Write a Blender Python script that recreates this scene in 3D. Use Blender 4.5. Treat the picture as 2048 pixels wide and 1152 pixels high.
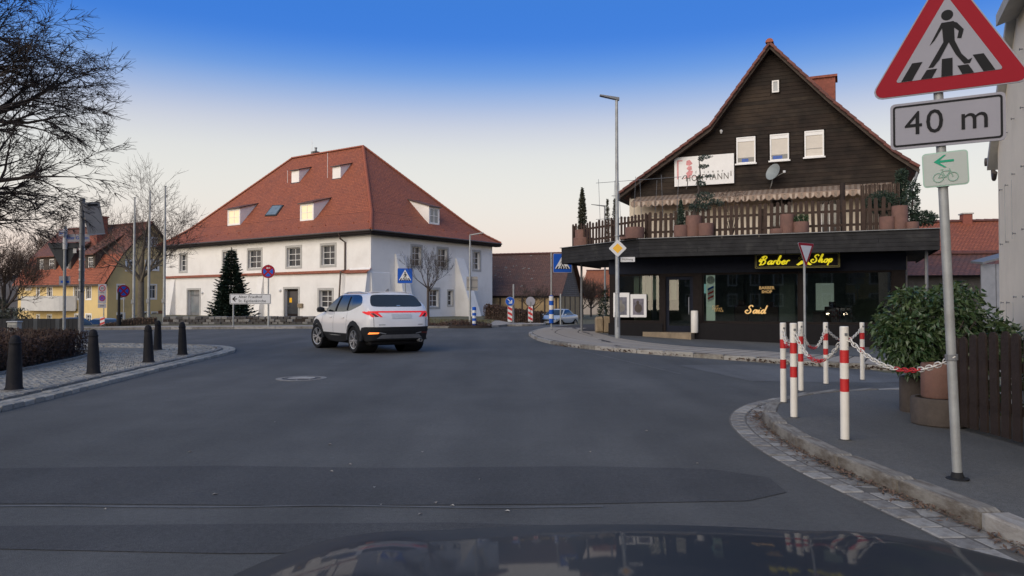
import bpy, bmesh, math, random
from math import sin, cos, tan, pi, radians as R, sqrt, atan2, hypot
from mathutils import Vector as V, Matrix as M, noise as mnoise
from mathutils.bvhtree import BVHTree
random.seed(7)
for o in list(bpy.data.objects): bpy.data.objects.remove(o)
SC = bpy.context.scene
COL = SC.collection

# ------------------------------------------------------------------ camera
CAMZ, FOC = 1.35, 1500.0            # metres; focal length in photo pixels (2048 wide)
PITCH = math.atan(29.0 / FOC)
cam = bpy.data.objects.new('camera', bpy.data.cameras.new('camera')); COL.objects.link(cam)
cam.location = (0, 0, CAMZ); cam.rotation_euler = (pi / 2 + PITCH, 0, 0)
cam.data.sensor_width = 36; cam.data.lens = FOC / 2048 * 36
cam.data.clip_start = 0.05; cam.data.clip_end = 3000
SC.camera = cam

# ------------------------------------------------------------------ sky, sun, exposure
SUN_EL, SUN_AZ = R(22), atan2(-.60, -.80)     # low sun behind the camera, to its left
W = bpy.data.worlds.new('World'); SC.world = W; W.use_nodes = True
wn, wl = W.node_tree.nodes, W.node_tree.links
for n in list(wn): wn.remove(n)
wo = wn.new('ShaderNodeOutputWorld'); bg = wn.new('ShaderNodeBackground'); wl.new(bg.outputs[0], wo.inputs[0])
sky = wn.new('ShaderNodeTexSky'); sky.sky_type = 'NISHITA'; sky.sun_disc = False
sky.sun_elevation = SUN_EL; sky.sun_rotation = SUN_AZ; sky.air_density = 1.0; sky.dust_density = 1.5
tc = wn.new('ShaderNodeTexCoord'); sp = wn.new('ShaderNodeSeparateXYZ'); wl.new(tc.outputs['Generated'], sp.inputs[0])
rp = wn.new('ShaderNodeValToRGB'); wl.new(sp.outputs['Z'], rp.inputs[0])
stops = [(0.0, (.88, .62, .52)), (.045, (.91, .705, .61)), (.085, (.92, .80, .72)), (.135, (.90, .86, .79)),
         (.19, (.83, .83, .79)), (.225, (.66, .68, .77)), (.255, (.42, .53, .78)), (.29, (.13, .34, .80)), (.335, (.014, .175, .76)),
         (.45, (.05, .22, .66)), (1.0, (.27, .37, .54))]
cr = rp.color_ramp; cr.interpolation = 'B_SPLINE'
while len(cr.elements) < len(stops): cr.elements.new(.5)
for e, (p, c) in zip(cr.elements, stops): e.position = p; e.color = (*c, 1)
sc1 = wn.new('ShaderNodeVectorMath'); sc1.operation = 'SCALE'; sc1.inputs['Scale'].default_value = 6.2
wl.new(rp.outputs[0], sc1.inputs[0])
sc2 = wn.new('ShaderNodeVectorMath'); sc2.operation = 'SCALE'; sc2.inputs['Scale'].default_value = .10
wl.new(sky.outputs[0], sc2.inputs[0])
ad = wn.new('ShaderNodeVectorMath'); ad.operation = 'ADD'
wl.new(sc1.outputs[0], ad.inputs[0]); wl.new(sc2.outputs[0], ad.inputs[1]); wl.new(ad.outputs[0], bg.inputs[0])
bg.inputs['Strength'].default_value = .10
sl = bpy.data.lights.new('sun', 'SUN'); so = bpy.data.objects.new('sun', sl); COL.objects.link(so)
sl.energy = 2.3; sl.angle = R(66); sl.color = (1.0, .87, .70)
so.rotation_euler = V((cos(SUN_EL) * sin(SUN_AZ), cos(SUN_EL) * cos(SUN_AZ), sin(SUN_EL))).to_track_quat('Z', 'Y').to_euler()
so.location = (-30, -30, 20)
SC.view_settings.view_transform = 'Standard'; SC.view_settings.look = 'None'
SC.view_settings.exposure = 0.5; SC.view_settings.gamma = 1.0
SC.cycles.max_bounces = 6; SC.cycles.transparent_max_bounces = 12

# ------------------------------------------------------------------ layout helpers
def ss(t): t = min(1, max(0, t)); return t * t * (3 - 2 * t)
def G(x, y):                                           # lie of the land
    z = -.03 * min(15, max(0, x - 3)) if x > 3.0 else 0
    z -= 1.1 * ss((-x - .49 * y) / 4) * ss((y - 38) / 8)
    z -= .55 * ss((x + 2) / 4) * ss((y - 45) / 12) * ss((26 - x) / 10)
    return z
def ray(px, py):
    d = V(((px - 1024) / FOC, 1, -(py - 576) / FOC))
    return V((d.x, d.y * cos(PITCH) - d.z * sin(PITCH), d.y * sin(PITCH) + d.z * cos(PITCH)))
CP = V((0, 0, CAMZ))
def at(px, py, Y): d = ray(px, py); return CP + d * (Y / d.y)
def gp(px, py, z=0.0): d = ray(px, py); return CP + d * ((z - CAMZ) / d.z)
def frame(ox, oy, ex, oz=0):                          # x along ex (right), y away from the viewer, z up
    e = V((ex[0], ex[1], 0)).normalized(); n = V((-e.y, e.x, 0))
    m = M.Identity(4)
    for i in range(3): m[i][0] = e[i]; m[i][1] = n[i]; m[i][2] = (0, 0, 1)[i]
    m[0][3], m[1][3], m[2][3] = ox, oy, oz
    return m
def hit(px, py, F, p=(0, 0, 0), n=(0, 1, 0)):           # pixel ray against a plane given in frame F -> frame coords
    I = F.inverted(); o = I @ CP; d = I.to_3x3() @ ray(px, py); n = V(n)
    return o + d * ((V(p) - o).dot(n) / d.dot(n))

# ------------------------------------------------------------------ mesh builder
class MB:
    def __init__(s, xf=None): s.v = []; s.f = []; s.m = []; s.uv = []; s.xf = xf
    def add(s, vs, fs, mi=0, uvs=None):
        o = len(s.v)
        for p in vs: p = V(p); s.v.append(s.xf @ p if s.xf else p)
        for k, f in enumerate(fs):
            s.f.append([o + i for i in f]); s.m.append(mi); s.uv.append(uvs[k] if uvs else None)
        return s
    def box(s, x0, x1, y0, y1, z0, z1, mi=0, c=0):
        if c <= 0:
            return s.add([(x, y, z) for z in (z0, z1) for y in (y0, y1) for x in (x0, x1)],
                         [(0, 2, 3, 1), (4, 5, 7, 6), (0, 1, 5, 4), (2, 6, 7, 3), (0, 4, 6, 2), (1, 3, 7, 5)], mi)
        vs = []; 
        for z, q in ((z0, c), (z0 + c, 0), (z1 - c, 0), (z1, c)):
            vs += [(x0 + c, y0 + q, z), (x1 - c, y0 + q, z), (x1 - q, y0 + c, z), (x1 - q, y1 - c, z), (x1 - c, y1 - q, z), (x0 + c, y1 - q, z), (x0 + q, y1 - c, z), (x0 + q, y0 + c, z)]
        fs = [tuple(range(7, -1, -1)), tuple(range(24, 32))]
        for k in range(3):
            for i in range(8): j = (i + 1) % 8; fs.append((k * 8 + i, k * 8 + j, k * 8 + 8 + j, k * 8 + 8 + i))
        return s.add(vs, fs, mi)
    def bar(s, p, q, w, h, mi=0, up=(0, 0, 1)):
        p, q = V(p), V(q); d = (q - p).normalized(); r = d.cross(V(up))
        if r.length < 1e-5: r = d.cross(V((0, 1, 0)))
        r.normalize(); u = r.cross(d); vs = []
        for c in (p, q):
            for a, b in ((-1, -1), (1, -1), (1, 1), (-1, 1)): vs.append(c + r * (a * w / 2) + u * (b * h / 2))
        return s.add(vs, [(0, 1, 2, 3), (7, 6, 5, 4), (0, 4, 5, 1), (1, 5, 6, 2), (2, 6, 7, 3), (3, 7, 4, 0)], mi)
    def tube(s, pts, rad, n=8, mi=0, cap=True):
        pts = [V(p) for p in pts]
        if not hasattr(rad, '__len__'): rad = [rad] * len(pts)
        vs = []; fs = []; r = None
        for i, p in enumerate(pts):
            d = (pts[min(i + 1, len(pts) - 1)] - pts[max(i - 1, 0)]); d = d.normalized() if d.length > 1e-9 else V((0, 0, 1))
            if r is None: r = d.cross(V((0, 0, 1)) if abs(d.z) < .9 else V((1, 0, 0)))
            else: r = r - d * r.dot(d)
            r.normalize(); u = d.cross(r)
            for k in range(n): a = 2 * pi * k / n; vs.append(p + (r * cos(a) + u * sin(a)) * rad[i])
        for i in range(len(pts) - 1):
            for k in range(n): j = (k + 1) % n; fs.append((i * n + k, i * n + j, i * n + n + j, i * n + n + k))
        if cap: fs.append(tuple(range(n - 1, -1, -1))); fs.append(tuple(range((len(pts) - 1) * n, len(pts) * n)))
        return s.add(vs, fs, mi)
    def lathe(s, prof, n=16, c=(0, 0, 0), mi=0, cap=True, rf=None):
        vs = []; fs = []
        for r, z in prof:
            for k in range(n): a = 2 * pi * k / n; q = r * (rf(a) if rf else 1); vs.append((c[0] + q * cos(a), c[1] + q * sin(a), c[2] + z))
        for i in range(len(prof) - 1):
            for k in range(n): j = (k + 1) % n; fs.append((i * n + k, i * n + j, i * n + n + j, i * n + n + k))
        if cap: fs.append(tuple(range(n - 1, -1, -1))); fs.append(tuple(range((len(prof) - 1) * n, len(prof) * n)))
        return s.add(vs, fs, mi)
    def plate(s, poly, y0, y1, mi=0):                # polygon in (x,z), extruded in y; front at y0 faces the viewer (-y)
        n = len(poly); a = sum(poly[i][0] * poly[(i + 1) % n][1] - poly[(i + 1) % n][0] * poly[i][1] for i in range(n))
        if a < 0: poly = poly[::-1]
        vs = [(x, y0, z) for x, z in poly] + [(x, y1, z) for x, z in poly]
        fs = [tuple(range(n)), tuple(range(2 * n - 1, n - 1, -1))] + [(i, n + i, n + (i + 1) % n, (i + 1) % n) for i in range(n)]
        return s.add(vs, fs, mi)
    def slope(s, pts, mi=0):                           # face with metric uv: u along the eave, v up the slope
        P = [V(p) for p in pts]; n = V((0, 0, 0))
        for i in range(len(P)): n += (P[i] - P[0]).cross(P[(i + 1) % len(P)] - P[0])
        n.normalize()
        if n.z < 0: P.reverse(); n = -n
        e = V((0, 0, 1)).cross(n); e = e.normalized() if e.length > 1e-4 else V((1, 0, 0)); w = n.cross(e)
        return s.add(P, [tuple(range(len(P)))], mi, [[(p.dot(e), p.dot(w)) for p in P]])
    def mesh(s, name, mats, smooth=False):
        me = bpy.data.meshes.new(name); me.from_pydata(s.v, [], s.f)
        for m in (mats if isinstance(mats, (list, tuple)) else [mats]): me.materials.append(m)
        if any(s.m): me.polygons.foreach_set('material_index', s.m)
        if any(u for u in s.uv):
            L = me.uv_layers.new(name='UVMap').data; k = 0
            for f, u in zip(s.f, s.uv):
                for i in range(len(f)):
                    if u: L[k].uv = u[i]
                    k += 1
        if smooth:
            me.polygons.foreach_set('use_smooth', [True] * len(me.polygons))
            if smooth != 'all': me.set_sharp_from_angle(angle=R(smooth if smooth is not True else 40))
        me.update(); return me
    def build(s, name, mats, parent=None, smooth=False):
        return ob(name, s.mesh(name, mats, smooth), parent)
def ob(name, me, parent=None, loc=None, rot=None, scale=None):
    o = bpy.data.objects.new(name, me); COL.objects.link(o)
    if parent: o.parent = parent
    if loc is not None: o.location = loc
    if rot is not None: o.rotation_euler = rot
    if scale is not None: o.scale = scale
    return o
def tag(o, label=None, cat=None, group=None, kind=None):
    for k, v in (('label', label), ('category', cat), ('group', group), ('kind', kind)):
        if v: o[k] = v
    return o
def thing(name, label, cat, loc=(0, 0, 0), rz=0, group=None):
    o = ob(name, None, None, loc, (0, 0, rz)); o.empty_display_size = .2
    return tag(o, label, cat, group)
def copy_tree(o, parent=None):
    c = o.copy(); COL.objects.link(c); c.parent = parent
    for ch in list(o.children): copy_tree(ch, c)
    return c
def wall_holes(mb, x0, x1, z0, z1, holes, depth=.3, y=0, mi=0, mir=None):
    """flat wall at y with rectangular openings and reveals going inward"""
    xs = sorted({x0, x1, *[h[0] for h in holes], *[h[1] for h in holes]}); zs = sorted({z0, z1, *[h[2] for h in holes], *[h[3] for h in holes]})
    for i in range(len(xs) - 1):
        for k in range(len(zs) - 1):
            cx, cz = (xs[i] + xs[i + 1]) / 2, (zs[k] + zs[k + 1]) / 2
            if any(h[0] < cx < h[1] and h[2] < cz < h[3] for h in holes): continue
            mb.add([(xs[i], y, zs[k]), (xs[i + 1], y, zs[k]), (xs[i + 1], y, zs[k + 1]), (xs[i], y, zs[k + 1])], [(0, 1, 2, 3)], mi)
    for a, b, c, d in holes:
        q = mi if mir is None else mir
        mb.add([(a, y, c), (b, y, c), (b, y, d), (a, y, d), (a, y + depth, c), (b, y + depth, c), (b, y + depth, d), (a, y + depth, d)],
               [(0, 4, 5, 1), (1, 5, 6, 2), (2, 6, 7, 3), (3, 7, 4, 0)], q)

# ------------------------------------------------------------------ materials
MAT = {}
def nodes(name):
    m = bpy.data.materials.new(name); m.use_nodes = True; MAT[name] = m
    nt = m.node_tree; b = nt.nodes['Principled BSDF']; return m, nt.nodes, nt.links, b
def pm(name, col, rough=.6, var=.18, scale=3.0, bump=.15, bscale=60, metal=0, coat=0, spec=.5, dirt=None, dscale=1.2, coord='Object', dmin=.45, dmax=.7):
    m, N, L, b = nodes(name)
    t = N.new('ShaderNodeTexCoord'); n1 = N.new('ShaderNodeTexNoise'); n1.inputs['Scale'].default_value = scale; n1.inputs['Detail'].default_value = 8; n1.inputs['Roughness'].default_value = .65
    L.new(t.outputs[coord], n1.inputs['Vector'])
    r = N.new('ShaderNodeMapRange'); L.new(n1.outputs['Fac'], r.inputs['Value']); r.inputs['From Min'].default_value = .3; r.inputs['From Max'].default_value = .7
    r.inputs['To Min'].default_value = 1 - var; r.inputs['To Max'].default_value = 1 + var
    mx = N.new('ShaderNodeVectorMath'); mx.operation = 'SCALE'; mx.inputs[0].default_value = col; L.new(r.outputs[0], mx.inputs['Scale'])
    out = mx.outputs[0]
    if dirt:
        n2 = N.new('ShaderNodeTexNoise'); n2.inputs['Scale'].default_value = dscale; n2.inputs['Detail'].default_value = 10; n2.inputs['Roughness'].default_value = .7
        L.new(t.outputs[coord], n2.inputs['Vector'])
        q = N.new('ShaderNodeMapRange'); L.new(n2.outputs['Fac'], q.inputs['Value']); q.inputs['From Min'].default_value = dmin; q.inputs['From Max'].default_value = dmax
        mm = N.new('ShaderNodeMix'); mm.data_type = 'RGBA'; L.new(q.outputs[0], mm.inputs['Factor']); L.new(out, mm.inputs['A']); mm.inputs['B'].default_value = (*dirt, 1); out = mm.outputs['Result']
    L.new(out, b.inputs['Base Color']); b.inputs['Roughness'].default_value = rough; b.inputs['Metallic'].default_value = metal
    b.inputs['Coat Weight'].default_value = coat; b.inputs['Coat Roughness'].default_value = .04; b.inputs['Specular IOR Level'].default_value = spec
    if bump:
        n3 = N.new('ShaderNodeTexNoise'); n3.inputs['Scale'].default_value = bscale; n3.inputs['Detail'].default_value = 6; L.new(t.outputs[coord], n3.inputs['Vector'])
        bu = N.new('ShaderNodeBump'); bu.inputs['Strength'].default_value = bump; bu.inputs['Distance'].default_value = .02; L.new(n3.outputs['Fac'], bu.inputs['Height']); L.new(bu.outputs[0], b.inputs['Normal'])
    return m
def glassmat(name, tint=(.5, .55, .55), ior=1.5, gloss=1.0):
    m, N, L, b = nodes(name); N.remove(b)
    o = N['Material Output']; tr = N.new('ShaderNodeBsdfTransparent'); tr.inputs[0].default_value = (*tint, 1)
    g = N.new('ShaderNodeBsdfGlossy'); g.inputs['Roughness'].default_value = .01; g.inputs[0].default_value = (gloss, gloss, gloss, 1)
    f = N.new('ShaderNodeFresnel'); f.inputs[0].default_value = ior; x = N.new('ShaderNodeMixShader')
    L.new(f.outputs[0], x.inputs[0]); L.new(tr.outputs[0], x.inputs[1]); L.new(g.outputs[0], x.inputs[2]); L.new(x.outputs[0], o.inputs[0])
    return m
def emat(name, col, s):
    m, N, L, b = nodes(name); b.inputs['Base Color'].default_value = (*col, 1); b.inputs['Emission Color'].default_value = (*col, 1); b.inputs['Emission Strength'].default_value = s
    return m
def tilemat(name, c1, c2, w=.21, h=.21, dirt=(.06, .05, .04), dmin=.52, dmax=.75, dscale=.6, bump=1.0):
    m, N, L, b = nodes(name); uv = N.new('ShaderNodeUVMap'); tx = N.new('ShaderNodeTexBrick')
    tx.offset = .5; tx.inputs['Scale'].default_value = 1; tx.inputs['Brick Width'].default_value = w; tx.inputs['Row Height'].default_value = h
    tx.inputs['Mortar Size'].default_value = .02; tx.inputs['Mortar Smooth'].default_value = .6; tx.inputs['Color1'].default_value = (*c1, 1); tx.inputs['Color2'].default_value = (*c2, 1); tx.inputs['Mortar'].default_value = tuple(.35 * c for c in c1) + (1,)
    L.new(uv.outputs[0], tx.inputs['Vector'])
    n = N.new('ShaderNodeTexNoise'); n.inputs['Scale'].default_value = dscale; n.inputs['Detail'].default_value = 9; n.inputs['Roughness'].default_value = .7; L.new(uv.outputs[0], n.inputs['Vector'])
    q = N.new('ShaderNodeMapRange'); q.inputs['From Min'].default_value = dmin; q.inputs['From Max'].default_value = dmax; L.new(n.outputs['Fac'], q.inputs['Value'])
    mm = N.new('ShaderNodeMix'); mm.data_type = 'RGBA'; L.new(q.outputs[0], mm.inputs['Factor']); L.new(tx.outputs['Color'], mm.inputs['A']); mm.inputs['B'].default_value = (*dirt, 1)
    n4 = N.new('ShaderNodeTexNoise'); n4.inputs['Scale'].default_value = 7; n4.inputs['Detail'].default_value = 6; L.new(uv.outputs[0], n4.inputs['Vector'])
    r4 = N.new('ShaderNodeMapRange'); r4.inputs['From Min'].default_value = .3; r4.inputs['From Max'].default_value = .7; r4.inputs['To Min'].default_value = .72; r4.inputs['To Max'].default_value = 1.22; L.new(n4.outputs['Fac'], r4.inputs['Value'])
    vs = N.new('ShaderNodeVectorMath'); vs.operation = 'SCALE'; L.new(mm.outputs['Result'], vs.inputs[0]); L.new(r4.outputs[0], vs.inputs['Scale'])
    L.new(vs.outputs[0], b.inputs['Base Color']); b.inputs['Roughness'].default_value = .75
    # saw-tooth up the slope: each course laps over the one below
    sx = N.new('ShaderNodeSeparateXYZ'); L.new(uv.outputs[0], sx.inputs[0]); d = N.new('ShaderNodeMath'); d.operation = 'DIVIDE'; d.inputs[1].default_value = h; L.new(sx.outputs['Y'], d.inputs[0])
    fr = N.new('ShaderNodeMath'); fr.operation = 'FRACT'; L.new(d.outputs[0], fr.inputs[0]); iv = N.new('ShaderNodeMath'); iv.operation = 'SUBTRACT'; iv.inputs[0].default_value = 1; L.new(fr.outputs[0], iv.inputs[1])
    ml = N.new('ShaderNodeMath'); ml.operation = 'SUBTRACT'; L.new(iv.outputs[0], ml.inputs[0]); L.new(tx.outputs['Fac'], ml.inputs[1])
    bu = N.new('ShaderNodeBump'); bu.inputs['Strength'].default_value = bump; bu.inputs['Distance'].default_value = .03; L.new(ml.outputs[0], bu.inputs['Height']); L.new(bu.outputs[0], b.inputs['Normal'])
    return m
def leafmat(name, c1, c2, rough=.45):
    m, N, L, b = nodes(name); g = N.new('ShaderNodeNewGeometry'); cr = N.new('ShaderNodeMix'); cr.data_type = 'RGBA'
    cr.inputs['A'].default_value = (*c1, 1); cr.inputs['B'].default_value = (*c2, 1); L.new(g.outputs['Random Per Island'], cr.inputs['Factor']); L.new(cr.outputs['Result'], b.inputs['Base Color']); b.inputs['Roughness'].default_value = rough
    return m

def asphaltmat(name, base, big=.16, fine=.45):
    m, N, L, b = nodes(name); t = N.new('ShaderNodeTexCoord'); tot = None
    for sc_, det, lo, hi, amt in ((.22, 6, .35, .65, big), (1.7, 6, .3, .7, big * .6), (26, 3, .3, .7, fine * .3), (170, 2, .3, .7, fine)):
        n = N.new('ShaderNodeTexNoise'); n.inputs['Scale'].default_value = sc_; n.inputs['Detail'].default_value = det; n.inputs['Roughness'].default_value = .62; L.new(t.outputs['Object'], n.inputs['Vector'])
        r = N.new('ShaderNodeMapRange'); r.inputs['From Min'].default_value = lo; r.inputs['From Max'].default_value = hi; r.inputs['To Min'].default_value = 1 - amt; r.inputs['To Max'].default_value = 1 + amt; L.new(n.outputs['Fac'], r.inputs['Value'])
        if tot is None: tot = r.outputs[0]
        else: x = N.new('ShaderNodeMath'); x.operation = 'MULTIPLY'; L.new(tot, x.inputs[0]); L.new(r.outputs[0], x.inputs[1]); tot = x.outputs[0]
        last = n
    # streaks along the driving line
    mp = N.new('ShaderNodeMapping'); mp.inputs['Scale'].default_value = (1.1, .10, 1); mp.inputs['Rotation'].default_value = (0, 0, .12); L.new(t.outputs['Object'], mp.inputs[0]); n = N.new('ShaderNodeTexNoise'); n.inputs['Scale'].default_value = 1; n.inputs['Detail'].default_value = 5; L.new(mp.outputs[0], n.inputs['Vector'])
    r = N.new('ShaderNodeMapRange'); r.inputs['From Min'].default_value = .35; r.inputs['From Max'].default_value = .65; r.inputs['To Min'].default_value = 1 - big * .8; r.inputs['To Max'].default_value = 1 + big * .8; L.new(n.outputs['Fac'], r.inputs['Value']); x = N.new('ShaderNodeMath'); x.operation = 'MULTIPLY'; L.new(tot, x.inputs[0]); L.new(r.outputs[0], x.inputs[1])
    v = N.new('ShaderNodeVectorMath'); v.operation = 'SCALE'; v.inputs[0].default_value = base; L.new(x.outputs[0], v.inputs['Scale']); L.new(v.outputs[0], b.inputs['Base Color']); b.inputs['Roughness'].default_value = .85; b.inputs['Specular IOR Level'].default_value = .35
    bu = N.new('ShaderNodeBump'); bu.inputs['Strength'].default_value = .5; bu.inputs['Distance'].default_value = .01; L.new(last.outputs['Fac'], bu.inputs['Height']); L.new(bu.outputs[0], b.inputs['Normal']); return m
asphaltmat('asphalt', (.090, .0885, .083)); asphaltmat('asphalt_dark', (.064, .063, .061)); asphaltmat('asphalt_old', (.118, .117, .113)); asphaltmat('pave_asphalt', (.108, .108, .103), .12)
pm('crack_tar', (.03, .03, .03), .7, .2, 6, 0)
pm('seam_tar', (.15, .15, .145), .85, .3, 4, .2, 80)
pm('granite', (.31, .295, .265), .8, .22, 9, .35, 60, dirt=(.13, .11, .09), dscale=2.2, dmin=.5, dmax=.72)
pm('granite_b', (.225, .215, .195), .82, .25, 9, .35, 60, dirt=(.11, .095, .08), dscale=2.0)
pm('granite_c', (.35, .33, .295), .8, .2, 9, .35, 60, dirt=(.15, .12, .09), dscale=2.4)
pm('sett_a', (.35, .33, .285), .85, .2, 9, .35, 60, dirt=(.20, .18, .14), dscale=2.2)
pm('sett_b', (.29, .275, .24), .85, .22, 9, .35, 60, dirt=(.17, .15, .12), dscale=2.0)
pm('sett_c', (.39, .365, .315), .85, .2, 9, .35, 60, dirt=(.22, .19, .15), dscale=2.4)
pm('joint_sand', (.19, .175, .145), .95, .3, 12, .4, 60)
pm('kerb', (.24, .225, .195), .82, .25, 6, .3, 60, dirt=(.085, .065, .045), dscale=2.2, dmin=.42, dmax=.64, coord='Generated')
pm('joint_earth', (.12, .11, .095), .95, .3, 12, .4, 60)
pm('paver', (.34, .295, .24), .88, .14, 5, .25, 70, dirt=(.23, .205, .175), dscale=1.2)
pm('earth', (.10, .085, .06), .95, .3, 2, .5, 20)
pm('grass_ground', (.095, .09, .045), .95, .35, 3, .6, 30, dirt=(.13, .10, .06), dscale=1.5)
pm('litter', (.11, .065, .04), .95, .4, 20, .5, 40)
pm('plaster_white', (.76, .74, .70), .9, .05, .8, .12, 25, dirt=(.63, .60, .55), dscale=.45, dmin=.5, dmax=.8)
pm('plaster_cream', (.66, .58, .46), .9, .08, 1, .15, 30)
pm('plaster_right', (.82, .72, .56), .9, .08, .8, .2, 22, dirt=(.64, .55, .42), dscale=.5, dmin=.5, dmax=.8)
pm('plaster_yellow', (.66, .49, .22), .9, .09, .8, .15, 25, dirt=(.46, .35, .17), dscale=.4)
pm('stone_trim', (.40, .39, .365), .85, .12, 4, .2, 40)
pm('stone_wall', (.085, .078, .072), .9, .3, 5, .5, 12, dirt=(.05, .047, .043), dscale=2)
pm('ochre_stone', (.26, .20, .13), .9, .25, 3, .6, 14)
tilemat('tiles_red', (.40, .115, .05), (.31, .085, .04), dirt=(.21, .07, .04), dmin=.5, dmax=.8)
tilemat('tiles_brown', (.17, .085, .06), (.125, .065, .05), dirt=(.10, .075, .062), dscale=.9)
tilemat('tiles_orange', (.42, .14, .06), (.33, .11, .05), dirt=(.2, .08, .05))
tilemat('tiles_weathered', (.24, .085, .045), (.17, .065, .04), dirt=(.085, .055, .045), dmin=.45)
tilemat('tiles_hung', (.19, .16, .13), (.14, .115, .095), dirt=(.10, .09, .075))
pm('ridge_tile', (.30, .085, .042), .75, .25, 8, .2, 40)
pm('ridge_tile_dark', (.12, .045, .035), .78, .3, 8, .2, 40)
pm('tiles_weathered_plain', (.16, .06, .045), .8, .3, 8, .2, 40)
pm('copper_dark', (.085, .06, .05), .5, .2, 4, .1, 40, metal=.3)
pm('gutter', (.10, .085, .075), .5, .2, 4, .05, 40, metal=.4)
pm('zinc', (.38, .39, .40), .45, .12, 5, .08, 60, metal=.6)
pm('galv', (.34, .35, .34), .55, .14, 7, .08, 60, metal=.3, dirt=(.25, .25, .23), dscale=3)
pm('galv_dark', (.20, .205, .21), .55, .15, 7, .08, 60, metal=.4)
pm('white_paint', (.76, .75, .72), .45, .05, 3, .05, 50)
pm('post_white', (.74, .71, .64), .45, .07, 6, .06, 40, dirt=(.55, .50, .42), dscale=3, dmin=.5, dmax=.8)
pm('red_paint', (.50, .02, .02), .42, .12, 5, .05, 50)
pm('sign_white', (.62, .62, .61), .35, .03, 3, .0)
pm('sign_grey', (.29, .285, .315), .4, .04, 3, .0)
pm('sign_red', (.27, .010, .02), .35, .05, 3, .0)
pm('sign_blue', (.012, .085, .42), .35, .05, 3, .0)
pm('sign_yellow', (.80, .42, .015), .35, .05, 3, .0)
pm('sign_black', (.012, .012, .013), .4, .1, 3, .0)
pm('sign_pale', (.40, .44, .40), .6, .05, 3, 0)
pm('sign_green', (.02, .30, .17), .4, .1, 3, .0)
pm('sign_faint_green', (.30, .46, .37), .4, .1, 3, .0)
pm('sign_back', (.32, .30, .27), .5, .12, 3, .05, 40, metal=.3)
pm('sign_back_dark', (.055, .06, .065), .5, .15, 3, .05, 40, metal=.2)
pm('cast_iron', (.015, .0145, .016), .6, .25, 8, .25, 40, dirt=(.034, .027, .024), dscale=4, dmin=.52, dmax=.75)
pm('wood_gable', (.020, .0135, .010), .78, .5, 2.5, .3, 40, dirt=(.052, .036, .024), dscale=.7, dmin=.48, dmax=.75)
pm('wood_gable_b', (.022, .016, .012), .78, .45, 2.5, .3, 40, dirt=(.055, .04, .028), dscale=1.1, dmin=.48, dmax=.75)
pm('wood_fascia', (.024, .024, .025), .7, .35, 3, .3, 40, dirt=(.065, .064, .06), dscale=1.3, dmin=.55, dmax=.78)
pm('wood_fence', (.055, .035, .026), .8, .3, 6, .3, 40, dirt=(.033, .024, .02), dscale=2)
pm('wood_red', (.036, .026, .022), .75, .3, 6, .3, 40)
pm('wood_dark', (.014, .010, .009), .6, .3, 6, .2, 40)
pm('timber', (.06, .045, .035), .85, .3, 5, .3, 40)
pm('navy', (.010, .013, .024), .5, .2, 4, .05, 40)
pm('base_tile', (.010, .009, .010), .35, .2, 6, .1, 40)
pm('terracotta', (.175, .092, .07), .85, .18, 6, .25, 50, dirt=(.12, .07, .056), dscale=2)
pm('concrete_ring', (.075, .06, .05), .9, .25, 6, .3, 40)
pm('soil', (.035, .026, .02), .95, .3, 12, .4, 40)
pm('bark', (.062, .048, .04), .9, .3, 10, .4, 40)
pm('bark_pale', (.12, .10, .075), .9, .3, 8, .4, 40)
pm('twig', (.045, .034, .028), .9, .25, 10, .0)
pm('twig_brown', (.075, .050, .036), .9, .3, 10, .0)
pm('rubber', (.012, .012, .013), .75, .2, 12, .2, 60)
pm('black_plastic', (.020, .021, .023), .55, .15, 8, .1, 60)
pm('alloy', (.50, .51, .52), .3, .05, 6, .0, metal=.8)
pm('car_white', (.74, .73, .72), .3, .015, 3, .0, coat=.7)
pm('car_silver', (.46, .48, .49), .3, .03, 3, .0, metal=.15, coat=.4)
pm('car_blue', (.015, .022, .045), .3, .05, 3, .0, coat=.7)
pm('car_grey', (.42, .44, .42), .3, .03, 3, .0, metal=.3, coat=.6)
pm('car_hood', (.018, .020, .021), .5, .05, 2, .0, coat=.24, spec=.12)
pm('car_glass', (.010, .012, .014), .06, .1, 3, .0, spec=.8)
pm('chrome', (.6, .6, .6), .15, .0, 3, .0, metal=1)
pm('plate_grey', (.55, .56, .57), .6, .1, 30, .0)
emat('tail_red', (.55, .010, .010), .5); emat('tail_dark', (.10, .006, .006), .0); emat('indicator', (1.0, .25, .05), 1.1); emat('headlight', (1.0, .80, .55), 30.0)
glassmat('shop_glass', (.62, .67, .65)); glassmat('clear_glass', (.8, .82, .82))
pm('pane_dark', (.035, .038, .042), .08, .25, 1.2, .0, spec=.7)
pm('pane_sky', (.18, .20, .21), .06, .2, 1.2, .0, spec=.8)
pm('blind', (.62, .57, .49), .7, .06, 4, .05, 40)
emat('pane_lit', (.80, .66, .42), .25)  # faint emission stands in for sunset glow reflected in the dormer panes
pm('interior_dark', (.22, .24, .23), .8, .3, 2, .1, 30)
pm('interior_floor', (.06, .055, .05), .5, .3, 2, .1, 30)
pm('interior_panel', (.12, .13, .125), .6, .2, 2, .05, 30)
pm('interior_red', (.045, .012, .012), .5, .2, 2, .05, 30)
emat('tube_light', (1, .97, .9), 9.0); emat('lit_panel', (.70, .76, .66), .22); emat('lit_teal', (.35, .62, .62), .5)
pm('curtain', (.42, .44, .36), .8, .1, 3, .05, 30)
emat('neon_yellow', (.90, .76, .03), .38); pm('neon_yellow_dim', (.42, .36, .08), .5, .15, 5, 0); pm('gold', (.65, .42, .14), .4, .1, 5, 0); emat('gold_lit', (.75, .48, .18), .25)
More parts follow.
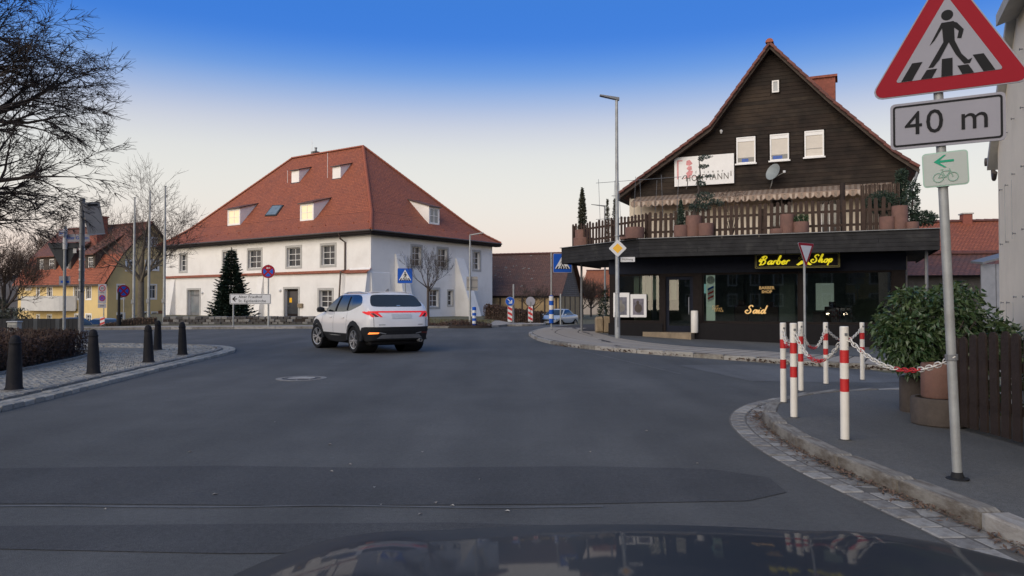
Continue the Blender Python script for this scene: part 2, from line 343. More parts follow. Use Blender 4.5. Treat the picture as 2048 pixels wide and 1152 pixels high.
pm('awning_a', (.46, .37, .29), .85, .1, 3, .1, 40); pm('awning_b', (.32, .23, .17), .85, .1, 3, .1, 40)
pm('pink_ink', (.62, .25, .25), .6, .2, 9, 0); pm('ink', (.10, .09, .08), .6, .1, 5, 0); pm('poster_a', (.13, .13, .16), .5, .7, 3.5, 0); pm('poster_b', (.14, .13, .16), .5, .7, 4.0, 0)
pm('brick_red', (.24, .075, .05), .85, .3, 9, .4, 30)
pm('balcony', (.52, .51, .48), .8, .08, 2, .1, 30)
pm('roof_light', (.15, .19, .21), .1, .2, 2, 0)
pm('dish', (.24, .27, .27), .5, .1, 4, 0); pm('paper_blue', (.04, .10, .35), .6, .3, 8, 0)
leafmat('leaf_laurel', (.016, .048, .014), (.085, .125, .048), .36); leafmat('leaf_conifer', (.012, .028, .018), (.036, .064, .036), .6); leafmat('leaf_thuja', (.025, .032, .018), (.07, .065, .035), .6)
leafmat('leaf_dead', (.045, .024, .016), (.105, .06, .042), .8); leafmat('leaf_box', (.02, .05, .015), (.05, .09, .03), .5); leafmat('leaf_dry', (.07, .045, .03), (.16, .10, .065), .85); leafmat('leaf_blue', (.02, .04, .03), (.055, .085, .06), .6)
pm('hill_wood', (.10, .085, .07), .95, .3, .05, 0); pm('house_far', (.42, .36, .3), .9, .1, .5, 0)
K = MAT
for n_ in ('wood_gable', 'wood_gable_b', 'wood_fascia', 'wood_dark', 'base_tile', 'navy', 'wood_fence', 'wood_red', 'cast_iron', 'sign_red', 'sign_black', 'sign_blue', 'sign_grey', 'sign_white', 'sign_back_dark', 'sign_green', 'black_plastic', 'rubber'):
    K[n_].node_tree.nodes['Principled BSDF'].inputs['Specular IOR Level'].default_value = .18; K[n_].node_tree.nodes['Principled BSDF'].inputs['Roughness'].default_value = .7
# ------------------------------------------------------------------ ground, road, pavements
def sheet(name, outline, h, mat, skirt=0, step=(1.5, 1.5), kind='structure', z=None):
    bm = bmesh.new(); f = bm.faces.new([bm.verts.new((x, y, 0)) for x, y in outline]); bm.normal_update()
    if f.normal.z < 0: f.normal_flip()
    xs = [p[0] for p in outline]; ys = [p[1] for p in outline]
    for ax, lo, hi, st in ((0, min(xs), max(xs), step[0]), (1, min(ys), max(ys), step[1])):
        k = math.floor(lo / st) + 1
        while k * st < hi:
            c = [0, 0, 0]; n = [0, 0, 0]; c[ax] = k * st; n[ax] = 1
            bmesh.ops.bisect_plane(bm, geom=bm.verts[:] + bm.edges[:] + bm.faces[:], plane_co=c, plane_no=n, dist=1e-5); k += 1
    for v in bm.verts: v.co.z = (z or G)(v.co.x, v.co.y) + h
    if skirt:
        r = bmesh.ops.extrude_edge_only(bm, edges=[e for e in bm.edges if e.is_boundary])
        for g in r['geom']:
            if isinstance(g, bmesh.types.BMVert): g.co.z -= skirt
        bmesh.ops.recalc_face_normals(bm, faces=bm.faces[:])
        bm.normal_update()
    me = bpy.data.meshes.new(name); bm.to_mesh(me); bm.free(); me.materials.append(K[mat])
    o = ob(name, me); tag(o, kind=kind); return o
def smoothline(pts, step, closed=False):
    """Catmull-Rom through pts, resampled at about `step`; returns [(x,y,tx,ty)]"""
    P = [V((p[0], p[1])) for p in pts]; dense = []
    for i in range(len(P) - 1):
        a, b, c, d = P[max(i - 1, 0)], P[i], P[i + 1], P[min(i + 2, len(P) - 1)]
        for k in range(20):
            t = k / 20; dense.append(.5 * ((2 * b) + (c - a) * t + (2 * a - 5 * b + 4 * c - d) * t * t + (3 * b - a - 3 * c + d) * t ** 3))
    dense.append(P[-1]); acc = [0]
    for i in range(1, len(dense)): acc.append(acc[-1] + (dense[i] - dense[i - 1]).length)
    n = max(2, round(acc[-1] / step)); out = []; j = 0
    for k in range(n + 1):
        s = acc[-1] * k / n
        while j < len(acc) - 2 and acc[j + 1] < s: j += 1
        t = (s - acc[j]) / max(1e-9, acc[j + 1] - acc[j]); p = dense[j].lerp(dense[j + 1], t); d = (dense[j + 1] - dense[j]).normalized()
        out.append((p.x, p.y, d.x, d.y))
    return out
def offset(line, d): return [(x - ty * d, y + tx * d) for x, y, tx, ty in line]
_blk = {}
def block(mat, c=.06):
    if (mat, c) not in _blk: _blk[(mat, c)] = MB().box(-.5, .5, -.5, .5, -1, 0, c=c).mesh('stone', K[mat])
    return _blk[(mat, c)]
def lay(name, parent, line, w, h, top, mats, gap=.012, off=0, jit=.006, c=.05, dipf=None):
    """row of stones along a resampled line; each stone its own object"""
    out = []
    for i in range(len(line) - 1):
        x0, y0, tx, ty = line[i]; x1, y1 = line[i + 1][:2]; L = hypot(x1 - x0, y1 - y0); dx, dy = (x1 - x0) / L, (y1 - y0) / L
        cx, cy = (x0 + x1) / 2 - dy * off, (y0 + y1) / 2 + dx * off
        z = G(cx, cy) + top + random.uniform(-jit, jit)
        o = ob(name, block(random.choice(mats), c), parent, (cx, cy, z), (random.uniform(-.012, .012), random.uniform(-.01, .01), atan2(dy, dx) + random.uniform(-.01, .01)), (max(.02, L - gap), w, h)); out.append(o)
    return out

sheet('ground', [(-900, -60), (900, -60), (900, 1600), (-900, 1600)], -.03, 'grass_ground', step=(30, 30)).data.materials[0] = K['grass_ground']
road = sheet('road', [(-60, -14), (26, -14), (26, 22), (14, 60), (9, 95), (-6, 95), (-6, 60), (-60, 58)], 0, 'asphalt', step=(1.5, 1.5))
# darker asphalt bands across the carriageway, with a thin pale line alongside
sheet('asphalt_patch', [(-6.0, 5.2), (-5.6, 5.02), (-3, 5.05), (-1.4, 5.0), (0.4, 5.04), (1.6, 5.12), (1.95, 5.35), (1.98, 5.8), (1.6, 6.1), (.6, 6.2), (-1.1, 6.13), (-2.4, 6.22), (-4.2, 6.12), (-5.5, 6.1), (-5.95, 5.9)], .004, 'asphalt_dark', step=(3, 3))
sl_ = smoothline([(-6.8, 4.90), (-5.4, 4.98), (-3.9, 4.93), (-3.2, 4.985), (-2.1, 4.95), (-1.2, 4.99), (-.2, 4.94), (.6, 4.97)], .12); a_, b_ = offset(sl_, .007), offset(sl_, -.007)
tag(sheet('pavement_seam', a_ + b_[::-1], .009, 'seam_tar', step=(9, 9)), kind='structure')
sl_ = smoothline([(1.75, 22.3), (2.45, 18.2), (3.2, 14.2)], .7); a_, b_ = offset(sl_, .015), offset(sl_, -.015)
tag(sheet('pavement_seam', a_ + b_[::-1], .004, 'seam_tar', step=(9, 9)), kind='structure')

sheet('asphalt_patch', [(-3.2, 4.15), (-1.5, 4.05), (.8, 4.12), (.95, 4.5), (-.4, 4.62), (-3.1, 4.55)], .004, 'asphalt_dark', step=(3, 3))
sheet('asphalt_patch', [(4.2, 13.2), (6.5, 13.6), (8.9, 14.6), (8.2, 15.9), (5.4, 17.2), (3.6, 16.4)], .004, 'asphalt_old', step=(2, 2))
# --- near right pavement with kerb stones and a two-row sett gutter
kr = smoothline([(2.95, -2), (2.93, 2.2), (2.88, 4.2), (2.72, 5.9), (2.70, 7.0), (2.86, 8.3), (3.25, 9.35), (3.95, 10.35), (4.8, 11.05), (6.2, 11.7), (9, 12.2), (16, 12.6)], .8)
inner = offset(kr, -.075)
pr = sheet('pavement_right', inner + [(16, -2)], .105, 'pave_asphalt', skirt=.3, step=(1, 1))
vis = [p for p in kr if 2.5 < p[1] and p[0] < 7.5]
lay('kerb_stone', pr, vis, .15, .30, .115, ['kerb', 'kerb', 'granite_c'], gap=.012, c=.05)
gl = smoothline([(p[0], p[1]) for p in kr if 2.3 < p[1] and p[0] < 4.4], .21)
for r_, off in enumerate((.17, .345)): lay('gutter_sett', pr, gl if r_ == 0 else gl[1:], .165, .12, .006 + .004 * r_, ['granite_b', 'granite_b', 'granite'], gap=.014, off=off, jit=.004, c=.07)
a_, b_ = offset(gl, .07), offset(gl, .445)
tag(sheet('gutter_bed', a_ + b_[::-1], .003, 'joint_earth', step=(5, 5)), kind='structure')
# leaf litter and dirt washed against the kerb
lm = MB(); rnd = random.Random(3)
for p in gl:
    for k in range(int(60 * max(.05, mnoise.noise(V((p[0] * 1.3, p[1] * 1.1, 5))) + .42))):
        q = V((p[0] + rnd.uniform(-.1, .1) * p[2], p[1] + rnd.uniform(-.1, .1), 0)) + V((-p[3], p[2], 0)) * (abs(rnd.gauss(0, .06)) + .082)
        z = G(q.x, q.y) + .012 + rnd.uniform(0, .022); a = rnd.uniform(0, pi); s = rnd.uniform(.008, .028); t = rnd.uniform(-.01, .01)
        lm.add([q + V((cos(a) * s, sin(a) * s, z + t)), q + V((-sin(a) * s * .5, cos(a) * s * .5, z)), q + V((-cos(a) * s, -sin(a) * s, z - t)), q + V((sin(a) * s * .5, -cos(a) * s * .5, z + .004))], [(0, 1, 2, 3)])
tag(lm.build('leaf_litter', K['leaf_dry']), 'dry brown leaf crumbs washed against the kerb beside the sett gutter', 'litter', kind='stuff')

# --- island on the left: sunk kerb, small setts, earth bed under the hedge
isl = smoothline([(-6.05, 5.0), (-6.2, 8.0), (-6.42, 10.4), (-6.75, 13.2), (-7.05, 16.0), (-7.3, 18.6), (-7.6, 20.6), (-8.4, 22.2), (-9.8, 23.2), (-12, 23.7), (-16, 24.1), (-26, 24.6)], .5)
inl = offset(isl, .5)
pl = sheet('pavement_left', [(p[0], p[1]) for p in offset(isl, .02)] + [(-26, 5)], .055, 'joint_sand', skirt=.2, step=(1.5, 1.5))
visl = [p for p in isl if p[1] > 7.8 and p[0] > -14]
lay('kerb_stone', pl, visl, .12, .2, .088, ['kerb', 'granite_b'], off=.42, gap=.012)
for off in (.07, .235): lay('edge_sett', pl, smoothline([(p[0], p[1]) for p in visl], .26), .15, .12, .064, ['sett_a', 'sett_b', 'sett_c'], off=off, gap=.014, c=.06)
cells = []
seg = smoothline([(p[0], p[1]) for p in isl if p[1] > 7.4 and p[0] > -17], .125)
for r_ in range(34):
    off = .56 + r_ * .118
    for i in range(len(seg) - 1):
        x0, y0, tx, ty = seg[i]
        if hypot(x0 + 9.6, y0 - 20.9) < .1: continue
        w = (mnoise.noise(V((x0 * .8, y0 * .8, r_ * .1))) * .03); q = (x0 - ty * (off + w) + tx * (.06 if r_ % 2 else 0), y0 + tx * (off + w) + ty * (.06 if r_ % 2 else 0))
        if q[0] < -17 or q[1] < 7.4: continue
        if q[1] < 18.9 and q[0] < -9.0 - .245 * (q[1] - 13) - .05: continue     # hedge bed
        if q[1] > 19.5 and off > 1.9: continue
        cells.append((q[0], q[1], atan2(ty, tx)))
def inview(q): return abs(q[0] / q[1]) < .70
cells.sort(key=lambda c: (0 if inview(c) else 1, c[1]))
smb = MB()
for i, (x, y, a) in enumerate(cells):
    z = G(x, y) + .078 + rnd.uniform(-.006, .006); s = rnd.uniform(.095, .112)
    if i < 300: ob('sett', block(rnd.choice(['sett_a', 'sett_b', 'sett_c']), .12), pl, (x, y, z), (rnd.uniform(-.04, .04), rnd.uniform(-.04, .04), a + rnd.uniform(-.08, .08)), (s, s * rnd.uniform(.88, 1), .08))
    else:
        e = V((cos(a), sin(a), 0)) * s * .5; n = V((-sin(a), cos(a), 0)) * s * .48; c = V((x, y, z)); t = V((0, 0, rnd.uniform(-.004, .004)))
        lo = V((0, 0, -.03)); k = .74; mi = rnd.randrange(3)
        smb.add([c + (e + n) * k, c + (n - e) * k + t, c + (-e - n) * k, c + (e - n) * k - t, c + e + n + lo, c + n - e + lo, c - e - n + lo, c + e - n + lo], [(0, 1, 2, 3), (0, 4, 5, 1), (1, 5, 6, 2), (2, 6, 7, 3), (3, 7, 4, 0)], mi)
tag(smb.build('setts', [K['sett_a'], K['sett_b'], K['sett_c']], pl), kind='stuff')
sheet('planting_bed', [(-9.05, 5.2), (-9.05, 13), (-10.35, 18.6), (-11.4, 19.4), (-14, 19.9), (-25, 20.4), (-25, 5.2)], .085, 'soil', step=(4, 4))
bl = smoothline([(-9.0, 8), (-9.02, 13), (-10.3, 18.6), (-11.3, 19.4), (-14, 19.95)], .6)
lay('bed_edging', pl, bl, .07, .14, .13, ['kerb', 'granite_b'], off=-.02)

# --- pavement round the shop
ks = smoothline([(5.6, 47), (3.4, 42), (1.6, 36.5), (.85, 32.0), (.78, 29.6), (1.05, 26.0), (1.68, 23.1), (2.95, 20.6), (5.1, 18.8), (6.7, 17.6), (8.5, 16.6), (11, 15.7), (18, 13.9)], .8)
psh = sheet('pavement_shop', [(p[0], p[1]) for p in offset(ks, .07)] + [(22, 14), (22, 47)], .1185, 'soil', skirt=.3, step=(1, 1))
lay('kerb_stone', psh, [p for p in ks if p[1] < 42 and p[0] < 11], .13, .28, .118, ['kerb', 'granite_c', 'granite'], c=.05, off=.0)
# long concrete slabs laid crosswise in two bands
pv = smoothline([(p[0], p[1]) for p in ks if p[1] < 38 and p[0] < 12], .46)
rows = [(.08, 1.02), (1.03, 1.97), (1.98, 2.9)]
npv = 0
for r_, (a0, a1) in enumerate(rows):
    for i in range(len(pv) - 1):
        (x0, y0, tx, ty), (x1, y1, ux, uy) = pv[i], pv[i + 1]; g = .021
        if y0 > 33 and r_ == 2: continue
        Q = [V((x0 - ty * a0 + tx * g, y0 + tx * a0 + ty * g, 0)), V((x1 - uy * a0 - ux * g, y1 + ux * a0 - uy * g, 0)), V((x1 - uy * (a1 - g) - ux * g, y1 + ux * (a1 - g) - uy * g, 0)), V((x0 - ty * (a1 - g) + tx * g, y0 + tx * (a1 - g) + ty * g, 0))]
        c = sum(Q, V()) / 4; zt = G(c.x, c.y) + .1235 + rnd.uniform(-.0015, .0015); mb = MB()
        lo = [(q - c) * 1.0 + V((0, 0, -.05)) for q in Q]; hi = [(q - c) * .985 for q in Q]
        for q, h_ in zip(Q, hi): h_.z = G(q.x, q.y) - G(c.x, c.y)
        mb.add(hi + lo, [(0, 1, 2, 3), (0, 4, 5, 1), (1, 5, 6, 2), (2, 6, 7, 3), (3, 7, 4, 0)])
        ob('paving_slab', mb.mesh('paving_slab', K['paver']), psh, (c.x, c.y, zt)); npv += 1
ai = offset(smoothline([(p[0], p[1]) for p in ks if p[1] < 34 and p[0] < 16], .8), 2.75)
sheet('shop_forecourt', ai + [(20, 18), (20, 34)], .127, 'pave_asphalt', step=(1.5, 1.5))
lmb = MB()
for p in smoothline([(p[0], p[1]) for p in ks if p[1] < 24 and p[0] < 11], .12):
    for k in range(int(9 * max(0, mnoise.noise(V((p[0] * .7, p[1] * .7, 1))) + .5))):
        q = V((p[0], p[1], 0)) - V((-p[3], p[2], 0)) * (.06 + abs(rnd.gauss(0, .05))) + V((rnd.uniform(-.06, .06), rnd.uniform(-.06, .06), 0)); z = G(q.x, q.y) + rnd.uniform(.005, .06); a = rnd.uniform(0, pi); s = rnd.uniform(.02, .05)
        lmb.add([q + V((cos(a) * s, sin(a) * s, z)), q + V((-sin(a) * s, cos(a) * s, z + s)), q + V((-cos(a) * s, -sin(a) * s, z))], [(0, 1, 2)])
tag(lmb.build('leaf_litter', K['leaf_dry']), 'brown leaf litter gathered along the kerb in front of the shop', 'litter', kind='stuff')

# --- far side: pavement, lawn, planted islands, refuge
kf = smoothline([(-40, 37.6), (-30, 36.2), (-24, 36.4), (-18, 37.4), (-12, 38.6), (-7, 39.2), (-3.5, 39.4), (-1.2, 40.4), (-.2, 43), (1.0, 50), (2.0, 60), (2.6, 72)], 1.0)
pf = sheet('pavement_far', offset(kf, .1) + offset(kf, 2.6)[::-1], .11, 'paver', skirt=.3, step=(2, 2))
lay('kerb_stone', pf, [p for p in kf if p[1] < 60 and p[0] > -30], .14, .28, .118, ['kerb', 'granite_c'], c=.05, off=.05)
lawn = sheet('lawn', offset(kf, 2.6) + [(-8, 84), (-46, 84), (-46, 40.5)], .13, 'grass_ground', skirt=.3, step=(2.5, 2.5))
gm = MB()
for i in range(9000):
    x = rnd.uniform(-14, 1); y = rnd.uniform(43, 58)
    if x > -1.2 - 0 and y < 60 and x > -2.6 + (y - 43) * .02: continue
    if (x + 11) * .574 + (y - 58.4) * .819 > -.3: continue
    z = G(x, y) + .12; a = rnd.uniform(0, pi); h = rnd.uniform(.04, .13); w = .02
    gm.add([(x - cos(a) * w, y - sin(a) * w, z), (x + cos(a) * w, y + sin(a) * w, z), (x + rnd.uniform(-.04, .04), y + rnd.uniform(-.04, .04), z + h)], [(0, 1, 2)])
tag(gm.build('grass', leafmat('leaf_grass', (.06, .07, .025), (.15, .12, .06), .8)), 'short winter grass in front of the white house', 'grass', kind='stuff')
def mound(name, label, cx, cy, rx, ry, h, n, mat='leaf_dead', seed=1):
    t = thing(name, label, 'shrub bed', (cx, cy, G(cx, cy)))
    r = random.Random(seed); base = MB(); base.lathe([(1, 0), (.96, .10), (.8, .16), (.4, h * .5), (.02, h * .6)], 22, rf=lambda a: 1 + .06 * sin(3 * a)); 
    for v in base.v: v.x *= rx; v.y *= ry
    base.build('soil_mound', K['soil'], t, True); lf = MB()
    for i in range(n):
        a = r.uniform(0, 2 * pi); q = sqrt(r.random()) * .97; p = V((cos(a) * q * rx, sin(a) * q * ry, .1 + r.uniform(.2, 1) * h * (1.05 - q * q * .75))); d = V((r.gauss(0, 1), r.gauss(0, 1), r.uniform(.1, 1.2))).normalized() * r.uniform(.06, .16); s = d.cross(V((r.gauss(0, 1), r.gauss(0, 1), r.gauss(0, 1)))).normalized() * .022
        lf.add([p - d * .5 - s, p - d * .5 + s, p + d * .5], [(0, 1, 2)])
    lf.build('twigs', K[mat], t); return t
mound('planted_bed', 'brown winter shrub bed round the lamp post before the white house', -2.6, 39.95, 1.55, .62, .34, 1500, seed=2)
mound('planted_bed', 'small brown shrub bed at the foot of the young bare tree', -4.75, 40.1, .95, .5, .22, 600, seed=3)
isl_pts = [(-.75, 43.4), (-.2, 42.6), (1.0, 42.9), (1.9, 44.2), (1.7, 45.4), (.5, 45.9), (-.5, 45.0)]
refl = smoothline(isl_pts + [isl_pts[0]], .35); ref_ = sheet('traffic_island', [(p[0], p[1]) for p in refl[:-1]], .10, 'paver', skirt=.25, step=(1, 1))
lay('kerb_stone', ref_, refl, .12, .2, .115, ['granite_c', 'kerb'], off=.0)
# low rubble wall in front of the white house
lw = thing('stone_wall', 'low dark rubble wall along the pavement before the white house', 'wall', (0, 0, 0))
wl_ = smoothline([(-19.4, 41.8), (-17, 42.3), (-12.0, 43.0), (-7.2, 43.0)], .34)
for c_ in range(3):
    for i in range(len(wl_) - 1):
        x0, y0 = wl_[i][:2]; x1, y1 = wl_[i + 1][:2]; f = .5 * (c_ % 2); 
        if c_ and i == len(wl_) - 2: continue
        if f: nx, ny = wl_[i + 2][:2] if i + 2 < len(wl_) else (x1, y1); x0, y0, x1, y1 = (x0 + x1) / 2, (y0 + y1) / 2, (x1 + nx) / 2, (y1 + ny) / 2
        L = hypot(x1 - x0, y1 - y0); ob('stone', block(rnd.choice(['stone_wall', 'stone_wall', 'granite_b']), .1), lw, ((x0 + x1) / 2, (y0 + y1) / 2 + rnd.uniform(-.03, .03), G(x0, y0) + .10 + .155 * (c_ + 1) + rnd.uniform(-.012, .012)), (0, 0, atan2(y1 - y0, x1 - x0)), (L * rnd.uniform(.96, 1.05) - .008, .4 + rnd.uniform(-.03, .03), .168))
for a, b in zip(wl_[::4], wl_[4::4] + [wl_[-1]]):
    if (a[0], a[1]) != (b[0], b[1]): MB().bar((a[0], a[1], G(a[0], a[1]) + .28), (b[0], b[1], G(b[0], b[1]) + .28), .33, .46).build('mortar_core', K['soil'], lw)
# scattered pale crumbs on the asphalt
cm = MB()
for px, py in ((663, 944), (749, 976), (762, 1011), (871, 1007), (905, 1013), (1395, 928), (1293, 863), (845, 905), (210, 1020), (840, 1030), (550, 845), (430, 990), (700, 930), (1015, 1024), (1180, 905), (660, 890), (960, 960), (380, 905)):
    q_ = gp(px, py); a = rnd.uniform(0, pi); s = rnd.uniform(.008, .016)
    cm.add([(q_.x + cos(a) * s * 1.6, q_.y + sin(a) * s * 1.6, .006), (q_.x - sin(a) * s, q_.y + cos(a) * s, .012), (q_.x - cos(a) * s * 1.6, q_.y - sin(a) * s * 1.6, .006), (q_.x + sin(a) * s, q_.y - cos(a) * s, .014)], [(0, 1, 2, 3)])
tag(cm.build('road_litter', K['granite_c']), 'tiny pale crumbs of litter scattered on the road', 'litter', kind='stuff')
# manhole in the road
mh = gp(603, 757); t = thing('manhole_cover', 'round manhole cover in a pale concrete ring set in the road', 'manhole cover', (mh.x, mh.y, 0))
MB().lathe([(.44, -.05), (.44, .006), (.335, .008), (.335, -.01)], 40, cap=False).build('frame_ring', K['granite_b'], t)
cv = MB(); cv.lathe([(.325, -.03), (.325, .006), (.01, .007)], 36)
cv.build('lid', K['sign_back_dark'], t)
mb = MB(); mb.lathe([(.235, .0075), (.24, .011), (.02, .011)], 32); mb.build('concrete_infill', K['granite_c'], t)
for k in range(8): a = k * pi / 4; MB().bar((cos(a) * .25, sin(a) * .25, .010), (cos(a) * .315, sin(a) * .315, .010), .02, .008).build('lid_rib', K['galv_dark'], t)
# distant wooded rise
def hillz(x, y): return 0
hm = MB(); nx = 60
for i in range(nx):
    x = -420 + i * 15
    for j, (y, h) in enumerate(((330, -2), (350, 5 + 5 * mnoise.noise(V((i * .23, 1, 0)))), (380, 11 + 4 * mnoise.noise(V((i * .31, 4, 0))) + 4 * sin(i * .13)), (460, 13 + 4 * sin(i * .13)))): hm.v.append(V((x, y, h)))
for i in range(nx - 1):
    for j in range(3): a = i * 4 + j; hm.f.append([a, a + 4, a + 5, a + 1]); hm.m.append(0); hm.uv.append(None)
tag(hm.build('hills', K['hill_wood'], None, 'all'), kind='structure')
# ------------------------------------------------------------------ building pieces
def sub(F, x, y, z=0): return F @ M.Translation((x, y, z))
_rt = {}
def ridge_tiles(parent, pts, mat='ridge_tile', r=.16, L=.36):
    if (mat, r, L) not in _rt:
        mb = MB(); n = 7; vs = []
        for x, q in ((-L * .56, 1.0), (L * .56, .86)):
            for k in range(n): a = pi * k / (n - 1); vs.append((x, -cos(a) * r * q, sin(a) * r * q - r * .35))
        mb.add(vs, [(k, k + 1, n + k + 1, n + k) for k in range(n - 1)] + [tuple(range(n - 1, -1, -1)), tuple(range(n, 2 * n))])
        _rt[(mat, r, L)] = mb.mesh('ridge_tile', K[mat], 30)
    for a, b in zip(pts, pts[1:]):
        a, b = V(a), V(b); d = b - a; n = max(1, round(d.length / L)); rz = atan2(d.y, d.x); ry = -atan2(d.z, hypot(d.x, d.y))
        for k in range(n): ob('ridge_tile', _rt[(mat, r, L)], parent, a + d * ((k + .5) / n) + V((0, 0, .03)), (0, ry + random.uniform(-.02, .02), rz))
_pm = {}
def pane_mesh(w, h, mat):
    k = (round(w, 3), round(h, 3), mat)
    if k not in _pm: _pm[k] = MB().box(-w / 2, w / 2, -.004, .004, -h / 2, h / 2).mesh('pane', K[mat])
    return _pm[k]
def orient(F): return F.to_euler()
def window(parent, F, x0, x1, z0, z1, cols=2, rows=3, depth=.22, fr=.055, mu=.032, sash='white_paint', pane='pane_dark', surround=None, proud=.03, sill=None, smat='stone_trim', name='window', topsplit=None):
    mb = MB(F); d0 = depth - .06
    mb.box(x0, x0 + fr, d0, depth, z0, z1).box(x1 - fr, x1, d0, depth, z0, z1).box(x0 + fr, x1 - fr, d0, depth, z0, z0 + fr).box(x0 + fr, x1 - fr, d0, depth, z1 - fr, z1)
    W_, H_ = x1 - x0 - 2 * fr, z1 - z0 - 2 * fr
    xs = [x0 + fr + W_ * i / cols for i in range(cols + 1)]; zs = [z0 + fr + H_ * i / rows for i in range(rows + 1)] if not topsplit else [z0 + fr, z0 + fr + H_ * topsplit, z1 - fr]
    for i in range(1, cols): mb.box(xs[i] - mu * .8, xs[i] + mu * .8, d0 + .008, depth, z0 + fr, z1 - fr)
    for k in range(1, len(zs) - 1): mb.box(x0 + fr, x1 - fr, d0 + .011, depth, zs[k] - mu * .6, zs[k] + mu * .6)
    w = mb.build(name, K[sash], parent); E = orient(F)
    for i in range(cols):
        for k in range(len(zs) - 1):
            c = V(((xs[i] + xs[i + 1]) / 2, depth - .022 + random.uniform(-.002, .002), (zs[k] + zs[k + 1]) / 2)); e = E.copy(); e.z += random.uniform(-.012, .012)
            ob('pane', pane_mesh(xs[i + 1] - xs[i], zs[k + 1] - zs[k], pane), w, F @ c, e)
    if surround:
        s = surround; sm = MB(F); sm.box(x0 - s, x0, -proud, .05, z0, z1).box(x1, x1 + s, -proud, .05, z0, z1).box(x0 - s, x1 + s, -proud, .05, z1, z1 + s).box(x0 - s, x1 + s, -proud, .05, z0 - s, z0)
        sm.build('stone_surround', K[smat], w)
    if sill: MB(F).box(x0 - .08, x1 + .08, -.08, .05, z0 - .07, z0 - .002).build('sill', K[sill], w)
    return w
def dormer(parent, F, slope_pt, slope, x0, x1, yf, h, cheek='plaster_white', roofm='tiles_weathered', win=True, pane='pane_dark', pitch=.27, dark='copper_dark'):
    """shed dormer: front at y=yf on a roof plane through slope_pt=(y,z) rising by `slope`"""
    z0 = slope_pt[1] + (yf - slope_pt[0]) * slope; yb = yf + h / (slope - pitch); zb = z0 + h + (yb - yf) * pitch; m = .12
    d = MB(F); holes = []
    wx0, wx1, wz0, wz1 = x0 + m, x1 - m, z0 + .16, z0 + h - .12
    if win: holes = [(wx0, wx1, wz0, wz1)]
    wall_holes(d, x0, x1, z0 - .05, z0 + h, holes, .1, yf)
    for x, fl in ((x0, 1), (x1, 0)):
        f = (0, 1, 2, 3); d.add([(x, yf, z0 - .05), (x, yf, z0 + h), (x, yb, zb), (x, yf + .2, z0 + .2 * slope - .08)], [f if fl else f[::-1]])
    o = d.build('dormer', K[cheek], parent)
    r = MB(F); ov = .13; e0 = z0 + h - ov * 1.2 * pitch
    T = [(x0 - ov, yf - ov * 1.3, e0 + .09), (x1 + ov, yf - ov * 1.3, e0 + .09), (x1 + ov, yb + .15, zb + .13), (x0 - ov, yb + .15, zb + .13)]; r.slope(T)
    B = [(p[0], p[1], p[2] - .09) for p in T]; r.add(T + B, [(0, 4, 5, 1), (1, 5, 6, 2), (3, 7, 4, 0), (7, 6, 5, 4)], 1)
    r.build('dormer_roof', [K[roofm], K[dark]], o)
    MB(F).add([(x0 - .1, yf - .06, z0 - .12), (x1 + .1, yf - .06, z0 - .12), (x1 + .1, yf, z0 + .06), (x0 - .1, yf, z0 + .06)], [(0, 1, 2, 3)]).build('lead_apron', K[dark], o)
    if win:
        G_ = F @ M.Translation((0, yf, 0)); w = MB(G_); fr = .07; w.box(wx0, wx0 + fr, .02, .08, wz0, wz1).box(wx1 - fr, wx1, .02, .08, wz0, wz1).box(wx0 + fr, wx1 - fr, .02, .08, wz0, wz0 + fr).box(wx0 + fr, wx1 - fr, .02, .08, wz1 - fr, wz1)
        cx = (wx0 + wx1) / 2; cz = wz0 + (wz1 - wz0) * .5; w.box(cx - .03, cx + .03, .025, .08, wz0 + fr, wz1 - fr).box(wx0 + fr, wx1 - fr, .028, .08, cz - .02, cz + .02); w.build('dormer_window', K['white_paint'], o)
        P = MB(G_); P.box(wx0 + fr, wx1 - fr, .055, .065, wz0 + fr, wz1 - fr); P.build('pane', K[pane], o)
    return o
def tag_tree(o, **k): tag(o, **k)

# ------------------------------------------------------------------ white hipped house
WC = (-11.0, 58.4); Lx, Ly, EZ, RZ = 28.9, 15.9, 7.0, 16.0
FW = frame(*WC, (cos(R(-35)), sin(R(-35))))
wh = thing('white_house', 'large white house with steep red hipped roof, dormers and buttresses', 'house', (WC[0], WC[1], 0), R(-35))
FL = M.Identity(4)                                      # left facade in house coords: y=0
FR = frame(0, 0, (0, 1))                                  # right facade in house coords
FLw, FRw = FW, FW @ FR
def L_(px, py): p = hit(px, py, FLw); return p.x, p.z
def R_(px, py): p = hit(px, py, FRw); return p.x, p.z
def rectL(a, b, t, u): (x0, _), (x1, _) = L_(a, (t + u) / 2), L_(b, (t + u) / 2); return x0, x1, L_((a + b) / 2, u)[1], L_((a + b) / 2, t)[1]
def rectR(a, b, t, u): (x0, _), (x1, _) = R_(a, (t + u) / 2), R_(b, (t + u) / 2); return x0, x1, R_((a + b) / 2, u)[1], R_((a + b) / 2, t)[1]
SR = .2
upL = [rectL(*q) for q in ((444, 474, 502, 549), (494, 525, 497, 543), (571, 604, 492, 540), (640, 673, 488, 537))]
z0u, z1u = 4.62 - .0, 6.1
upL = [(a + SR, b - SR, 4.42, 6.02) for a, b, _, _ in upL] + [(-26.3, -25.2, 4.42, 6.02)]
dnW = rectL(638, 670, 576, 624); dnL = [(dnW[0] + SR, dnW[1] - SR, .95, 2.35)]
d1, d2 = rectL(376, 404, 584, 637), rectL(569, 602, 578, 633)
doors = [(d1[0] + .18, d1[1] - .18, .13, 2.55), (d2[0] + .18, d2[1] - .18, .13, 2.5)]
SB = 3.78
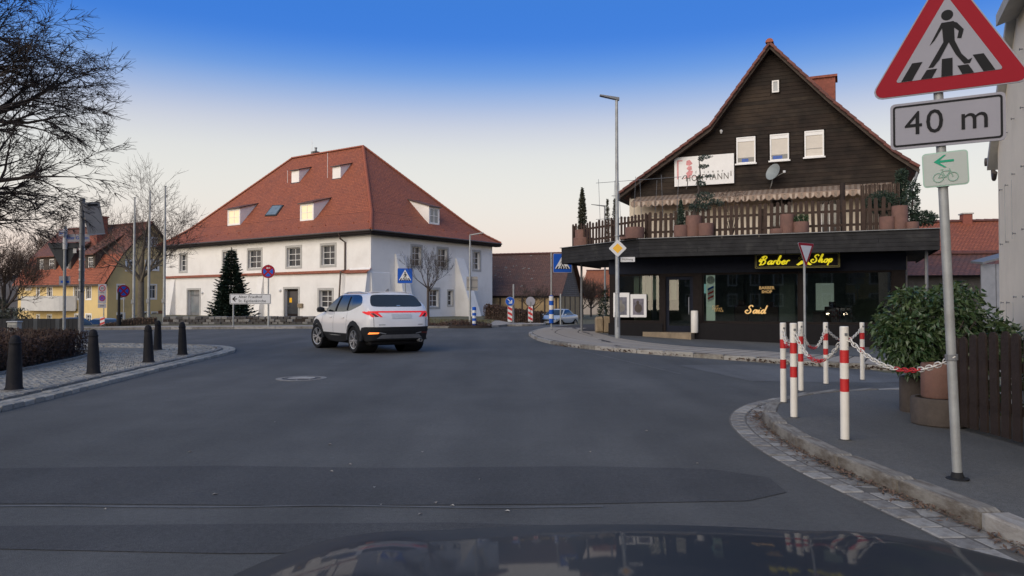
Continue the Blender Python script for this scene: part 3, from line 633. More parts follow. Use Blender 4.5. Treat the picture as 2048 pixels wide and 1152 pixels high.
mb = MB(); wall_holes(mb, -Lx, 0, SB, EZ, upL, .3, 0); wall_holes(mb, -Lx, 0, -1.5, SB, dnL + doors, .42, -.14)
upR = [rectR(*q) for q in ((821, 845, 492, 540), (873, 897, 497, 543), (944, 962, 501, 545))]; upR = [(a + SR, b - SR, 4.42, 6.02) for a, b, _, _ in upR]
dnR = [rectR(*q) for q in ((856, 880, 573, 622), (894, 907, 574, 617))]; dnR = [(dnR[0][0] + SR, dnR[0][1] - SR, 1.0, 2.45), (dnR[1][0] + .12, dnR[1][1] - .12, 1.1, 2.4)]
mr = MB(FR); wall_holes(mr, 0, Ly, -1.5, EZ, upR + dnR, .3, 0); mb.v += [v for v in mr.v]; o_ = len(mb.v) - len(mr.v)
mb.f += [[i + o_ for i in f] for f in mr.f]; mb.m += mr.m; mb.uv += mr.uv
mb.box(-Lx, -.02, Ly - .3, Ly, -1.5, EZ).box(-Lx, -Lx + .3, .02, Ly - .3, -1.5, EZ)
mb.add([(-.001, -.14, -1.5), (-.001, 0, -1.5), (-.001, 0, SB), (-.001, -.14, SB)], [(0, 1, 2, 3)])
mb.build('wall', K['plaster_white'], wh)
MB().box(-Lx + .4, -.4, .5, Ly - .4, -.5, EZ - .2).build('inner_core', K['interior_dark'], wh)
for i, q in enumerate(upL): window(wh, FL, *q, 2, 3, depth=.26, surround=SR)
for q in dnL: window(wh, sub(FL, 0, -.14), *q, 2, 3, depth=.3, surround=SR)
for q in upR: window(wh, FR, *q, 2, 3, depth=.26, surround=SR)
window(wh, FR, *dnR[0], 2, 3, depth=.26, surround=SR); window(wh, FR, *dnR[1], 1, 3, depth=.24, surround=.12)
for i, (a, b, c, d) in enumerate(doors):
    Fd = sub(FL, 0, -.14); m_ = MB(Fd).box(a, b, .3, .36, c, d - .5 if i == 0 else d); dr = m_.build('door', K['galv_dark' if i == 0 else 'wood_dark'], wh)
    MB(Fd).box(a + .12, b - .12, .285, .298, c + .25, d - .65 if i == 0 else d - .2).build('door_glass', K['pane_sky' if i == 0 else 'pane_dark'], dr)
    if i == 0: MB(Fd).box(a, b, .3, .35, d - .46, d).build('fanlight', K['pane_sky'], dr)
    else: MB(Fd).box(a + .3, a + .62, .278, .284, 1.35, 1.75).build('notice', K['sign_yellow'], dr)
    MB(Fd).tube([(a + .16 if i else b - .16, .285, 1.05), (a + .16 if i else b - .16, .25, 1.05), (a + .3 if i else b - .3, .25, 1.05)], .015, 6).build('handle', K['zinc'], dr)
    sm = MB(Fd); s = .18; sm.box(a - s, a, -.03, .05, c, d).box(b, b + s, -.03, .05, c, d).box(a - s, b + s, -.03, .05, d, d + s); sm.build('stone_surround', K['stone_trim'], dr)
for px, py in ((408, 586), (564, 581)):
    x, z = L_(px, py); MB(sub(FL, x, -.2, z)).lathe([(.02, -.13), (.11, -.06), (.13, 0), (.1, .08), (.02, .12)], 12).build('globe_lamp', K['sign_white'], wh, 60)
x, z = L_(605, 611); MB(sub(FL, x, 0)).box(-.28, .28, -.32, -.141, z - .17, z + .17, c=.02).build('mailbox', K['ochre_stone'], wh)
# tile string course with small pitched tiles, stepping out over the buttresses
sc = MB(); sc.slope([(-Lx, -.34, SB - .05), (-2.4, -.34, SB - .05), (-2.4, .02, SB + .2), (-Lx, .02, SB + .2)]).add([(-Lx, -.34, SB - .05), (-2.4, -.34, SB - .05), (-2.4, -.14, SB - .07), (-Lx, -.14, SB - .07)], [(0, 3, 2, 1)])
sc.slope([(-2.45, -.62, SB - .12), (.12, -.62, SB - .12), (.12, .02, SB + .24), (-2.45, .02, SB + .24)]).add([(-2.45, -.62, SB - .12), (.12, -.62, SB - .12), (.12, -.3, SB - .16), (-2.45, -.3, SB - .16)], [(0, 3, 2, 1)]); sc.build('string_course', K['tiles_red'], wh)
def buttress(F, x0, x1, top, d0, d1, base=-1.5, y0=0):
    k = (top - 0) / (top - base); mb = MB(F); D = d0 + (d1 - d0) * 1.0; Db = d0 + (d1 - d0) / k
    P = [(x0, y0 + .02, base), (x0, y0 - Db, base), (x0, y0 - d0, top), (x0, y0 + .02, top + d0 * 1.2), (x1, y0 + .02, base), (x1, y0 - Db, base), (x1, y0 - d0, top), (x1, y0 + .02, top + d0 * 1.2)]
    mb.add(P, [(3, 2, 1, 0), (4, 5, 6, 7), (1, 2, 6, 5), (2, 3, 7, 6)]); return mb.build('buttress', K['plaster_white'], wh)
buttress(FL, -2.3, 0.0, SB - .12, .38, .95)
xb, _ = L_(530, 600); buttress(FL, xb - .75, xb, SB - .15, .2, .75)
xb, _ = L_(353, 600); buttress(FL, xb - .75, xb, SB - .15, .2, .75)
buttress(FR, -.001, 2.0, 3.7, .05, .35)
xb, _ = R_(790, 580); buttress(FR, xb, xb + 1.0, 5.2, .1, 1.5)
xb, _ = R_(911, 580); buttress(FR, xb, xb + 1.15, 5.25, .1, 2.1)
# roof with bell-cast eaves
o = .6; e0x, e1x, e0y, e1y = -Lx - o, o, -o, Ly + o; i_ = 2.3; b0x, b1x, b0y, b1y = e0x + i_, e1x - i_, e0y + i_, e1y - i_; BZ = EZ + 1.75; ry = Ly / 2; r0, r1 = -19.45, -9.2
E = [(e0x, e0y), (e1x, e0y), (e1x, e1y), (e0x, e1y)]; B = [(b0x, b0y), (b1x, b0y), (b1x, b1y), (b0x, b1y)]; ez = EZ - .02
rf = MB()
for k in range(4):
    j = (k + 1) % 4; m_ = .45; md = lambda a, b: tuple(a[i] * (1 - m_) + b[i] * m_ for i in range(2)); zm = ez + (BZ - ez) * .39
    A0, A1 = md(E[k], B[k]), md(E[j], B[j])
    rf.slope([(*E[k], ez), (*E[j], ez), (*A1, zm), (*A0, zm)]); rf.slope([(*A0, zm), (*A1, zm), (*B[j], BZ), (*B[k], BZ)])
rf.slope([(*B[0], BZ), (*B[1], BZ), (r1, ry, RZ), (r0, ry, RZ)]); rf.slope([(*B[2], BZ), (*B[3], BZ), (r0, ry, RZ), (r1, ry, RZ)])
rf.slope([(*B[1], BZ), (*B[2], BZ), (r1, ry, RZ)]); rf.slope([(*B[3], BZ), (*B[0], BZ), (r0, ry, RZ)])
roof = rf.build('roof', K['tiles_red'], wh)
def hipl(k, end): return [(*E[k], ez + .03), (E[k][0] * .55 + B[k][0] * .45, E[k][1] * .55 + B[k][1] * .45, zm + .03), (*B[k], BZ + .03), (end, ry, RZ + .03)]
ridge_tiles(roof, hipl(1, r1)); ridge_tiles(roof, hipl(0, r0)); ridge_tiles(roof, hipl(2, r1)); ridge_tiles(roof, [(r0, ry, RZ + .03), (r1, ry, RZ + .03)])
cvm = MB()
for k in range(4):
    a, b = V((*E[k], 0)), V((*E[(k + 1) % 4], 0)); cvm.bar(a + V((0, 0, ez - .16)), b + V((0, 0, ez - .16)), .06, .26)
cvm.box(e0x + .05, e1x - .05, e0y + .05, -.16, ez - .34, ez - .27).box(.02, e1x - .05, -.15, e1y - .05, ez - .34, ez - .27)
cvm.build('eaves_board', K['wood_dark'], roof)
gt = MB()
for k in range(4):
    a, b = V((*E[k], ez - .05)), V((*E[(k + 1) % 4], ez - .05)); c = V(((e0x + e1x) / 2, ry, ez - .05)); n = (a + b) / 2 - c; n.z = 0; n.normalize(); gt.tube([a + n * .07, b + n * .07], .075, 8)
gt.build('gutter', K['gutter'], roof)
x, _ = L_(690, 500); MB().tube([(x, -.68, ez - .1), (x, -.5, ez - .55), (x + .1, -.1, ez - .8), (x + .1, -.1, SB + .2), (x, -.45, SB + .05), (x, -.7, .3)], .065, 8).build('downpipe', K['copper_dark'], wh)
sg = MB().box(-.03, .03, -.10, .10, 0, .2).mesh('snow_guard', K['ridge_tile'])
for k in range(17): ob('snow_guard', sg, roof, (-Lx + 1.2 + k * 1.68, -o + 1.15, ez + .62))
for k in range(9): ob('snow_guard', sg, roof, (o - 1.15, .6 + k * 1.75, ez + .62), (0, 0, pi / 2))
SL = (RZ - BZ) / (ry - b0y)                             # long-face slope
def on_long(px, py): n = V((0, -SL, 1)); return hit(px, py, FW, (0, b0y, BZ), n)
for (a, b, t, u, win) in ((455, 480, 419, 453, 1), (600, 627, 408, 445, 1), (583, 598, 342, 367, 0), (665, 681, 334, 359, 0)):
    p = on_long(a, u); q = hit(b, u, FW, (0, p.y, 0)); zt = hit(a, t, FW, (0, p.y, 0)).z
    dormer(wh, FL, (b0y, BZ), SL, p.x, q.x, p.y, zt - p.z, win=bool(win), pane='pane_lit', pitch=.3)
FRr = FR; SR_ = (RZ - BZ) / (b1x - r1)
p = hit(858, 449, FRw, (0, -b1x, BZ), (0, -SR_, 1)); q = hit(879, 449, FRw, (0, p.y, 0)); zt = hit(868, 414, FRw, (0, p.y, 0)).z
dormer(wh, FR, (-b1x, BZ), SR_, p.x, q.x, p.y, zt - p.z, win=True, pane='pane_sky', pitch=.3)
# roof light, chimney pot, rods
P = [on_long(*q) for q in ((530, 433), (553, 432), (568, 411), (546, 412))]; n = V((0, -SL, 1)).normalized()
sk = MB().add([p_ + n * .1 for p_ in P] + [p_ - n * .05 for p_ in P], [(0, 1, 2, 3), (0, 4, 5, 1), (1, 5, 6, 2), (2, 6, 7, 3), (3, 7, 4, 0)]).build('roof_window', K['sign_back_dark'], wh)
c_ = sum(P, V()) / 4; MB().add([p_ + (c_ - p_) * .16 + n * .115 for p_ in P], [(0, 1, 2, 3)]).build('pane', K['roof_light'], sk)
cx_ = hit(624, 300, FW, (0, ry, 0)).x; ch = MB().box(cx_ - .3, cx_ + .35, ry + .1, ry + .7, RZ - .3, RZ + .42, c=.02).build('chimney', K['stone_wall'], wh); MB().lathe([(.12, 0), (.1, .3), (.14, .32), (.14, .4)], 10, (cx_ + .1, ry + .4, RZ + .42)).build('chimney_pot', K['galv_dark'], ch)
for a, t, u in ((575, 341, 366), (655, 306, 356), (621, 280, 300)):
    p = on_long(a, u) if a != 621 else V((cx_, ry, RZ)); zt = hit(a, t, FW, (0, p.y, 0)).z; MB().tube([p, (p.x, p.y, zt)], .018, 5).build('lightning_rod', K['white_paint'], roof)

# ------------------------------------------------------------------ yellow mansard house
KX, KY, KB = -42.1, 78.0, -1.6
FYw = frame(KX, KY, (.866, -.5)); yh = thing('yellow_house', 'yellow house with tiled mansard roof and curved white balcony', 'house', (KX, KY, 0), R(-30))
FYR = frame(0, 0, (0, 1)); FYRw = FYw @ FYR
LX, LY = 17.3, 9.8
def yl(a, b, t, u): p, q = hit(a, (t + u) / 2, FYw), hit(b, (t + u) / 2, FYw); return p.x, q.x, hit((a + b) / 2, u, FYw).z, hit((a + b) / 2, t, FYw).z
def yr(a, b, t, u): p, q = hit(a, (t + u) / 2, FYRw), hit(b, (t + u) / 2, FYRw); return p.x, q.x, hit((a + b) / 2, u, FYRw).z, hit((a + b) / 2, t, FYRw).z
wl1 = [yl(*q) for q in ((52, 62, 573, 579), (74, 79, 574, 592), (95, 104, 574, 597), (148, 158, 571, 598), (172, 182, 571, 598), (172, 182, 629, 650), (74, 79, 630, 645), (95, 103, 630, 648), (150, 160, 629, 648))]
prof = [(-.5, 3.3), (1.5, 6.55), (4.9, 10.15), (8.3, 6.55), (10.3, 3.3)]
wr1 = [yr(*q) for q in ((235, 248, 570, 597), (298, 312, 570, 597), (235, 248, 627, 652), (284, 294, 625, 640), (304, 314, 625, 637))]; wr2 = [yr(*q) for q in ((288, 296, 476, 493), (303, 312, 476, 492), (252, 266, 521, 541), (291, 300, 521, 540), (304, 316, 521, 540))]
mb = MB(); wall_holes(mb, -LX, 0, KB, 3.6, wl1, .2, 0); mr = MB(FYR); wall_holes(mr, 0, LY, KB, 3.5, [q for q in wr1], .2, 0)
g0 = [(0, 3.5), (LY, 3.5), (LY - .1, 3.7), (8.2, 6.5), (4.9, 10.0), (1.6, 6.5), (.1, 3.7)]
mr.plate(g0, 0, .3)
for src in (mr,):
    o_ = len(mb.v); mb.v += src.v; mb.f += [[i + o_ for i in f] for f in src.f]; mb.m += src.m; mb.uv += src.uv
mb.box(-LX, -LX + .3, .01, LY, KB, 3.6).box(-LX, -.3, LY - .3, LY, KB, 3.6); mb.build('wall', K['plaster_yellow'], yh)
MB().box(-LX + .4, -.4, .35, LY - .4, KB, 3.5).build('inner_core', K['interior_dark'], yh)
for q in wl1: window(yh, FL, *q, 2 if q[1] - q[0] > .5 else 1, 2, depth=.14, surround=.12, proud=.02, smat='white_paint', fr=.08, topsplit=.68)
for q in wr1: window(yh, FYR, *q, 2, 2, depth=.14, surround=.12, proud=.02, smat='white_paint', fr=.08, topsplit=.68)
for q in wr2:
    Fq = sub(FYR, 0, -.06); window(yh, Fq, *q, 2, 2, depth=.05, surround=.11, proud=.02, smat='white_paint', fr=.08, topsplit=.68)
ry_ = MB(); x0, x1 = -LX - .35, .35
for (ya, za), (yb, zb), mi in zip(prof, prof[1:], (0, 1, 1, 0)): ry_.slope([(x0, ya, za), (x1, ya, za), (x1, yb, zb), (x0, yb, zb)], mi)
for x in (x0, x1):
    for (ya, za), (yb, zb) in zip(prof, prof[1:]): ry_.add([(x, ya, za), (x, yb, zb), (x, yb, zb - .2), (x, ya, za - .2)], [(0, 1, 2, 3)], 2)
rfy = ry_.build('roof', [K['tiles_red'], K['tiles_weathered'], K['wood_red']], yh)
ridge_tiles(rfy, [(x0, 4.9, 10.17), (x1, 4.9, 10.17)], 'ridge_tile_dark', .15, .42)
MB().box(x0, x1, -.55, -.2, 3.1, 3.28).build('gutter', K['copper_dark'], rfy)
p = hit(196, 470, FYw, (0, 3.2, 0)); cb = MB().box(p.x - .75, p.x + .75, 2.6, 3.9, 7.2, 10.9, c=.02).build('chimney', K['brick_red'], yh)
MB().box(p.x - .85, p.x + .85, 2.5, 4.0, 10.9, 11.05).build('chimney_cap', K['brick_red'], cb)
sl1 = (6.55 - 3.3) / 2.0
for wins in (((79, 87), (98, 108)), ((129, 138),), ((176, 186),)):
    a = hit(wins[0][0] - 2, 530, FYw, (0, .6, 0)).x; b = hit(wins[-1][1] + 2, 530, FYw, (0, .6, 0)).x
    yf = .55; zb_ = 3.3 + (yf + .5) * sl1; d = MB(); hs = []
    for w0, w1 in wins: hs.append((hit(w0, 530, FYw, (0, yf, 0)).x, hit(w1, 530, FYw, (0, yf, 0)).x, 4.85, 6.25))
    wall_holes(d, a - .3, b + .3, zb_ - .3, 6.6, hs, .15, yf)
    for x, fl in ((a - .3, 1), (b + .3, 0)): d.add([(x, yf, zb_ - .3), (x, yf, 6.6), (x, yf + 3.2, 8.2), (x, yf + .9, 6.3)], [(0, 1, 2, 3) if fl else (3, 2, 1, 0)])
    dm = d.build('dormer', K['timber'], yh)
    r_ = MB(); T = [(a - .6, yf - .4, 6.55), (b + .6, yf - .4, 6.55), (b + .6, 3.6, 8.9), (a - .6, 3.6, 8.9)]; r_.slope(T); r_.add(T + [(q[0], q[1], q[2] - .12) for q in T], [(0, 4, 5, 1), (1, 5, 6, 2), (3, 7, 4, 0), (7, 6, 5, 4)]); r_.build('dormer_roof', K['tiles_weathered'], dm)
    for q in hs: window(dm, sub(FL, 0, yf), *q, 2, 2, depth=.1, fr=.1, topsplit=.65, sill='white_paint', name='dormer_window')
# curved balcony
bx0, bx1 = hit(58, 612, FYw).x, hit(156, 612, FYw).x; bp = MB(); n = 18; zt, zb_ = 2.05, .45
out = [(bx0 + (bx1 - bx0) * k / n, -.25 - 1.5 * (1 - abs(2 * k / n - 1) ** 6)) for k in range(n + 1)]
for (xa, ya), (xb, yb) in zip(out, out[1:]): bp.add([(xa, ya, zb_), (xb, yb, zb_), (xb, yb, zt), (xa, ya, zt), (xa, ya + .12, zt), (xb, yb + .12, zt), (xa, ya + .12, zb_ + .2), (xb, yb + .12, zb_ + .2)], [(0, 1, 2, 3), (3, 2, 5, 4), (4, 5, 7, 6)])
bp.add([(x, y, zb_) for x, y in out] + [(bx1, 0, zb_), (bx0, 0, zb_)], [tuple(range(n + 2, -1, -1))]); bp.add([(x, y, zb_ + .2) for x, y in out] + [(bx1, 0, zb_ + .2), (bx0, 0, zb_ + .2)], [tuple(range(n + 3))]); bp.build('balcony', K['balcony'], yh)
MB(FYR).box(5.9, 8.6, -.9, 0, .1, .45).build('bay_canopy', K['tiles_weathered'], yh)

# ------------------------------------------------------------------ old barn
FBw = frame(4.5, 72, (.94, -.34)); bh = thing('barn', 'old timber framed barn with mossy brown tiled roof behind the hedge', 'barn', (4.5, 72, 0), atan2(-.34, .94))
BL, BD, BE, BR = 13.0, 8.0, 2.05, 6.35
mb = MB().box(-BL, 0, 0, BD, -1.5, BE + .3); mb.plate([(-BL, 0), (0, 0), (0, 1), (-BL, 1)], .1, .2); mb.build('wall', pm('daub', (.38, .27, .14), .9, .2, 2, .2, 20), bh)
FBR = frame(0, 0, (0, 1))
gm_ = MB(FBR).add([(0, -.02, BE - .1), (BD, -.02, BE - .1), (BD / 2, -.02, BR - .1)], [(0, 1, 2)], 0, [[(0, 0), (BD, 0), (BD / 2, BR - BE)]]); gm_.build('gable_tiles', K['tiles_hung'], bh)
for k in range(12): MB().box(-BL + k * 1.15, -BL + k * 1.15 + .16, -.03, .02, -1.4, BE).build('timber_post', K['timber'], bh)
MB().box(-BL, .02, -.04, .02, BE - .25, BE - .05).build('timber_rail', K['timber'], bh); MB().box(-BL, .02, -.037, .02, .3, .46).build('timber_rail', K['timber'], bh)
for x0_, x1_ in ((-3.4, -2.4), (-8, -7)): MB().bar((x0_, -.012, .46), (x1_, -.012, BE - .25), .06, .16).build('timber_brace', K['timber'], bh)
for k in range(5): MB(FBR).box(.1 + k * 1.9, .28 + k * 1.9, -.045, .02, -1.4, BE - .1).build('timber_post', K['timber'], bh)
r_ = MB(); r_.slope([(-BL - .4, -.5, BE - .05), (.4, -.5, BE - .05), (.4, BD / 2, BR), (-BL - .4, BD / 2, BR)]).slope([(-BL - .4, BD + .5, BE - .05), (.4, BD + .5, BE - .05), (.4, BD / 2, BR), (-BL - .4, BD / 2, BR)])
for a in ((-.5, BE - .05, BD / 2, BR), (BD + .5, BE - .05, BD / 2, BR)): r_.add([(.4, a[0], a[1]), (.4, a[2], a[3]), (.4, a[2], a[3] - .15), (.4, a[0], a[1] - .15)], [(0, 1, 2, 3)], 1)
rb = r_.build('roof', [K['tiles_brown'], K['timber']], bh); ridge_tiles(rb, [(-BL - .4, BD / 2, BR + .02), (.4, BD / 2, BR + .02)], 'ridge_tile_dark', .15, .42)
mo = MB(); rr = random.Random(4)
for k in range(38):
    x = -rr.gauss(5.2, 1.8); t_ = min(.95, max(.05, rr.gauss(.62, .2))); y = -.5 + t_ * (BD / 2 + .5); z = BE - .05 + t_ * (BR - BE + .05) + .03; s = rr.uniform(.04, .16)
    mo.add([(x - s, y - s * .3, z - s * .3), (x, y - s * .5, z - s * .5), (x + s, y, z + .005), (x, y + s * .5, z + s * .5)], [(0, 1, 2, 3)])
tag(mo.build('lichen', K['granite_b'], rb), kind='stuff')

# ------------------------------------------------------------------ plain houses farther back
def far_house(name, label, F, L, D, e, r, roofm, wallm, base=-3, windows=(), chim=None):
    t = thing(name, label, 'house', F.to_translation(), F.to_euler().z); mb = MB(); mb.box(0, L, 0, D, base, e)
    for x in (0, L): mb.add([(x, 0, e), (x, D, e), (x, D / 2, r)], [(0, 1, 2), (2, 1, 0)])
    mb.build('wall', K[wallm], t); q = MB(); q.slope([(-.4, -.5, e - .15), (L + .4, -.5, e - .15), (L + .4, D / 2, r), (-.4, D / 2, r)]).slope([(-.4, D + .5, e - .15), (L + .4, D + .5, e - .15), (L + .4, D / 2, r), (-.4, D / 2, r)])
    for x in (-.4, L + .4):
        for y in (-.5, D + .5): q.add([(x, y, e - .15), (x, D / 2, r), (x, D / 2, r - .2), (x, y, e - .35)], [(0, 1, 2, 3)])
    ro = q.build('roof', K[roofm], t); ridge_tiles(ro, [(-.4, D / 2, r + .02), (L + .4, D / 2, r + .02)], 'ridge_tile_dark', .16, .5)
    for x0, x1, z0, z1 in windows: window(t, sub(M.Identity(4), 0, -.1), x0, x1, z0, z1, 2, 2, depth=.08, surround=.1, proud=.02, smat='white_paint', fr=.08, topsplit=.66)
    if chim: c = MB().box(chim - .28, chim + .28, D / 2 - .4, D / 2 + .3, r - .6, r + .45, c=.02).build('chimney', K['brick_red'], t); MB().box(chim - .34, chim + .34, D / 2 - .47, D / 2 + .37, r + .45, r + .53).build('chimney_cap', K['stone_trim'], c)
    return t
p0 = at(1846, 540, 46); far_house('red_roofed_house', 'house with broad red tiled roof and small chimney behind the laurel bush', frame(p0.x, p0.y, (.97, -.22)), 14, 9, at(1900, 512, 46).z - .2, at(1900, 446, 50).z + .05, 'tiles_red', 'plaster_cream', chim=3.9)
p0 = at(1800, 560, 33); far_house('brown_roofed_shed', 'low outbuilding with dull brown tiled roof in front of the red roof', frame(p0.x, p0.y, (.985, -.17)), 9, 5, at(1880, 545, 33).z, at(1880, 508, 35).z, 'tiles_weathered', 'stone_wall')
p0 = at(1166, 600, 108); far_house('orange_roofed_house', 'distant house with bright orange roof seen under the shop canopy', frame(p0.x, p0.y, (.95, -.3)), 10, 9, 1.35 + .9, at(1190, 540, 110).z, 'tiles_orange', 'house_far')
# houses across the street behind the viewer; they darken the shop windows' reflections
for (x, y, a, L, D, e, r, rm, wm, lab) in ((-58, -24, 24, 15, 10, 5.6, 10.5, 'tiles_weathered', 'plaster_cream', 'cream house with weathered roof across the street, reflected in the shop door'), (-38, -34, 16, 21, 11, 6.2, 11.5, 'tiles_brown', 'stone_wall', 'dark stone house across the street, reflected in the barber window'), (-19, -40, 8, 21, 11, 5.8, 11, 'tiles_red', 'plaster_yellow', 'ochre house with red roof across the street, reflected behind the give way sign'), (2, -44, 2, 22, 11, 6, 11, 'tiles_weathered', 'stone_wall', 'grey house at the street end, reflected in the right shop window')):
    far_house('street_house', lab, frame(x, y, (-cos(R(a)), sin(R(a)))) @ M.Translation((-L, 0, 0)), L, D, e, r, rm, wm, windows=[(1.5 + k * 2.9, 2.6 + k * 2.9, z, z + 1.5) for k in range(int(L / 2.9)) for z in (.9, 3.6)], chim=4)
# glazed lean-to beside the right-hand white house
p0 = at(1962, 525, 22); gh = thing('lean_to', 'small lean-to with grey sheet roof beside the right white wall', 'shed', (p0.x, p0.y, 0), R(-6))
for k in range(6): MB().box(k * .42, k * .42 + .40, 0, .04, -.3, at(1962, 528, 22).z).build('plank', K['zinc'], gh)
MB().add([(-.05, -.2, p0.z), (2.6, -.2, p0.z + .75), (2.6, .5, p0.z + .82), (-.05, .5, p0.z + .07), (-.05, -.2, p0.z - .06), (2.6, -.2, p0.z + .69), (2.6, .5, p0.z + .76), (-.05, .5, p0.z + .01)], [(0, 1, 2, 3), (0, 4, 5, 1), (3, 7, 4, 0), (7, 6, 5, 4)]).build('roof_sheet', K['galv_dark'], gh)

# ------------------------------------------------------------------ white half-hipped house at the right edge
W0 = V((6.89, 10.6)); wd = V((-.42, -.9)).normalized()
FEw = frame(W0.x + wd.x * 0, W0.y, (wd.x, wd.y)); eh = thing('pale_house', 'pale plastered gable wall with climbing-plant pegs at the right edge', 'house', (W0.x, W0.y, 0), FEw.to_euler().z)
# facade seen from the street: x runs from the far corner toward the viewer, inward is +y
FEw2 = FEw
sgn = 1 if (FEw.to_3x3() @ V((0, 1, 0))).x > 0 else -1
zE, zT, run, WL = 3.6, 4.95, 1.6, 7.5
poly = [(0, -.6), (WL, -.6), (WL, zE), (WL - run, zT), (run, zT), (0, zE)]
MB().plate(poly, 0, .35).build('wall', K['plaster_right'], eh)
MB().box(0.0, .3, .36, 8, -.6, zE).build('side_wall', K['plaster_right'], eh)
rr_ = MB(); ov = .10
V1 = [(-.25, -ov, zE - .2), (run, -ov, zT + .12), (run, 8, zT + .12), (-.25, 8, zE - .2)]; rr_.slope(V1)
rr_.add(V1 + [(q[0], q[1], q[2] - .13) for q in V1], [(0, 4, 5, 1), (7, 6, 5, 4), (3, 7, 4, 0)], 1)
V2 = [(run - .05, -ov - .12, zT - .02), (WL - run, -ov - .12, zT - .02), (WL / 2, 2.4, zT + 3.2), (WL / 2 - .1, 2.4, zT + 3.2)]; rr_.slope(V2); rr_.add(V2[:2] + [(q[0], q[1], q[2] - .14) for q in V2[:2]] + [(run, 0, zT - .1), (WL - run, 0, zT - .1)], [(0, 2, 3, 1), (2, 4, 5, 3)], 1)
rr_.slope([(run, -ov, zT + .12), (WL / 2 - .1, 2.4, zT + 3.2), (WL / 2 - .1, 8, zT + 3.2), (run, 8, zT + .12)])
re_ = rr_.build('roof', [K['tiles_weathered'], K['stone_trim']], eh)
MB().tube([(-.30, -.12, zE - .2), (-.30, 8, zE - .2)], .06, 8).build('gutter', K['gutter'], re_)
MB().tube([(-.28, -.02, zE - .24), (-.26, -.02, zE - .4), (-.14, -.03, zE - .48), (-.02, -.03, zE - .4)], .03, 6).build('gutter_bracket', K['gutter'], re_)
pg = MB().lathe([(.006, 0), (.006, .03), (.014, .03), (.014, .038)], 8).mesh('wall_peg', K['galv_dark'])
for z in (.75, 1.35, 2.15, 2.9, 3.6, 4.3):
    for x in (.35, .8, 1.3, 1.9, 2.6):
        if x > .2 + max(0, z - zE) * .82: ob('wall_peg', pg, eh, (x, 0, z + .07 * (x > 1)), (pi / 2, 0, 0))
for x in (.35, .8, 1.3):
    MB().tube([(x, -.04, .75), (x, -.04, 1.35)], .002, 4).build('climbing_wire', K['galv'], eh); MB().tube([(x, -.04, 2.15), (x, -.04, 2.9)], .002, 4).build('climbing_wire', K['galv'], eh)
MB().tube([(.02, -.03, 1.05), (.6, -.03, 1.05), (.6, -.03, .4)], .008, 5).build('wall_pipe', K['galv_dark'], eh)
# ------------------------------------------------------------------ lettering and sign helpers
def text_mesh(txt, size, mat, shear=0, bold=0, ext=.002, spacing=1.0, align='CENTER', name='lettering'):
    c = bpy.data.curves.new('txt', 'FONT'); c.body = txt; c.size = size; c.shear = shear; c.offset = bold; c.extrude = ext; c.space_character = spacing
    c.align_x = align; c.align_y = 'CENTER'; c.resolution_u = 3
    o = bpy.data.objects.new('txt', c); COL.objects.link(o); dg = bpy.context.evaluated_depsgraph_get(); dg.update()
    me = bpy.data.meshes.new_from_object(o.evaluated_get(dg)); bpy.data.objects.remove(o); bpy.data.curves.remove(c)
    me.name = name; me.materials.clear(); me.materials.append(K[mat]); return me
def lettering(parent, F, x, y, z, txt, size, mat, name='lettering', sx=1, **k):
    """text standing in frame F, facing -y"""
    return ob(name, text_mesh(txt, size, mat, name=name, **k), parent, F @ V((x, y, z)), (F @ M.Rotation(pi / 2, 4, 'X')).to_euler(), (sx, 1, 1))
def strokes(parent, F, x, y, z, lines, s, r, mat, name='lettering', shear=.0, depth=.25):
    """hand-drawn script: polylines in a unit grid, swept as flattened ribbons"""
    mb = MB(F)
    for ln in lines:
        P = [V((p[0], p[1])) for p in ln]; D = []
        for i in range(len(P) - 1):
            a, b, c, d = P[max(i - 1, 0)], P[i], P[i + 1], P[min(i + 2, len(P) - 1)]
            for k in range(4): t = k / 4; D.append(.5 * ((2 * b) + (c - a) * t + (2 * a - 5 * b + 4 * c - d) * t * t + (3 * b - a - 3 * c + d) * t ** 3))
        D.append(P[-1]); Q = [(x + (p.x + p.y * shear) * s, y, z + p.y * s) for p in D]
        k0 = len(mb.v); mb.tube(Q, [r * (.75 + .5 * (abs((D[min(i + 1, len(D) - 1)] - D[max(i - 1, 0)]).normalized().y))) for i in range(len(D))], 5)
    return mb.build(name, K[mat], parent, 60)
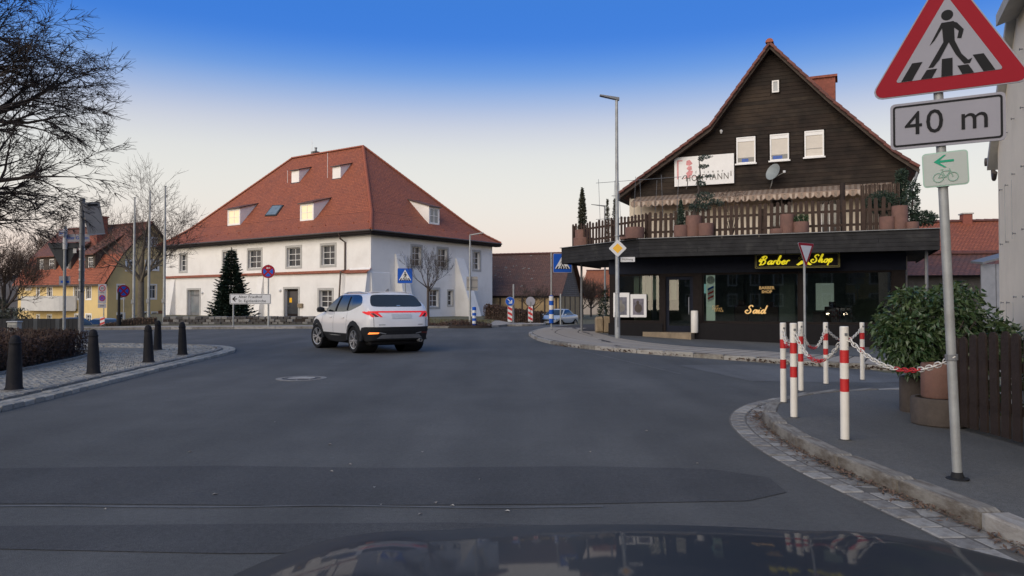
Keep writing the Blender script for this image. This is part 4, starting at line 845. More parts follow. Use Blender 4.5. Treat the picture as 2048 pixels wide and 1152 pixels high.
GL = {'B': (1.0, [[(.15, .72), (.0, .5), (.1, .35), (.3, .55), (.42, .95), (.30, .4), (.22, .0), (.12, -.05)], [(.15, .85), (.45, 1.02), (.72, .92), (.66, .68), (.38, .55), (.66, .5), (.72, .22), (.5, .0), (.22, .04)]]),
      'a': (.60, [[(.42, .38), (.26, .46), (.08, .28), (.08, .08), (.2, .02), (.34, .14), (.44, .34)], [(.48, .48), (.43, .2), (.46, .02), (.60, .12)]]), 'r': (.42, [[(.14, .46), (.10, .2), (.06, .0)], [(.1, .26), (.2, .42), (.32, .46), (.38, .38)]]),
      'b': (.58, [[(.0, .12), (.2, .6), (.28, 1.0), (.18, .95), (.1, .3), (.16, .02), (.36, .06), (.42, .3), (.32, .42), (.40, .3), (.58, .32)]]), 'e': (.46, [[(.08, .22), (.34, .27), (.34, .40), (.22, .46), (.07, .28), (.1, .06), (.24, .0), (.42, .12)]]),
      'S': (.85, [[(.72, .82), (.58, 1.0), (.36, .95), (.28, .74), (.5, .52), (.58, .22), (.36, .0), (.1, .05), (-.05, .25), (.1, .42), (.26, .32)]]), 'h': (.62, [[(.0, .12), (.22, .6), (.30, 1.0), (.2, .95), (.1, .02)], [(.12, .2), (.28, .44), (.40, .38), (.36, .1), (.44, .01), (.62, .12)]]),
      'o': (.54, [[(.3, .45), (.1, .32), (.12, .04), (.32, .02), (.42, .26), (.3, .45), (.54, .36)]]), 'p': (.6, [[(.0, .14), (.16, .46), (.06, -.38)], [(.14, .3), (.3, .46), (.42, .3), (.32, .04), (.14, .05)]]),
      'i': (.34, [[(.0, .12), (.14, .45), (.1, .1), (.18, .01), (.34, .12)], [(.2, .66), (.23, .7)]]), 'd': (.64, [[(.44, .36), (.26, .46), (.08, .28), (.1, .05), (.26, .02), (.46, .4), (.60, 1.0), (.46, .3), (.48, .02), (.64, .12)]])}
def script(word, gap=1.0):
    out = []; x = 0
    for ch in word:
        w, L = GL[ch]; out += [[(p[0] + x, p[1]) for p in ln] for ln in L]; x += w * gap
    return out, x
def rrect(w, h, r=.02, n=5, cx=0, cz=0):
    out = []
    for sx, sz, a0 in ((1, -1, -pi / 2), (1, 1, 0), (-1, 1, pi / 2), (-1, -1, pi)):
        for k in range(n): a = a0 + pi / 2 * k / (n - 1); out.append((cx + sx * (w / 2 - r) + cos(a) * r, cz + sz * (h / 2 - r) + sin(a) * r))
    return out
def disc(r, n=28, cx=0, cz=0): return [(cx + r * cos(2 * pi * k / n), cz + r * sin(2 * pi * k / n)) for k in range(n)]
def rtri(side, r=.04, up=True, cz=0, n=5):
    h = side * .866; c = [(-side / 2, -h / 3), (side / 2, -h / 3), (0, 2 * h / 3)]; out = []
    for i in range(3):
        x, z = c[i]; L = hypot(x, z); px, pz = x - x / L * 2 * r, z - z / L * 2 * r; a0 = atan2(z, x)
        for k in range(n): a = a0 + R(-60 + 120 * k / (n - 1)); out.append((px + r * cos(a), pz + r * sin(a)))
    return [(x, (z if up else -z) + cz) for x, z in out]
def walker(s, cx=0, cz=0, zebra=True):
    """pedestrian on a crossing: list of polygons in unit scale s"""
    P = [disc(.075, 16, 0, .60)]
    P += [[(-.07, .5), (.08, .5), (.09, .22), (-.05, .22)], [(-.07, .5), (-.02, .5), (-.16, .26), (-.22, .20), (-.19, .26)], [(.06, .5), (.12, .47), (.2, .36), (.17, .24), (.12, .25), (.14, .35), (.07, .42)]]
    P += [[(-.05, .22), (.02, .22), (-.10, -.02), (-.18, -.12), (-.24, -.12)], [(.01, .22), (.09, .22), (.17, .02), (.25, -.08), (.30, -.06), (.27, -.13), (.20, -.13), (.10, .02)]]
    if zebra:
        for k, (x, t) in enumerate(((-.46, -.09), (-.235, -.045), (-.005, 0), (.225, .045), (.45, .09))): P.append([(x - .075 + t * .6, -.27), (x + .065 + t * .6, -.27), (x + .065 - t * .9, -.02 if k in (0, 2, 4) else -.145), (x - .065 - t * .9, -.02 if k in (0, 2, 4) else -.145)])
    return [[(cx + x * s, cz + z * s) for x, z in p] for p in P]
def mark(parent, F, polys, y, mat, name):
    mb = MB(F)
    for k, p in enumerate(polys): mb.plate(p, y - .0004 * (k % 5), y + .002)
    return mb.build(name, K[mat], parent)

# ------------------------------------------------------------------ barber shop with gabled house above
P0 = (6.23, 28.0); ex = (cos(R(-24)), sin(R(-24))); FSw = frame(*P0, ex); I4 = M.Identity(4)
sh = thing('shop_house', 'dark timber gabled house over a barber shop with terrace canopy', 'house', (*P0, 0), R(-24))
def S_(px, py, y=0): return hit(px, py, FSw, (0, y, 0))
def srect(a, b, t, u, y=0): m_ = (t + u) / 2; return S_(a, m_, y).x, S_(b, m_, y).x, S_((a + b) / 2, u, y).z, S_((a + b) / 2, t, y).z
X0, X1 = S_(1219, 600).x, S_(1812, 600).x; CT, CB = 3.62, 3.0
# shop front frame with openings
wA = srect(1232, 1320, 552, 640); dO = srect(1331, 1386, 553, 660); wB = srect(1404, 1598, 548, 640); wC = srect(1606, 1786, 545, 645)
ZB, ZT = .62, 2.42
wA = (wA[0], wA[1], ZB, ZT); wB = (wB[0], wB[1], ZB, ZT); wC = (wC[0], wC[1], ZB, ZT); dO = (dO[0], dO[1], .26, 2.32)
fr_ = MB(); wall_holes(fr_, X0, X1, -.5, CB + .3, [wA, dO, wB, wC], .22, 0); fr_.box(X0, X0 + .25, .221, 9, -.5, CB + .3).box(X1 - .25, X1, .221, 9, -.5, CB + .3); fr_.build('shop_front', K['wood_dark'], sh)
bt = MB(); bt.box(X0 - .03, dO[0] - .1, -.06, -.001, -.5, ZB - .06).box(dO[1] + .12, X1 + .03, -.34, -.001, -.5, ZB - .03); bt.build('base_plinth', K['base_tile'], sh)
MB().box(X0 - .02, X1 + .02, -.03, -.001, ZT + .02, CB).build('signboard_band', K['navy'], sh)
MB().box(X0 + .3, X1 - .3, 5.2, 5.3, -.3, CB).build('back_wall', K['interior_dark'], sh); MB().box(X0 + .25, X1 - .25, .23, 5.2, -.3, .12).build('shop_floor', K['interior_floor'], sh); MB().box(X0 + .25, X1 - .25, .23, 5.2, 2.62, 2.7).build('shop_ceiling', K['interior_dark'], sh)
for q in (wA, wB, wC):
    w = MB().box(q[0], q[1], .10, .112, q[2], q[3]).build('shop_window', K['shop_glass'], sh); f_ = MB(); t_ = .05
    f_.box(q[0], q[0] + t_, .06, .15, q[2], q[3]).box(q[1] - t_, q[1], .06, .15, q[2], q[3]).box(q[0] + t_, q[1] - t_, .06, .15, q[2], q[2] + t_).box(q[0] + t_, q[1] - t_, .06, .15, q[3] - t_, q[3]); f_.build('window_frame', K['wood_dark'], w)
dr = MB(); dr.box(dO[0], dO[0] + .12, .08, .15, dO[2], dO[3]).box(dO[1] - .12, dO[1], .08, .15, dO[2], dO[3]).box(dO[0] + .12, dO[1] - .12, .08, .15, dO[2], dO[2] + .22).box(dO[0] + .12, dO[1] - .12, .08, .15, dO[3] - .12, dO[3]); door = dr.build('door', K['navy'], sh)
MB().box(dO[0] + .12, dO[1] - .12, .10, .112, dO[2] + .22, dO[3] - .12).build('door_glass', K['shop_glass'], door); MB().tube([(dO[1] - .16, .06, .9), (dO[1] - .16, .04, .95), (dO[1] - .16, .04, 1.5), (dO[1] - .16, .06, 1.55)], .018, 6).build('pull_handle', K['zinc'], door)
MB().box(dO[0] + .15, dO[1] - .2, 5.1, 5.18, 1.75, 2.15).build('interior_screen', K['lit_teal'], sh)
st = S_(1283, 661, -.3); MB().add([(st.x, -.12, .02), (dO[1] + .11, -1.0, .0), (dO[1] + .11, -.0, .0), (st.x, 0, .02), (st.x, -.12, .24), (dO[1] + .11, -1.0, .245), (dO[1] + .11, -.0, .25), (st.x, 0, .24)], [(4, 5, 6, 7), (0, 1, 5, 4), (1, 2, 6, 5), (3, 0, 4, 7)]).build('entrance_step', K['ochre_stone'], sh)
# interior shapes seen through the glass
for x, h in ((wB[0] + 1.1, 1.25), (wB[0] + 2.2, 1.2), (wC[0] + .9, 1.2)):
    c = MB().box(x - .28, x + .28, 2.0, 2.5, .45, .6, c=.03).box(x - .27, x + .27, 2.42, 2.56, .6, h, c=.03).box(x - .12, x + .12, 2.52, 2.6, h, h + .18, c=.02); c.lathe([(.3, .13), (.28, .17), (.05, .2), (.05, .46)], 14, (x, 2.25, 0)); c.build('barber_chair', K['interior_red'], sh)
for x0, x1 in ((wB[0] + .7, wB[0] + 1.0), (wB[0] + 1.15, wB[0] + 1.35), (wB[0] + 1.6, wB[0] + 1.85)): MB().box(x0, x1, 3.9, 3.95, 1.0, 2.15).build('mirror', K['interior_panel'], sh)
MB().box(wB[0] + 2.55, wB[1] - .25, 1.9, 1.95, .13, 2.3).build('partition', K['interior_dark'], sh); MB().box(wC[0] + .3, wC[0] + .95, 3.4, 3.45, 1.05, 2.1).build('mirror', K['lit_panel'], sh)
MB().box(wC[0] + .2, wC[0] + .9, 2.9, 3.3, .13, 1.0).build('cabinet', K['interior_red'], sh)
for x0, x1 in ((dO[0] + .2, dO[0] + .62), (wB[0] + .5, wB[0] + .9)): MB().box(x0, x1, 1.2, 1.26, 2.53, 2.57).build('tube_lamp', K['tube_light'], sh)
for k in range(7): MB().box(wA[0] + .62 + k * .24, wA[0] + .62 + k * .24 + .2, .32 + .05 * (k % 2), .35 + .05 * (k % 2), 1.45, 2.38).build('curtain_panel', K['curtain'], sh)
# barber pole panel and window lettering
q = S_(1420, 600); bp_ = MB().box(q.x - .17, q.x + .15, .2, .22, ZB + .06, ZT - .06).build('barber_panel', K['lit_panel'], sh)
MB(sub(I4, q.x, .17, 2.18)).plate(disc(.15, 20), 0, .01).build('barber_globe', K['sign_white'], bp_); cy = sub(I4, q.x, .16, 1.66)
for k in range(6): z_ = -.24 + k * .085; MB(cy).plate([(-.11, z_ - .06), (.11, z_ + .05), (.11, z_ + .13), (-.11, z_ + .02)], 0, .008).build('barber_stripe', K[('sign_white', 'red_paint', 'sign_white', 'red_paint', 'sign_white', 'sign_blue')[k]], bp_)
for k, (zz, ww) in enumerate(((1.20, .5), (1.12, .62), (1.04, .42))): lettering(sh, I4, q.x + .18 + .06 * k, .095, zz, ('CUT', 'SHAVE', 'STYLE')[k], .1, 'gold', spacing=1.3)
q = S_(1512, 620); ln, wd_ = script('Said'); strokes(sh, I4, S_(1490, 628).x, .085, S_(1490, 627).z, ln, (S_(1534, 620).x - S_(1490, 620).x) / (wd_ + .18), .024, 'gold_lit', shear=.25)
q = S_(1533, 577); lettering(sh, I4, q.x, .09, q.z + .02, 'BARBER', .15, 'gold', bold=.004); lettering(sh, I4, q.x, .09, q.z - .12, 'SHOP', .14, 'gold', bold=.004)
# illuminated sign
a, b, c, d = srect(1509, 1681, 506, 535, -.62); Fg = sub(I4, (a + b) / 2, -.62, (c + d) / 2); w_, h_ = b - a, .56
sg_ = tag(MB(M.Translation((0, 0, 0))).plate(rrect(w_, h_, .04), 0, .10).build('shop_sign', K['sign_black']), 'black sign with glowing yellow script reading Barber Shop over the window', 'sign')
sg_.matrix_world = FSw @ Fg
for s_, k_ in ((.985, .0), (.955, .0)):
    o_ = rrect(w_ * s_, h_ - (1 - s_) * w_, .035); i2 = rrect(w_ * s_ - .022, h_ - (1 - s_) * w_ - .022, .03); mb = MB(); n_ = len(o_)
    mb.add([(x, -.006, z) for x, z in o_] + [(x, -.006, z) for x, z in i2], [(i, (i + 1) % n_, n_ + (i + 1) % n_, n_ + i) for i in range(n_)]); mb.build('sign_border', K['neon_yellow_dim'], sg_)
ln, wd_ = script('Barber'); k_ = (w_ * .365) / wd_; strokes(sg_, I4, -w_ * .455, -.012, -.13, ln, k_, .021, 'neon_yellow', shear=.3)
ln, wd_ = script('Shop'); strokes(sg_, I4, w_ * .165, -.012, -.09, ln, (w_ * .25) / wd_, .021, 'neon_yellow', shear=.3)
ms = [(-.30, -.11), (-.22, -.14), (-.10, -.10), (0, -.06), (.10, -.10), (.22, -.14), (.30, -.11), (.2, -.05), (.1, .03), (0, .0), (-.1, .03), (-.2, -.05)]
mark(sg_, I4, [[(x * .85 + .24, z - .04) for x, z in ms]], -.01, 'neon_yellow', 'moustache'); ln, wd_ = script('Said'); strokes(sg_, I4, .06, -.012, .04, ln, .36 / wd_, .010, 'neon_yellow_dim', shear=.3)
for x in (-w_ * .4, w_ * .4): MB().bar((x, .10, .2), (x, .60, .2), .03, .03).build('bracket', K['galv_dark'], sg_)
# two framed posters on the left window
for i, (a, b, t_, u) in enumerate(((1227, 1259, 587, 636), (1261, 1293, 590, 636))):
    x0, x1, z0, z1 = srect(a, b, t_, u); Fp = sub(I4, (x0 + x1) / 2, .0, (z0 + z1) / 2 + .03); w2, h2 = x1 - x0, z1 - z0
    o = MB().plate(rrect(w2, h2, .02), 0, .045).build('poster_frame', K['white_paint']); tag(o, ('white framed photo poster behind the lamp post in the shop window', 'white framed photo poster beside the shop door side of the pair')[i], 'poster'); o.matrix_world = FSw @ sub(Fp, 0, -.02)
    MB().plate(rrect(w2 - .2, h2 - .26, .005, cz=-.04), -.004, 0).build('picture', K[('poster_a', 'poster_b')[i]], o)
    blob = MB(); blob.plate([(x * .30, z * .34 - .1) for x, z in disc(.5, 14)], -.007, -.004).plate([(-.02 + x * .12, .12 + z * .15) for x, z in disc(.5, 12)], -.0075, -.004); blob.build('portrait', K[('granite_b', 'concrete_ring')[i]], o)
# canopy: fascia planks and soffit boards
edge = [(8.35, -1.6), (-1.1, -1.6), (-5.2, 1.5), (-5.2, 7.0)]
MB().add([(x, y, CT - .06) for x, y in [(8.35, 7), (8.35, -1.57), (-1.1, -1.57), (-5.17, 1.5), (-5.17, 7)]], [(0, 1, 2, 3, 4)][:1]).build('terrace_deck', K['concrete_ring'], sh)
MB().add([(x, y, CB + .05) for x, y in [(8.35, 7), (8.35, -1.57), (-1.1, -1.57), (-5.17, 1.5), (-5.17, 7)]], [(4, 3, 2, 1, 0)]).build('soffit', K['wood_fascia'], sh)
rP = random.Random(9)
for (xa, ya), (xb, yb) in list(zip(edge, edge[1:])) + [((8.35, 7.0), (8.35, -1.6))]:
    for k in range(5):
        z0 = CB - .02 + k * .132; d_ = V((xb - xa, yb - ya, 0)); L = d_.length; d_.normalize(); cuts = [0] + sorted(rP.uniform(.15, .85) * L for _ in range(2 if L > 6 else 0)) + [L]
        for c0, c1 in zip(cuts, cuts[1:]):
            a, b = V((xa, ya, z0 + .064)) + d_ * (c0 + .004), V((xa, ya, z0 + .064)) + d_ * (c1 - .004); n_ = V((d_.y, -d_.x, 0)) * (.012 * (4 - k) * 0 + rP.uniform(0, .006))
            MB().bar(a + n_, b + n_, .03, .124).build('fascia_plank', K['wood_fascia'], sh)
MB().box(-1.1, 8.36, -1.68, -1.56, CT + .012, CT + .035).build('drip_edge', K['galv_dark'], sh); MB().bar((-1.12, -1.62, CT + .02), (-5.24, 1.49, CT + .02), .12, .022).build('drip_edge', K['galv_dark'], sh)
MB().tube([(8.05, -.9, -.4), (8.05, -.9, CB)], .05, 8).build('canopy_post', K['galv_dark'], sh); MB().tube([(-4.6, 2.3, -.2), (-4.6, 2.3, CB)], .05, 8).build('canopy_post', K['galv_dark'], sh)
# upper storey wall and gable
GY = 2.5; prof = [(-2.97, 5.80), (.85, 8.33), (3.1, 11.3), (5.13, 9.02), (7.27, 6.83), (8.12, 6.15)]
def pz(x):
    for (a, za), (b, zb) in zip(prof, prof[1:]):
        if a <= x <= b: return za + (zb - za) * (x - a) / (b - a)
    return -1
ww = [(S_(1345, 425, GY).x, S_(1420, 425, GY).x, 3.9, 5.1), (S_(1540, 425, GY).x, S_(1586, 425, GY).x, 3.62, 5.4), (S_(1640, 425, GY).x, S_(1680, 425, GY).x, 3.9, 5.2)]
uw = MB(); wall_holes(uw, -2.55, 7.75, CT - .05, 5.72, ww, .2, GY); uw.box(-2.55, -2.3, GY + .21, 11, 0, 5.75).box(7.5, 7.75, GY + .21, 11, 0, 5.9); uw.build('upper_wall', K['plaster_cream'], sh)
for q in ww: window(sh, sub(I4, 0, GY), *q, 2, 1, depth=.15, fr=.07)
gw = [srect(*q, GY) for q in ((1473, 1511, 274, 327), (1540, 1578, 268, 321), (1609, 1648, 261, 314))] + [srect(1544, 1558, 161, 185, GY)]
bk = MB(); bk.plate([(-2.5, 5.7)] + [(x, z - .12) for x, z in prof[1:-1]] + [(7.7, 6.35), (7.7, 5.7)], GY + .06, GY + .1); bk.build('gable_backing', K['wood_gable'], sh)
def xr(z):                                              # gable extent at height z
    lo = next((a + (b - a) * (z - za) / (zb - za) for (a, za), (b, zb) in zip(prof, prof[1:]) if za <= z <= zb), None); hi = next((a + (b - a) * (z - za) / (zb - za) for (a, za), (b, zb) in zip(prof, prof[1:]) if zb <= z <= za and zb < za), None)
    return lo, hi
z = 5.68; bh_ = .148
while z < 11.15:
    zc = z + bh_ / 2; a = xr(max(5.81, z + bh_)); b = xr(max(6.16, z + bh_)); lo = (a[0] if a[0] is not None else -2.5); hi = b[1] if b[1] is not None else 7.7
    lo, hi = max(lo + .06, -2.5), min(hi - .06, 7.72)
    l2, h2 = xr(max(5.81, z))[0], xr(max(6.16, z))[1]; l2 = max((l2 if l2 is not None else -2.5) + .06, -2.5); h2 = min((h2 if h2 is not None else 7.7) - .06, 7.72)
    segs = [(lo, hi)]
    for w in gw:
        if w[2] - .05 < zc < w[3] + .05:
            segs = [s for p in segs for s in (((p[0], w[0] - .06), (w[1] + .06, p[1])) if p[0] < w[0] < p[1] else (p,))]
    segs2 = []
    for p in segs:
        m_ = p[0] + (p[1] - p[0]) * rP.uniform(.3, .7); segs2 += [(p[0], m_ - .002), (m_ + .002, p[1])] if p[1] - p[0] > 3.5 else [p]
    for k, (p, q) in enumerate(segs2):
        if q - p < .05: continue
        pb = l2 if abs(p - lo) < 1e-6 else p; qb = h2 if abs(q - hi) < 1e-6 else q; y0, y1 = GY + rP.uniform(.0, .006), GY + .05
        vs = [(pb, y0 - .014, z + .004), (qb, y0 - .014, z + .004), (q, y0, z + bh_), (p, y0, z + bh_), (pb, y1, z + .004), (qb, y1, z + .004), (q, y1, z + bh_), (p, y1, z + bh_)]
        MB().add(vs, [(0, 1, 2, 3), (0, 4, 5, 1), (1, 5, 6, 2), (2, 6, 7, 3), (3, 7, 4, 0)]).build('cladding_board', K[rP.choice(['wood_gable', 'wood_gable', 'wood_gable_b'])], sh)
    z += bh_
for i, q in enumerate(gw):
    Fq = sub(I4, 0, GY - .07); w = window(sh, Fq, *q, 1, 1, depth=.1, fr=.05, pane='blind' if i != 3 else 'pane_sky', surround=None)
    if i < 3:
        MB(Fq).box(q[0] - .05, q[1] + .05, -.06, .06, q[2] - .06, q[2] - .004).build('sill', K['white_paint'], w); MB(Fq).box(q[0] + .05, q[1] - .05, .055, .068, q[3] - .18, q[3] - .05).build('blind_box', K['white_paint'], w)
        MB(Fq).box(q[0] + .05, q[1] - .05, .058, .07, q[2] + (.22 if i < 2 else .32), q[2] + (.24 if i < 2 else .34)).build('blind_rail', K['stone_trim'], w)
        if i < 2:
            MB(Fq).box(q[0] + .05, q[1] - .05, .066, .072, q[2] + .05, q[2] + .22).build('lower_pane', K['pane_dark'], w); MB(Fq).box(q[0] + .1 + .1 * (1 - i), q[0] + .45, .060, .0655, q[2] + .06, q[2] + .19).build('papers', K['paper_blue'], w)
# roof: two tiled slopes with verge tiles
rs = MB(); y0, y1 = GY - .45, GY + 10
for (xa, za), (xb, zb) in zip(prof, prof[1:]):
    rs.slope([(xa, y0, za), (xb, y0, zb), (xb, y1, zb), (xa, y1, za)]); rs.add([(xa, y0, za), (xb, y0, zb), (xb, y0, zb - .2), (xa, y0, za - .2), (xa, y0 + .05, za - .2), (xb, y0 + .05, zb - .2)], [(3, 2, 1, 0), (4, 5, 2, 3)], 1)
    rs.add([(xa, y0 + .05, za - .2), (xb, y0 + .05, zb - .2), (xb, GY + .02, zb - .17), (xa, GY + .02, za - .17)], [(3, 2, 1, 0)], 2)
    if xa < -2: rs.add([(xa, y0, za), (xa, y1, za), (xa, y1, za - .2), (xa, y0, za - .2)], [(0, 1, 2, 3)], 1)
rsh = rs.build('roof', [K['tiles_weathered'], K['timber'], K['wood_fence']], sh)
vt = MB().box(-.185, .185, -.10, .12, -.07, .035, c=.015).mesh('verge_tile', K['ridge_tile_dark']); vt2 = MB().box(-.185, .185, -.10, .12, -.07, .035, c=.015).mesh('verge_tile', K['tiles_weathered_plain'])
for (xa, za), (xb, zb) in zip(prof, prof[1:]):
    L = hypot(xb - xa, zb - za); n_ = round(L / .34); up_ = zb > za
    for k in range(n_):
        t_ = (k + .5) / n_; ang = -atan2(zb - za, xb - xa) + (.07 if up_ else -.07); ob('verge_tile', rP.choice([vt, vt2]), rsh, (xa + (xb - xa) * t_, y0 - .02, za + (zb - za) * t_ + .03), (0, ang, 0))
ridge_tiles(rsh, [(3.1, y0 - .12, 11.33), (3.1, y1, 11.33)], 'ridge_tile', .15, .4)
q = S_(1645, 170, GY + 4.5); ch = MB().box(q.x - .52, q.x + .52, GY + 4.0, GY + 4.9, 8.2, S_(1645, 156, GY + 4).z, c=.015).build('chimney', K['brick_red'], sh); zc = S_(1645, 156, GY + 4).z; MB().box(q.x - .6, q.x + .6, GY + 3.92, GY + 4.98, zc, zc + .1).build('chimney_cap', K['brick_red'], ch)
MB().tube([(-2.9, GY - .4, 5.78), (-3.2, GY - .4, 5.8)], .015, 5).build('roof_hook', K['galv_dark'], rsh)
MB().tube([(8.1, GY - .4, 6.1), (7.85, GY - .35, 5.3), (7.8, GY - .1, 5.0)], .05, 7).build('downpipe', K['galv_dark'], sh)
q = S_(1443, 264, GY); MB(sub(I4, q.x, GY - .08, q.z)).lathe([(.02, -.08), (.06, 0), (.05, .06), (.01, .08)], 10).build('outdoor_lamp', K['sign_white'], sh)
# HOFFMANN board
a, b, t_, u = srect(1349, 1468, 314, 374, GY - .12); bd = MB().plate(rrect(b - a, 1.18, .01), 0, .09).build('name_board', K['white_paint']); tag(bd, 'large white board lettered HOFFMANN with a pink figure on the dark gable', 'sign'); q = S_(1408, 340.5, GY - .12); bd.matrix_world = FSw @ sub(I4, (a + b) / 2, GY - .14, q.z)
w_ = b - a
for txt, x, z_, s_, sp_ in (('HOFFMANN', .13, -.30, .36, 1.12),): ob('lettering', text_mesh(txt, s_, 'ink', spacing=sp_, ext=.003), bd, (x * w_ / 2.3, -.006, z_), (pi / 2, 0, 0), (.80, 1, 1))
ob('lettering', text_mesh('f r i s e u r', .15, 'ink', spacing=1.5, ext=.003), bd, (.22, -.006, -.07), (pi / 2, 0, 0)); ob('lettering', text_mesh('salon', .10, 'ink', ext=.003), bd, (w_ / 2 - .12, -.006, -.2), (pi / 2, -pi / 2, 0))
fg = MB(); fg.plate([(-1.06 + x, z) for x, z in ((0, -.3), (.06, -.3), (.06, .42), (.22, .42), (.22, .47), (0, .47))], -.006, 0)
for p in ([(-.72, .42), (-.6, .46), (-.52, .36), (-.48, .3), (-.6, .22), (-.74, .26)], [(-.66, .2), (-.52, .2), (-.5, .06), (-.62, .02), (-.72, .1)], [(-.62, .04), (-.46, .0), (-.52, -.18), (-.68, -.22), (-.74, -.08)], [(-.7, -.2), (-.58, -.18), (-.66, -.27), (-.86, -.3)], [(-.64, -.24), (-.1, -.22), (-.1, -.235), (-.64, -.26)]): fg.plate([(x + .04, z) for x, z in p], -.007, 0)
fg.build('pink_figure', K['pink_ink'], bd); strokes(bd, I4, -.86, -.006, -.3, [[(.0, .0), (.12, .14), (.22, -.02), (.20, -.3), (.16, -.42)]], 1, .014, 'ink', name='flourish')
# satellite dish
q = S_(1547, 343, GY - .35); ds = thing('satellite_dish', 'grey satellite dish below the gable windows', 'satellite dish', FSw @ V((q.x, GY - .05, q.z - .45)), R(-24)); mb = MB(M.Translation((0, -.34, .42)) @ M.Rotation(R(-38), 4, 'Z') @ M.Rotation(R(72), 4, 'X') @ M.Scale(.88, 4))
mb.lathe([(.0, -.07), (.14, -.055), (.28, -.012), (.37, .035), (.375, .045), (.36, .04), (.27, .0), (.13, -.045), (.0, -.06)], 24, cap=False); mb.build('reflector', K['dish'], ds, 60); MB().tube([(-.15, .03, -.15), (-.1, -.15, -.05), (0, -.3, .3)], .022, 6).build('mast', K['galv'], ds); MB().tube([(.05, -.42, .2), (.42, -.75, .32)], .014, 5).build('feed_arm', K['galv'], ds); MB().box(.38, .47, -.82, -.72, .29, .38, c=.01).build('receiver', K['sign_white'], ds)
# ------------------------------------------------------------------ awning, terrace fence, planters and terrace plants
aw = thing('awning', 'beige and brown striped scalloped awning over the terrace', 'awning', (*P0, 0), R(-24))
ax0, ax1 = S_(1262, 390, GY - .9).x, S_(1786, 370, GY - .9).x; zt_, zf_ = 5.74, 5.40; n_ = int((ax1 - ax0) / .095); yF = GY - .95
A_, B_ = MB(), MB()
for k in range(n_):
    x0, x1 = ax0 + (ax1 - ax0) * k / n_, ax0 + (ax1 - ax0) * (k + 1) / n_; m_ = A_ if k % 2 else B_; sag = .02 * sin(k * .9)
    m_.add([(x0, GY - .03, zt_), (x1, GY - .03, zt_), (x1, yF, zf_ + sag * 0), (x0, yF, zf_)], [(0, 1, 2, 3), (3, 2, 1, 0)])
    sc = [(x0, yF, zf_)] + [(x0 + (x1 - x0) * j / 6, yF - .005, zf_ - .10 - .11 * max(0, sin(pi * ((k % 3) + j / 6) / 3)) ** .6) for j in range(7)] + [(x1, yF, zf_)]
    m_.add(sc, [tuple(range(len(sc))), tuple(range(len(sc) - 1, -1, -1))])
A_.build('light_stripes', K['awning_a'], aw); B_.build('brown_stripes', K['awning_b'], aw); MB().tube([(ax0, yF + .02, zf_ + .01), (ax1, yF + .02, zf_ + .01)], .025, 6).build('front_bar', K['awning_b'], aw)
for x in (ax0 + .6, (ax0 + ax1) / 2, ax1 - .6): MB().tube([(x, GY - .03, zf_ - .1), (x + .3, GY - .5, zf_ - .05), (x, yF + .03, zf_)], .02, 5).build('folding_arm', K['white_paint'], aw)

def picket_mesh(h, w=.115, t=.022, mat='wood_fence'):
    P = [(-w / 2, 0), (w / 2, 0), (w / 2, h - w * .5)] + [(w / 2 * cos(a), h - w * .5 + w * .5 * sin(a)) for a in (R(30), R(60), R(90), R(120), R(150))] + [(-w / 2, h - w * .5)]
    return MB().plate(P, -t / 2, t / 2).mesh('picket', K[mat])
fe = thing('terrace_fence', 'brown round-topped picket fence along the terrace edge', 'fence', (*P0, 0), R(-24)); rF = random.Random(5)
def fence_line(x): return -1.2 if x > -.9 else -1.2 + (-.9 - x) * .745
x = -4.75; pms = [picket_mesh(h) for h in (.92, .95, .98)] ; pms2 = [picket_mesh(h) for h in (1.05, 1.08)]
while x < 7.0:
    y = fence_line(x); ob('picket', rF.choice(pms2 if x > .8 else pms), fe, (x, y, CT + .05 + rF.uniform(-.02, .02)), (0, rF.uniform(-.025, .025), (R(-36.6) if x < -.9 else 0) + rF.uniform(-.05, .05))); x += .165 if x < -.9 else .19
for z in (CT + .28, CT + .74):
    MB().bar((-.9, -1.165, z), (7.1, -1.165, z), .035, .08).build('fence_rail', K['wood_fence'], fe); MB().bar((-.9, -1.165, z), (-4.8, fence_line(-4.8) + .035, z), .035, .08).build('fence_rail', K['wood_fence'], fe)
for x in (-4.7, -2.6, -.9, 1.1, 3.1, 5.1, 7.0): MB().box(x - .04, x + .04, fence_line(x) + .055, fence_line(x) + .135, CT - .05, CT + .95).build('fence_post', K['wood_fence'], fe)
MB().tube([(S_(1685, 400, .2).x, .2, CT - .05), (S_(1685, 400, .2).x, .2, S_(1685, 366, .2).z)], .085, 10).build('post', K['wood_red']); pst = bpy.data.objects['post']; pst.matrix_world = FSw; pst.name = 'parasol_post'; tag(pst, 'thick reddish wooden post standing behind the terrace fence', 'post')
pli = [0]
def ringpot(px0, px1, pyt, pyb, label, y=-1.38, mat='terracotta'):
    x0, x1, zt = S_(px0, pyt, y).x, S_(px1, pyt, y).x, S_((px0 + px1) / 2, pyt, y).z; r = (x1 - x0) / 2; zb = CT + .036
    t = thing('planter', label, 'planter', FSw @ V(((x0 + x1) / 2, y + .0, zb)), rF.uniform(0, 1)); h = max(.1, zt - zb)
    MB().lathe([(r * .9, 0), (r, .02), (r, h - .02), (r * .97, h), (r * .85, h), (r * .85, h - .06)], 36, cap=False, rf=lambda a: 1 + .022 * abs(sin(9 * a))).build('pot', K[mat], t, 30); MB().lathe([(r * .86, h - .05), (.02, h - .03)], 18).build('soil', K['soil'], t); return t, V(((x0 + x1) / 2, y, zb + h)), r
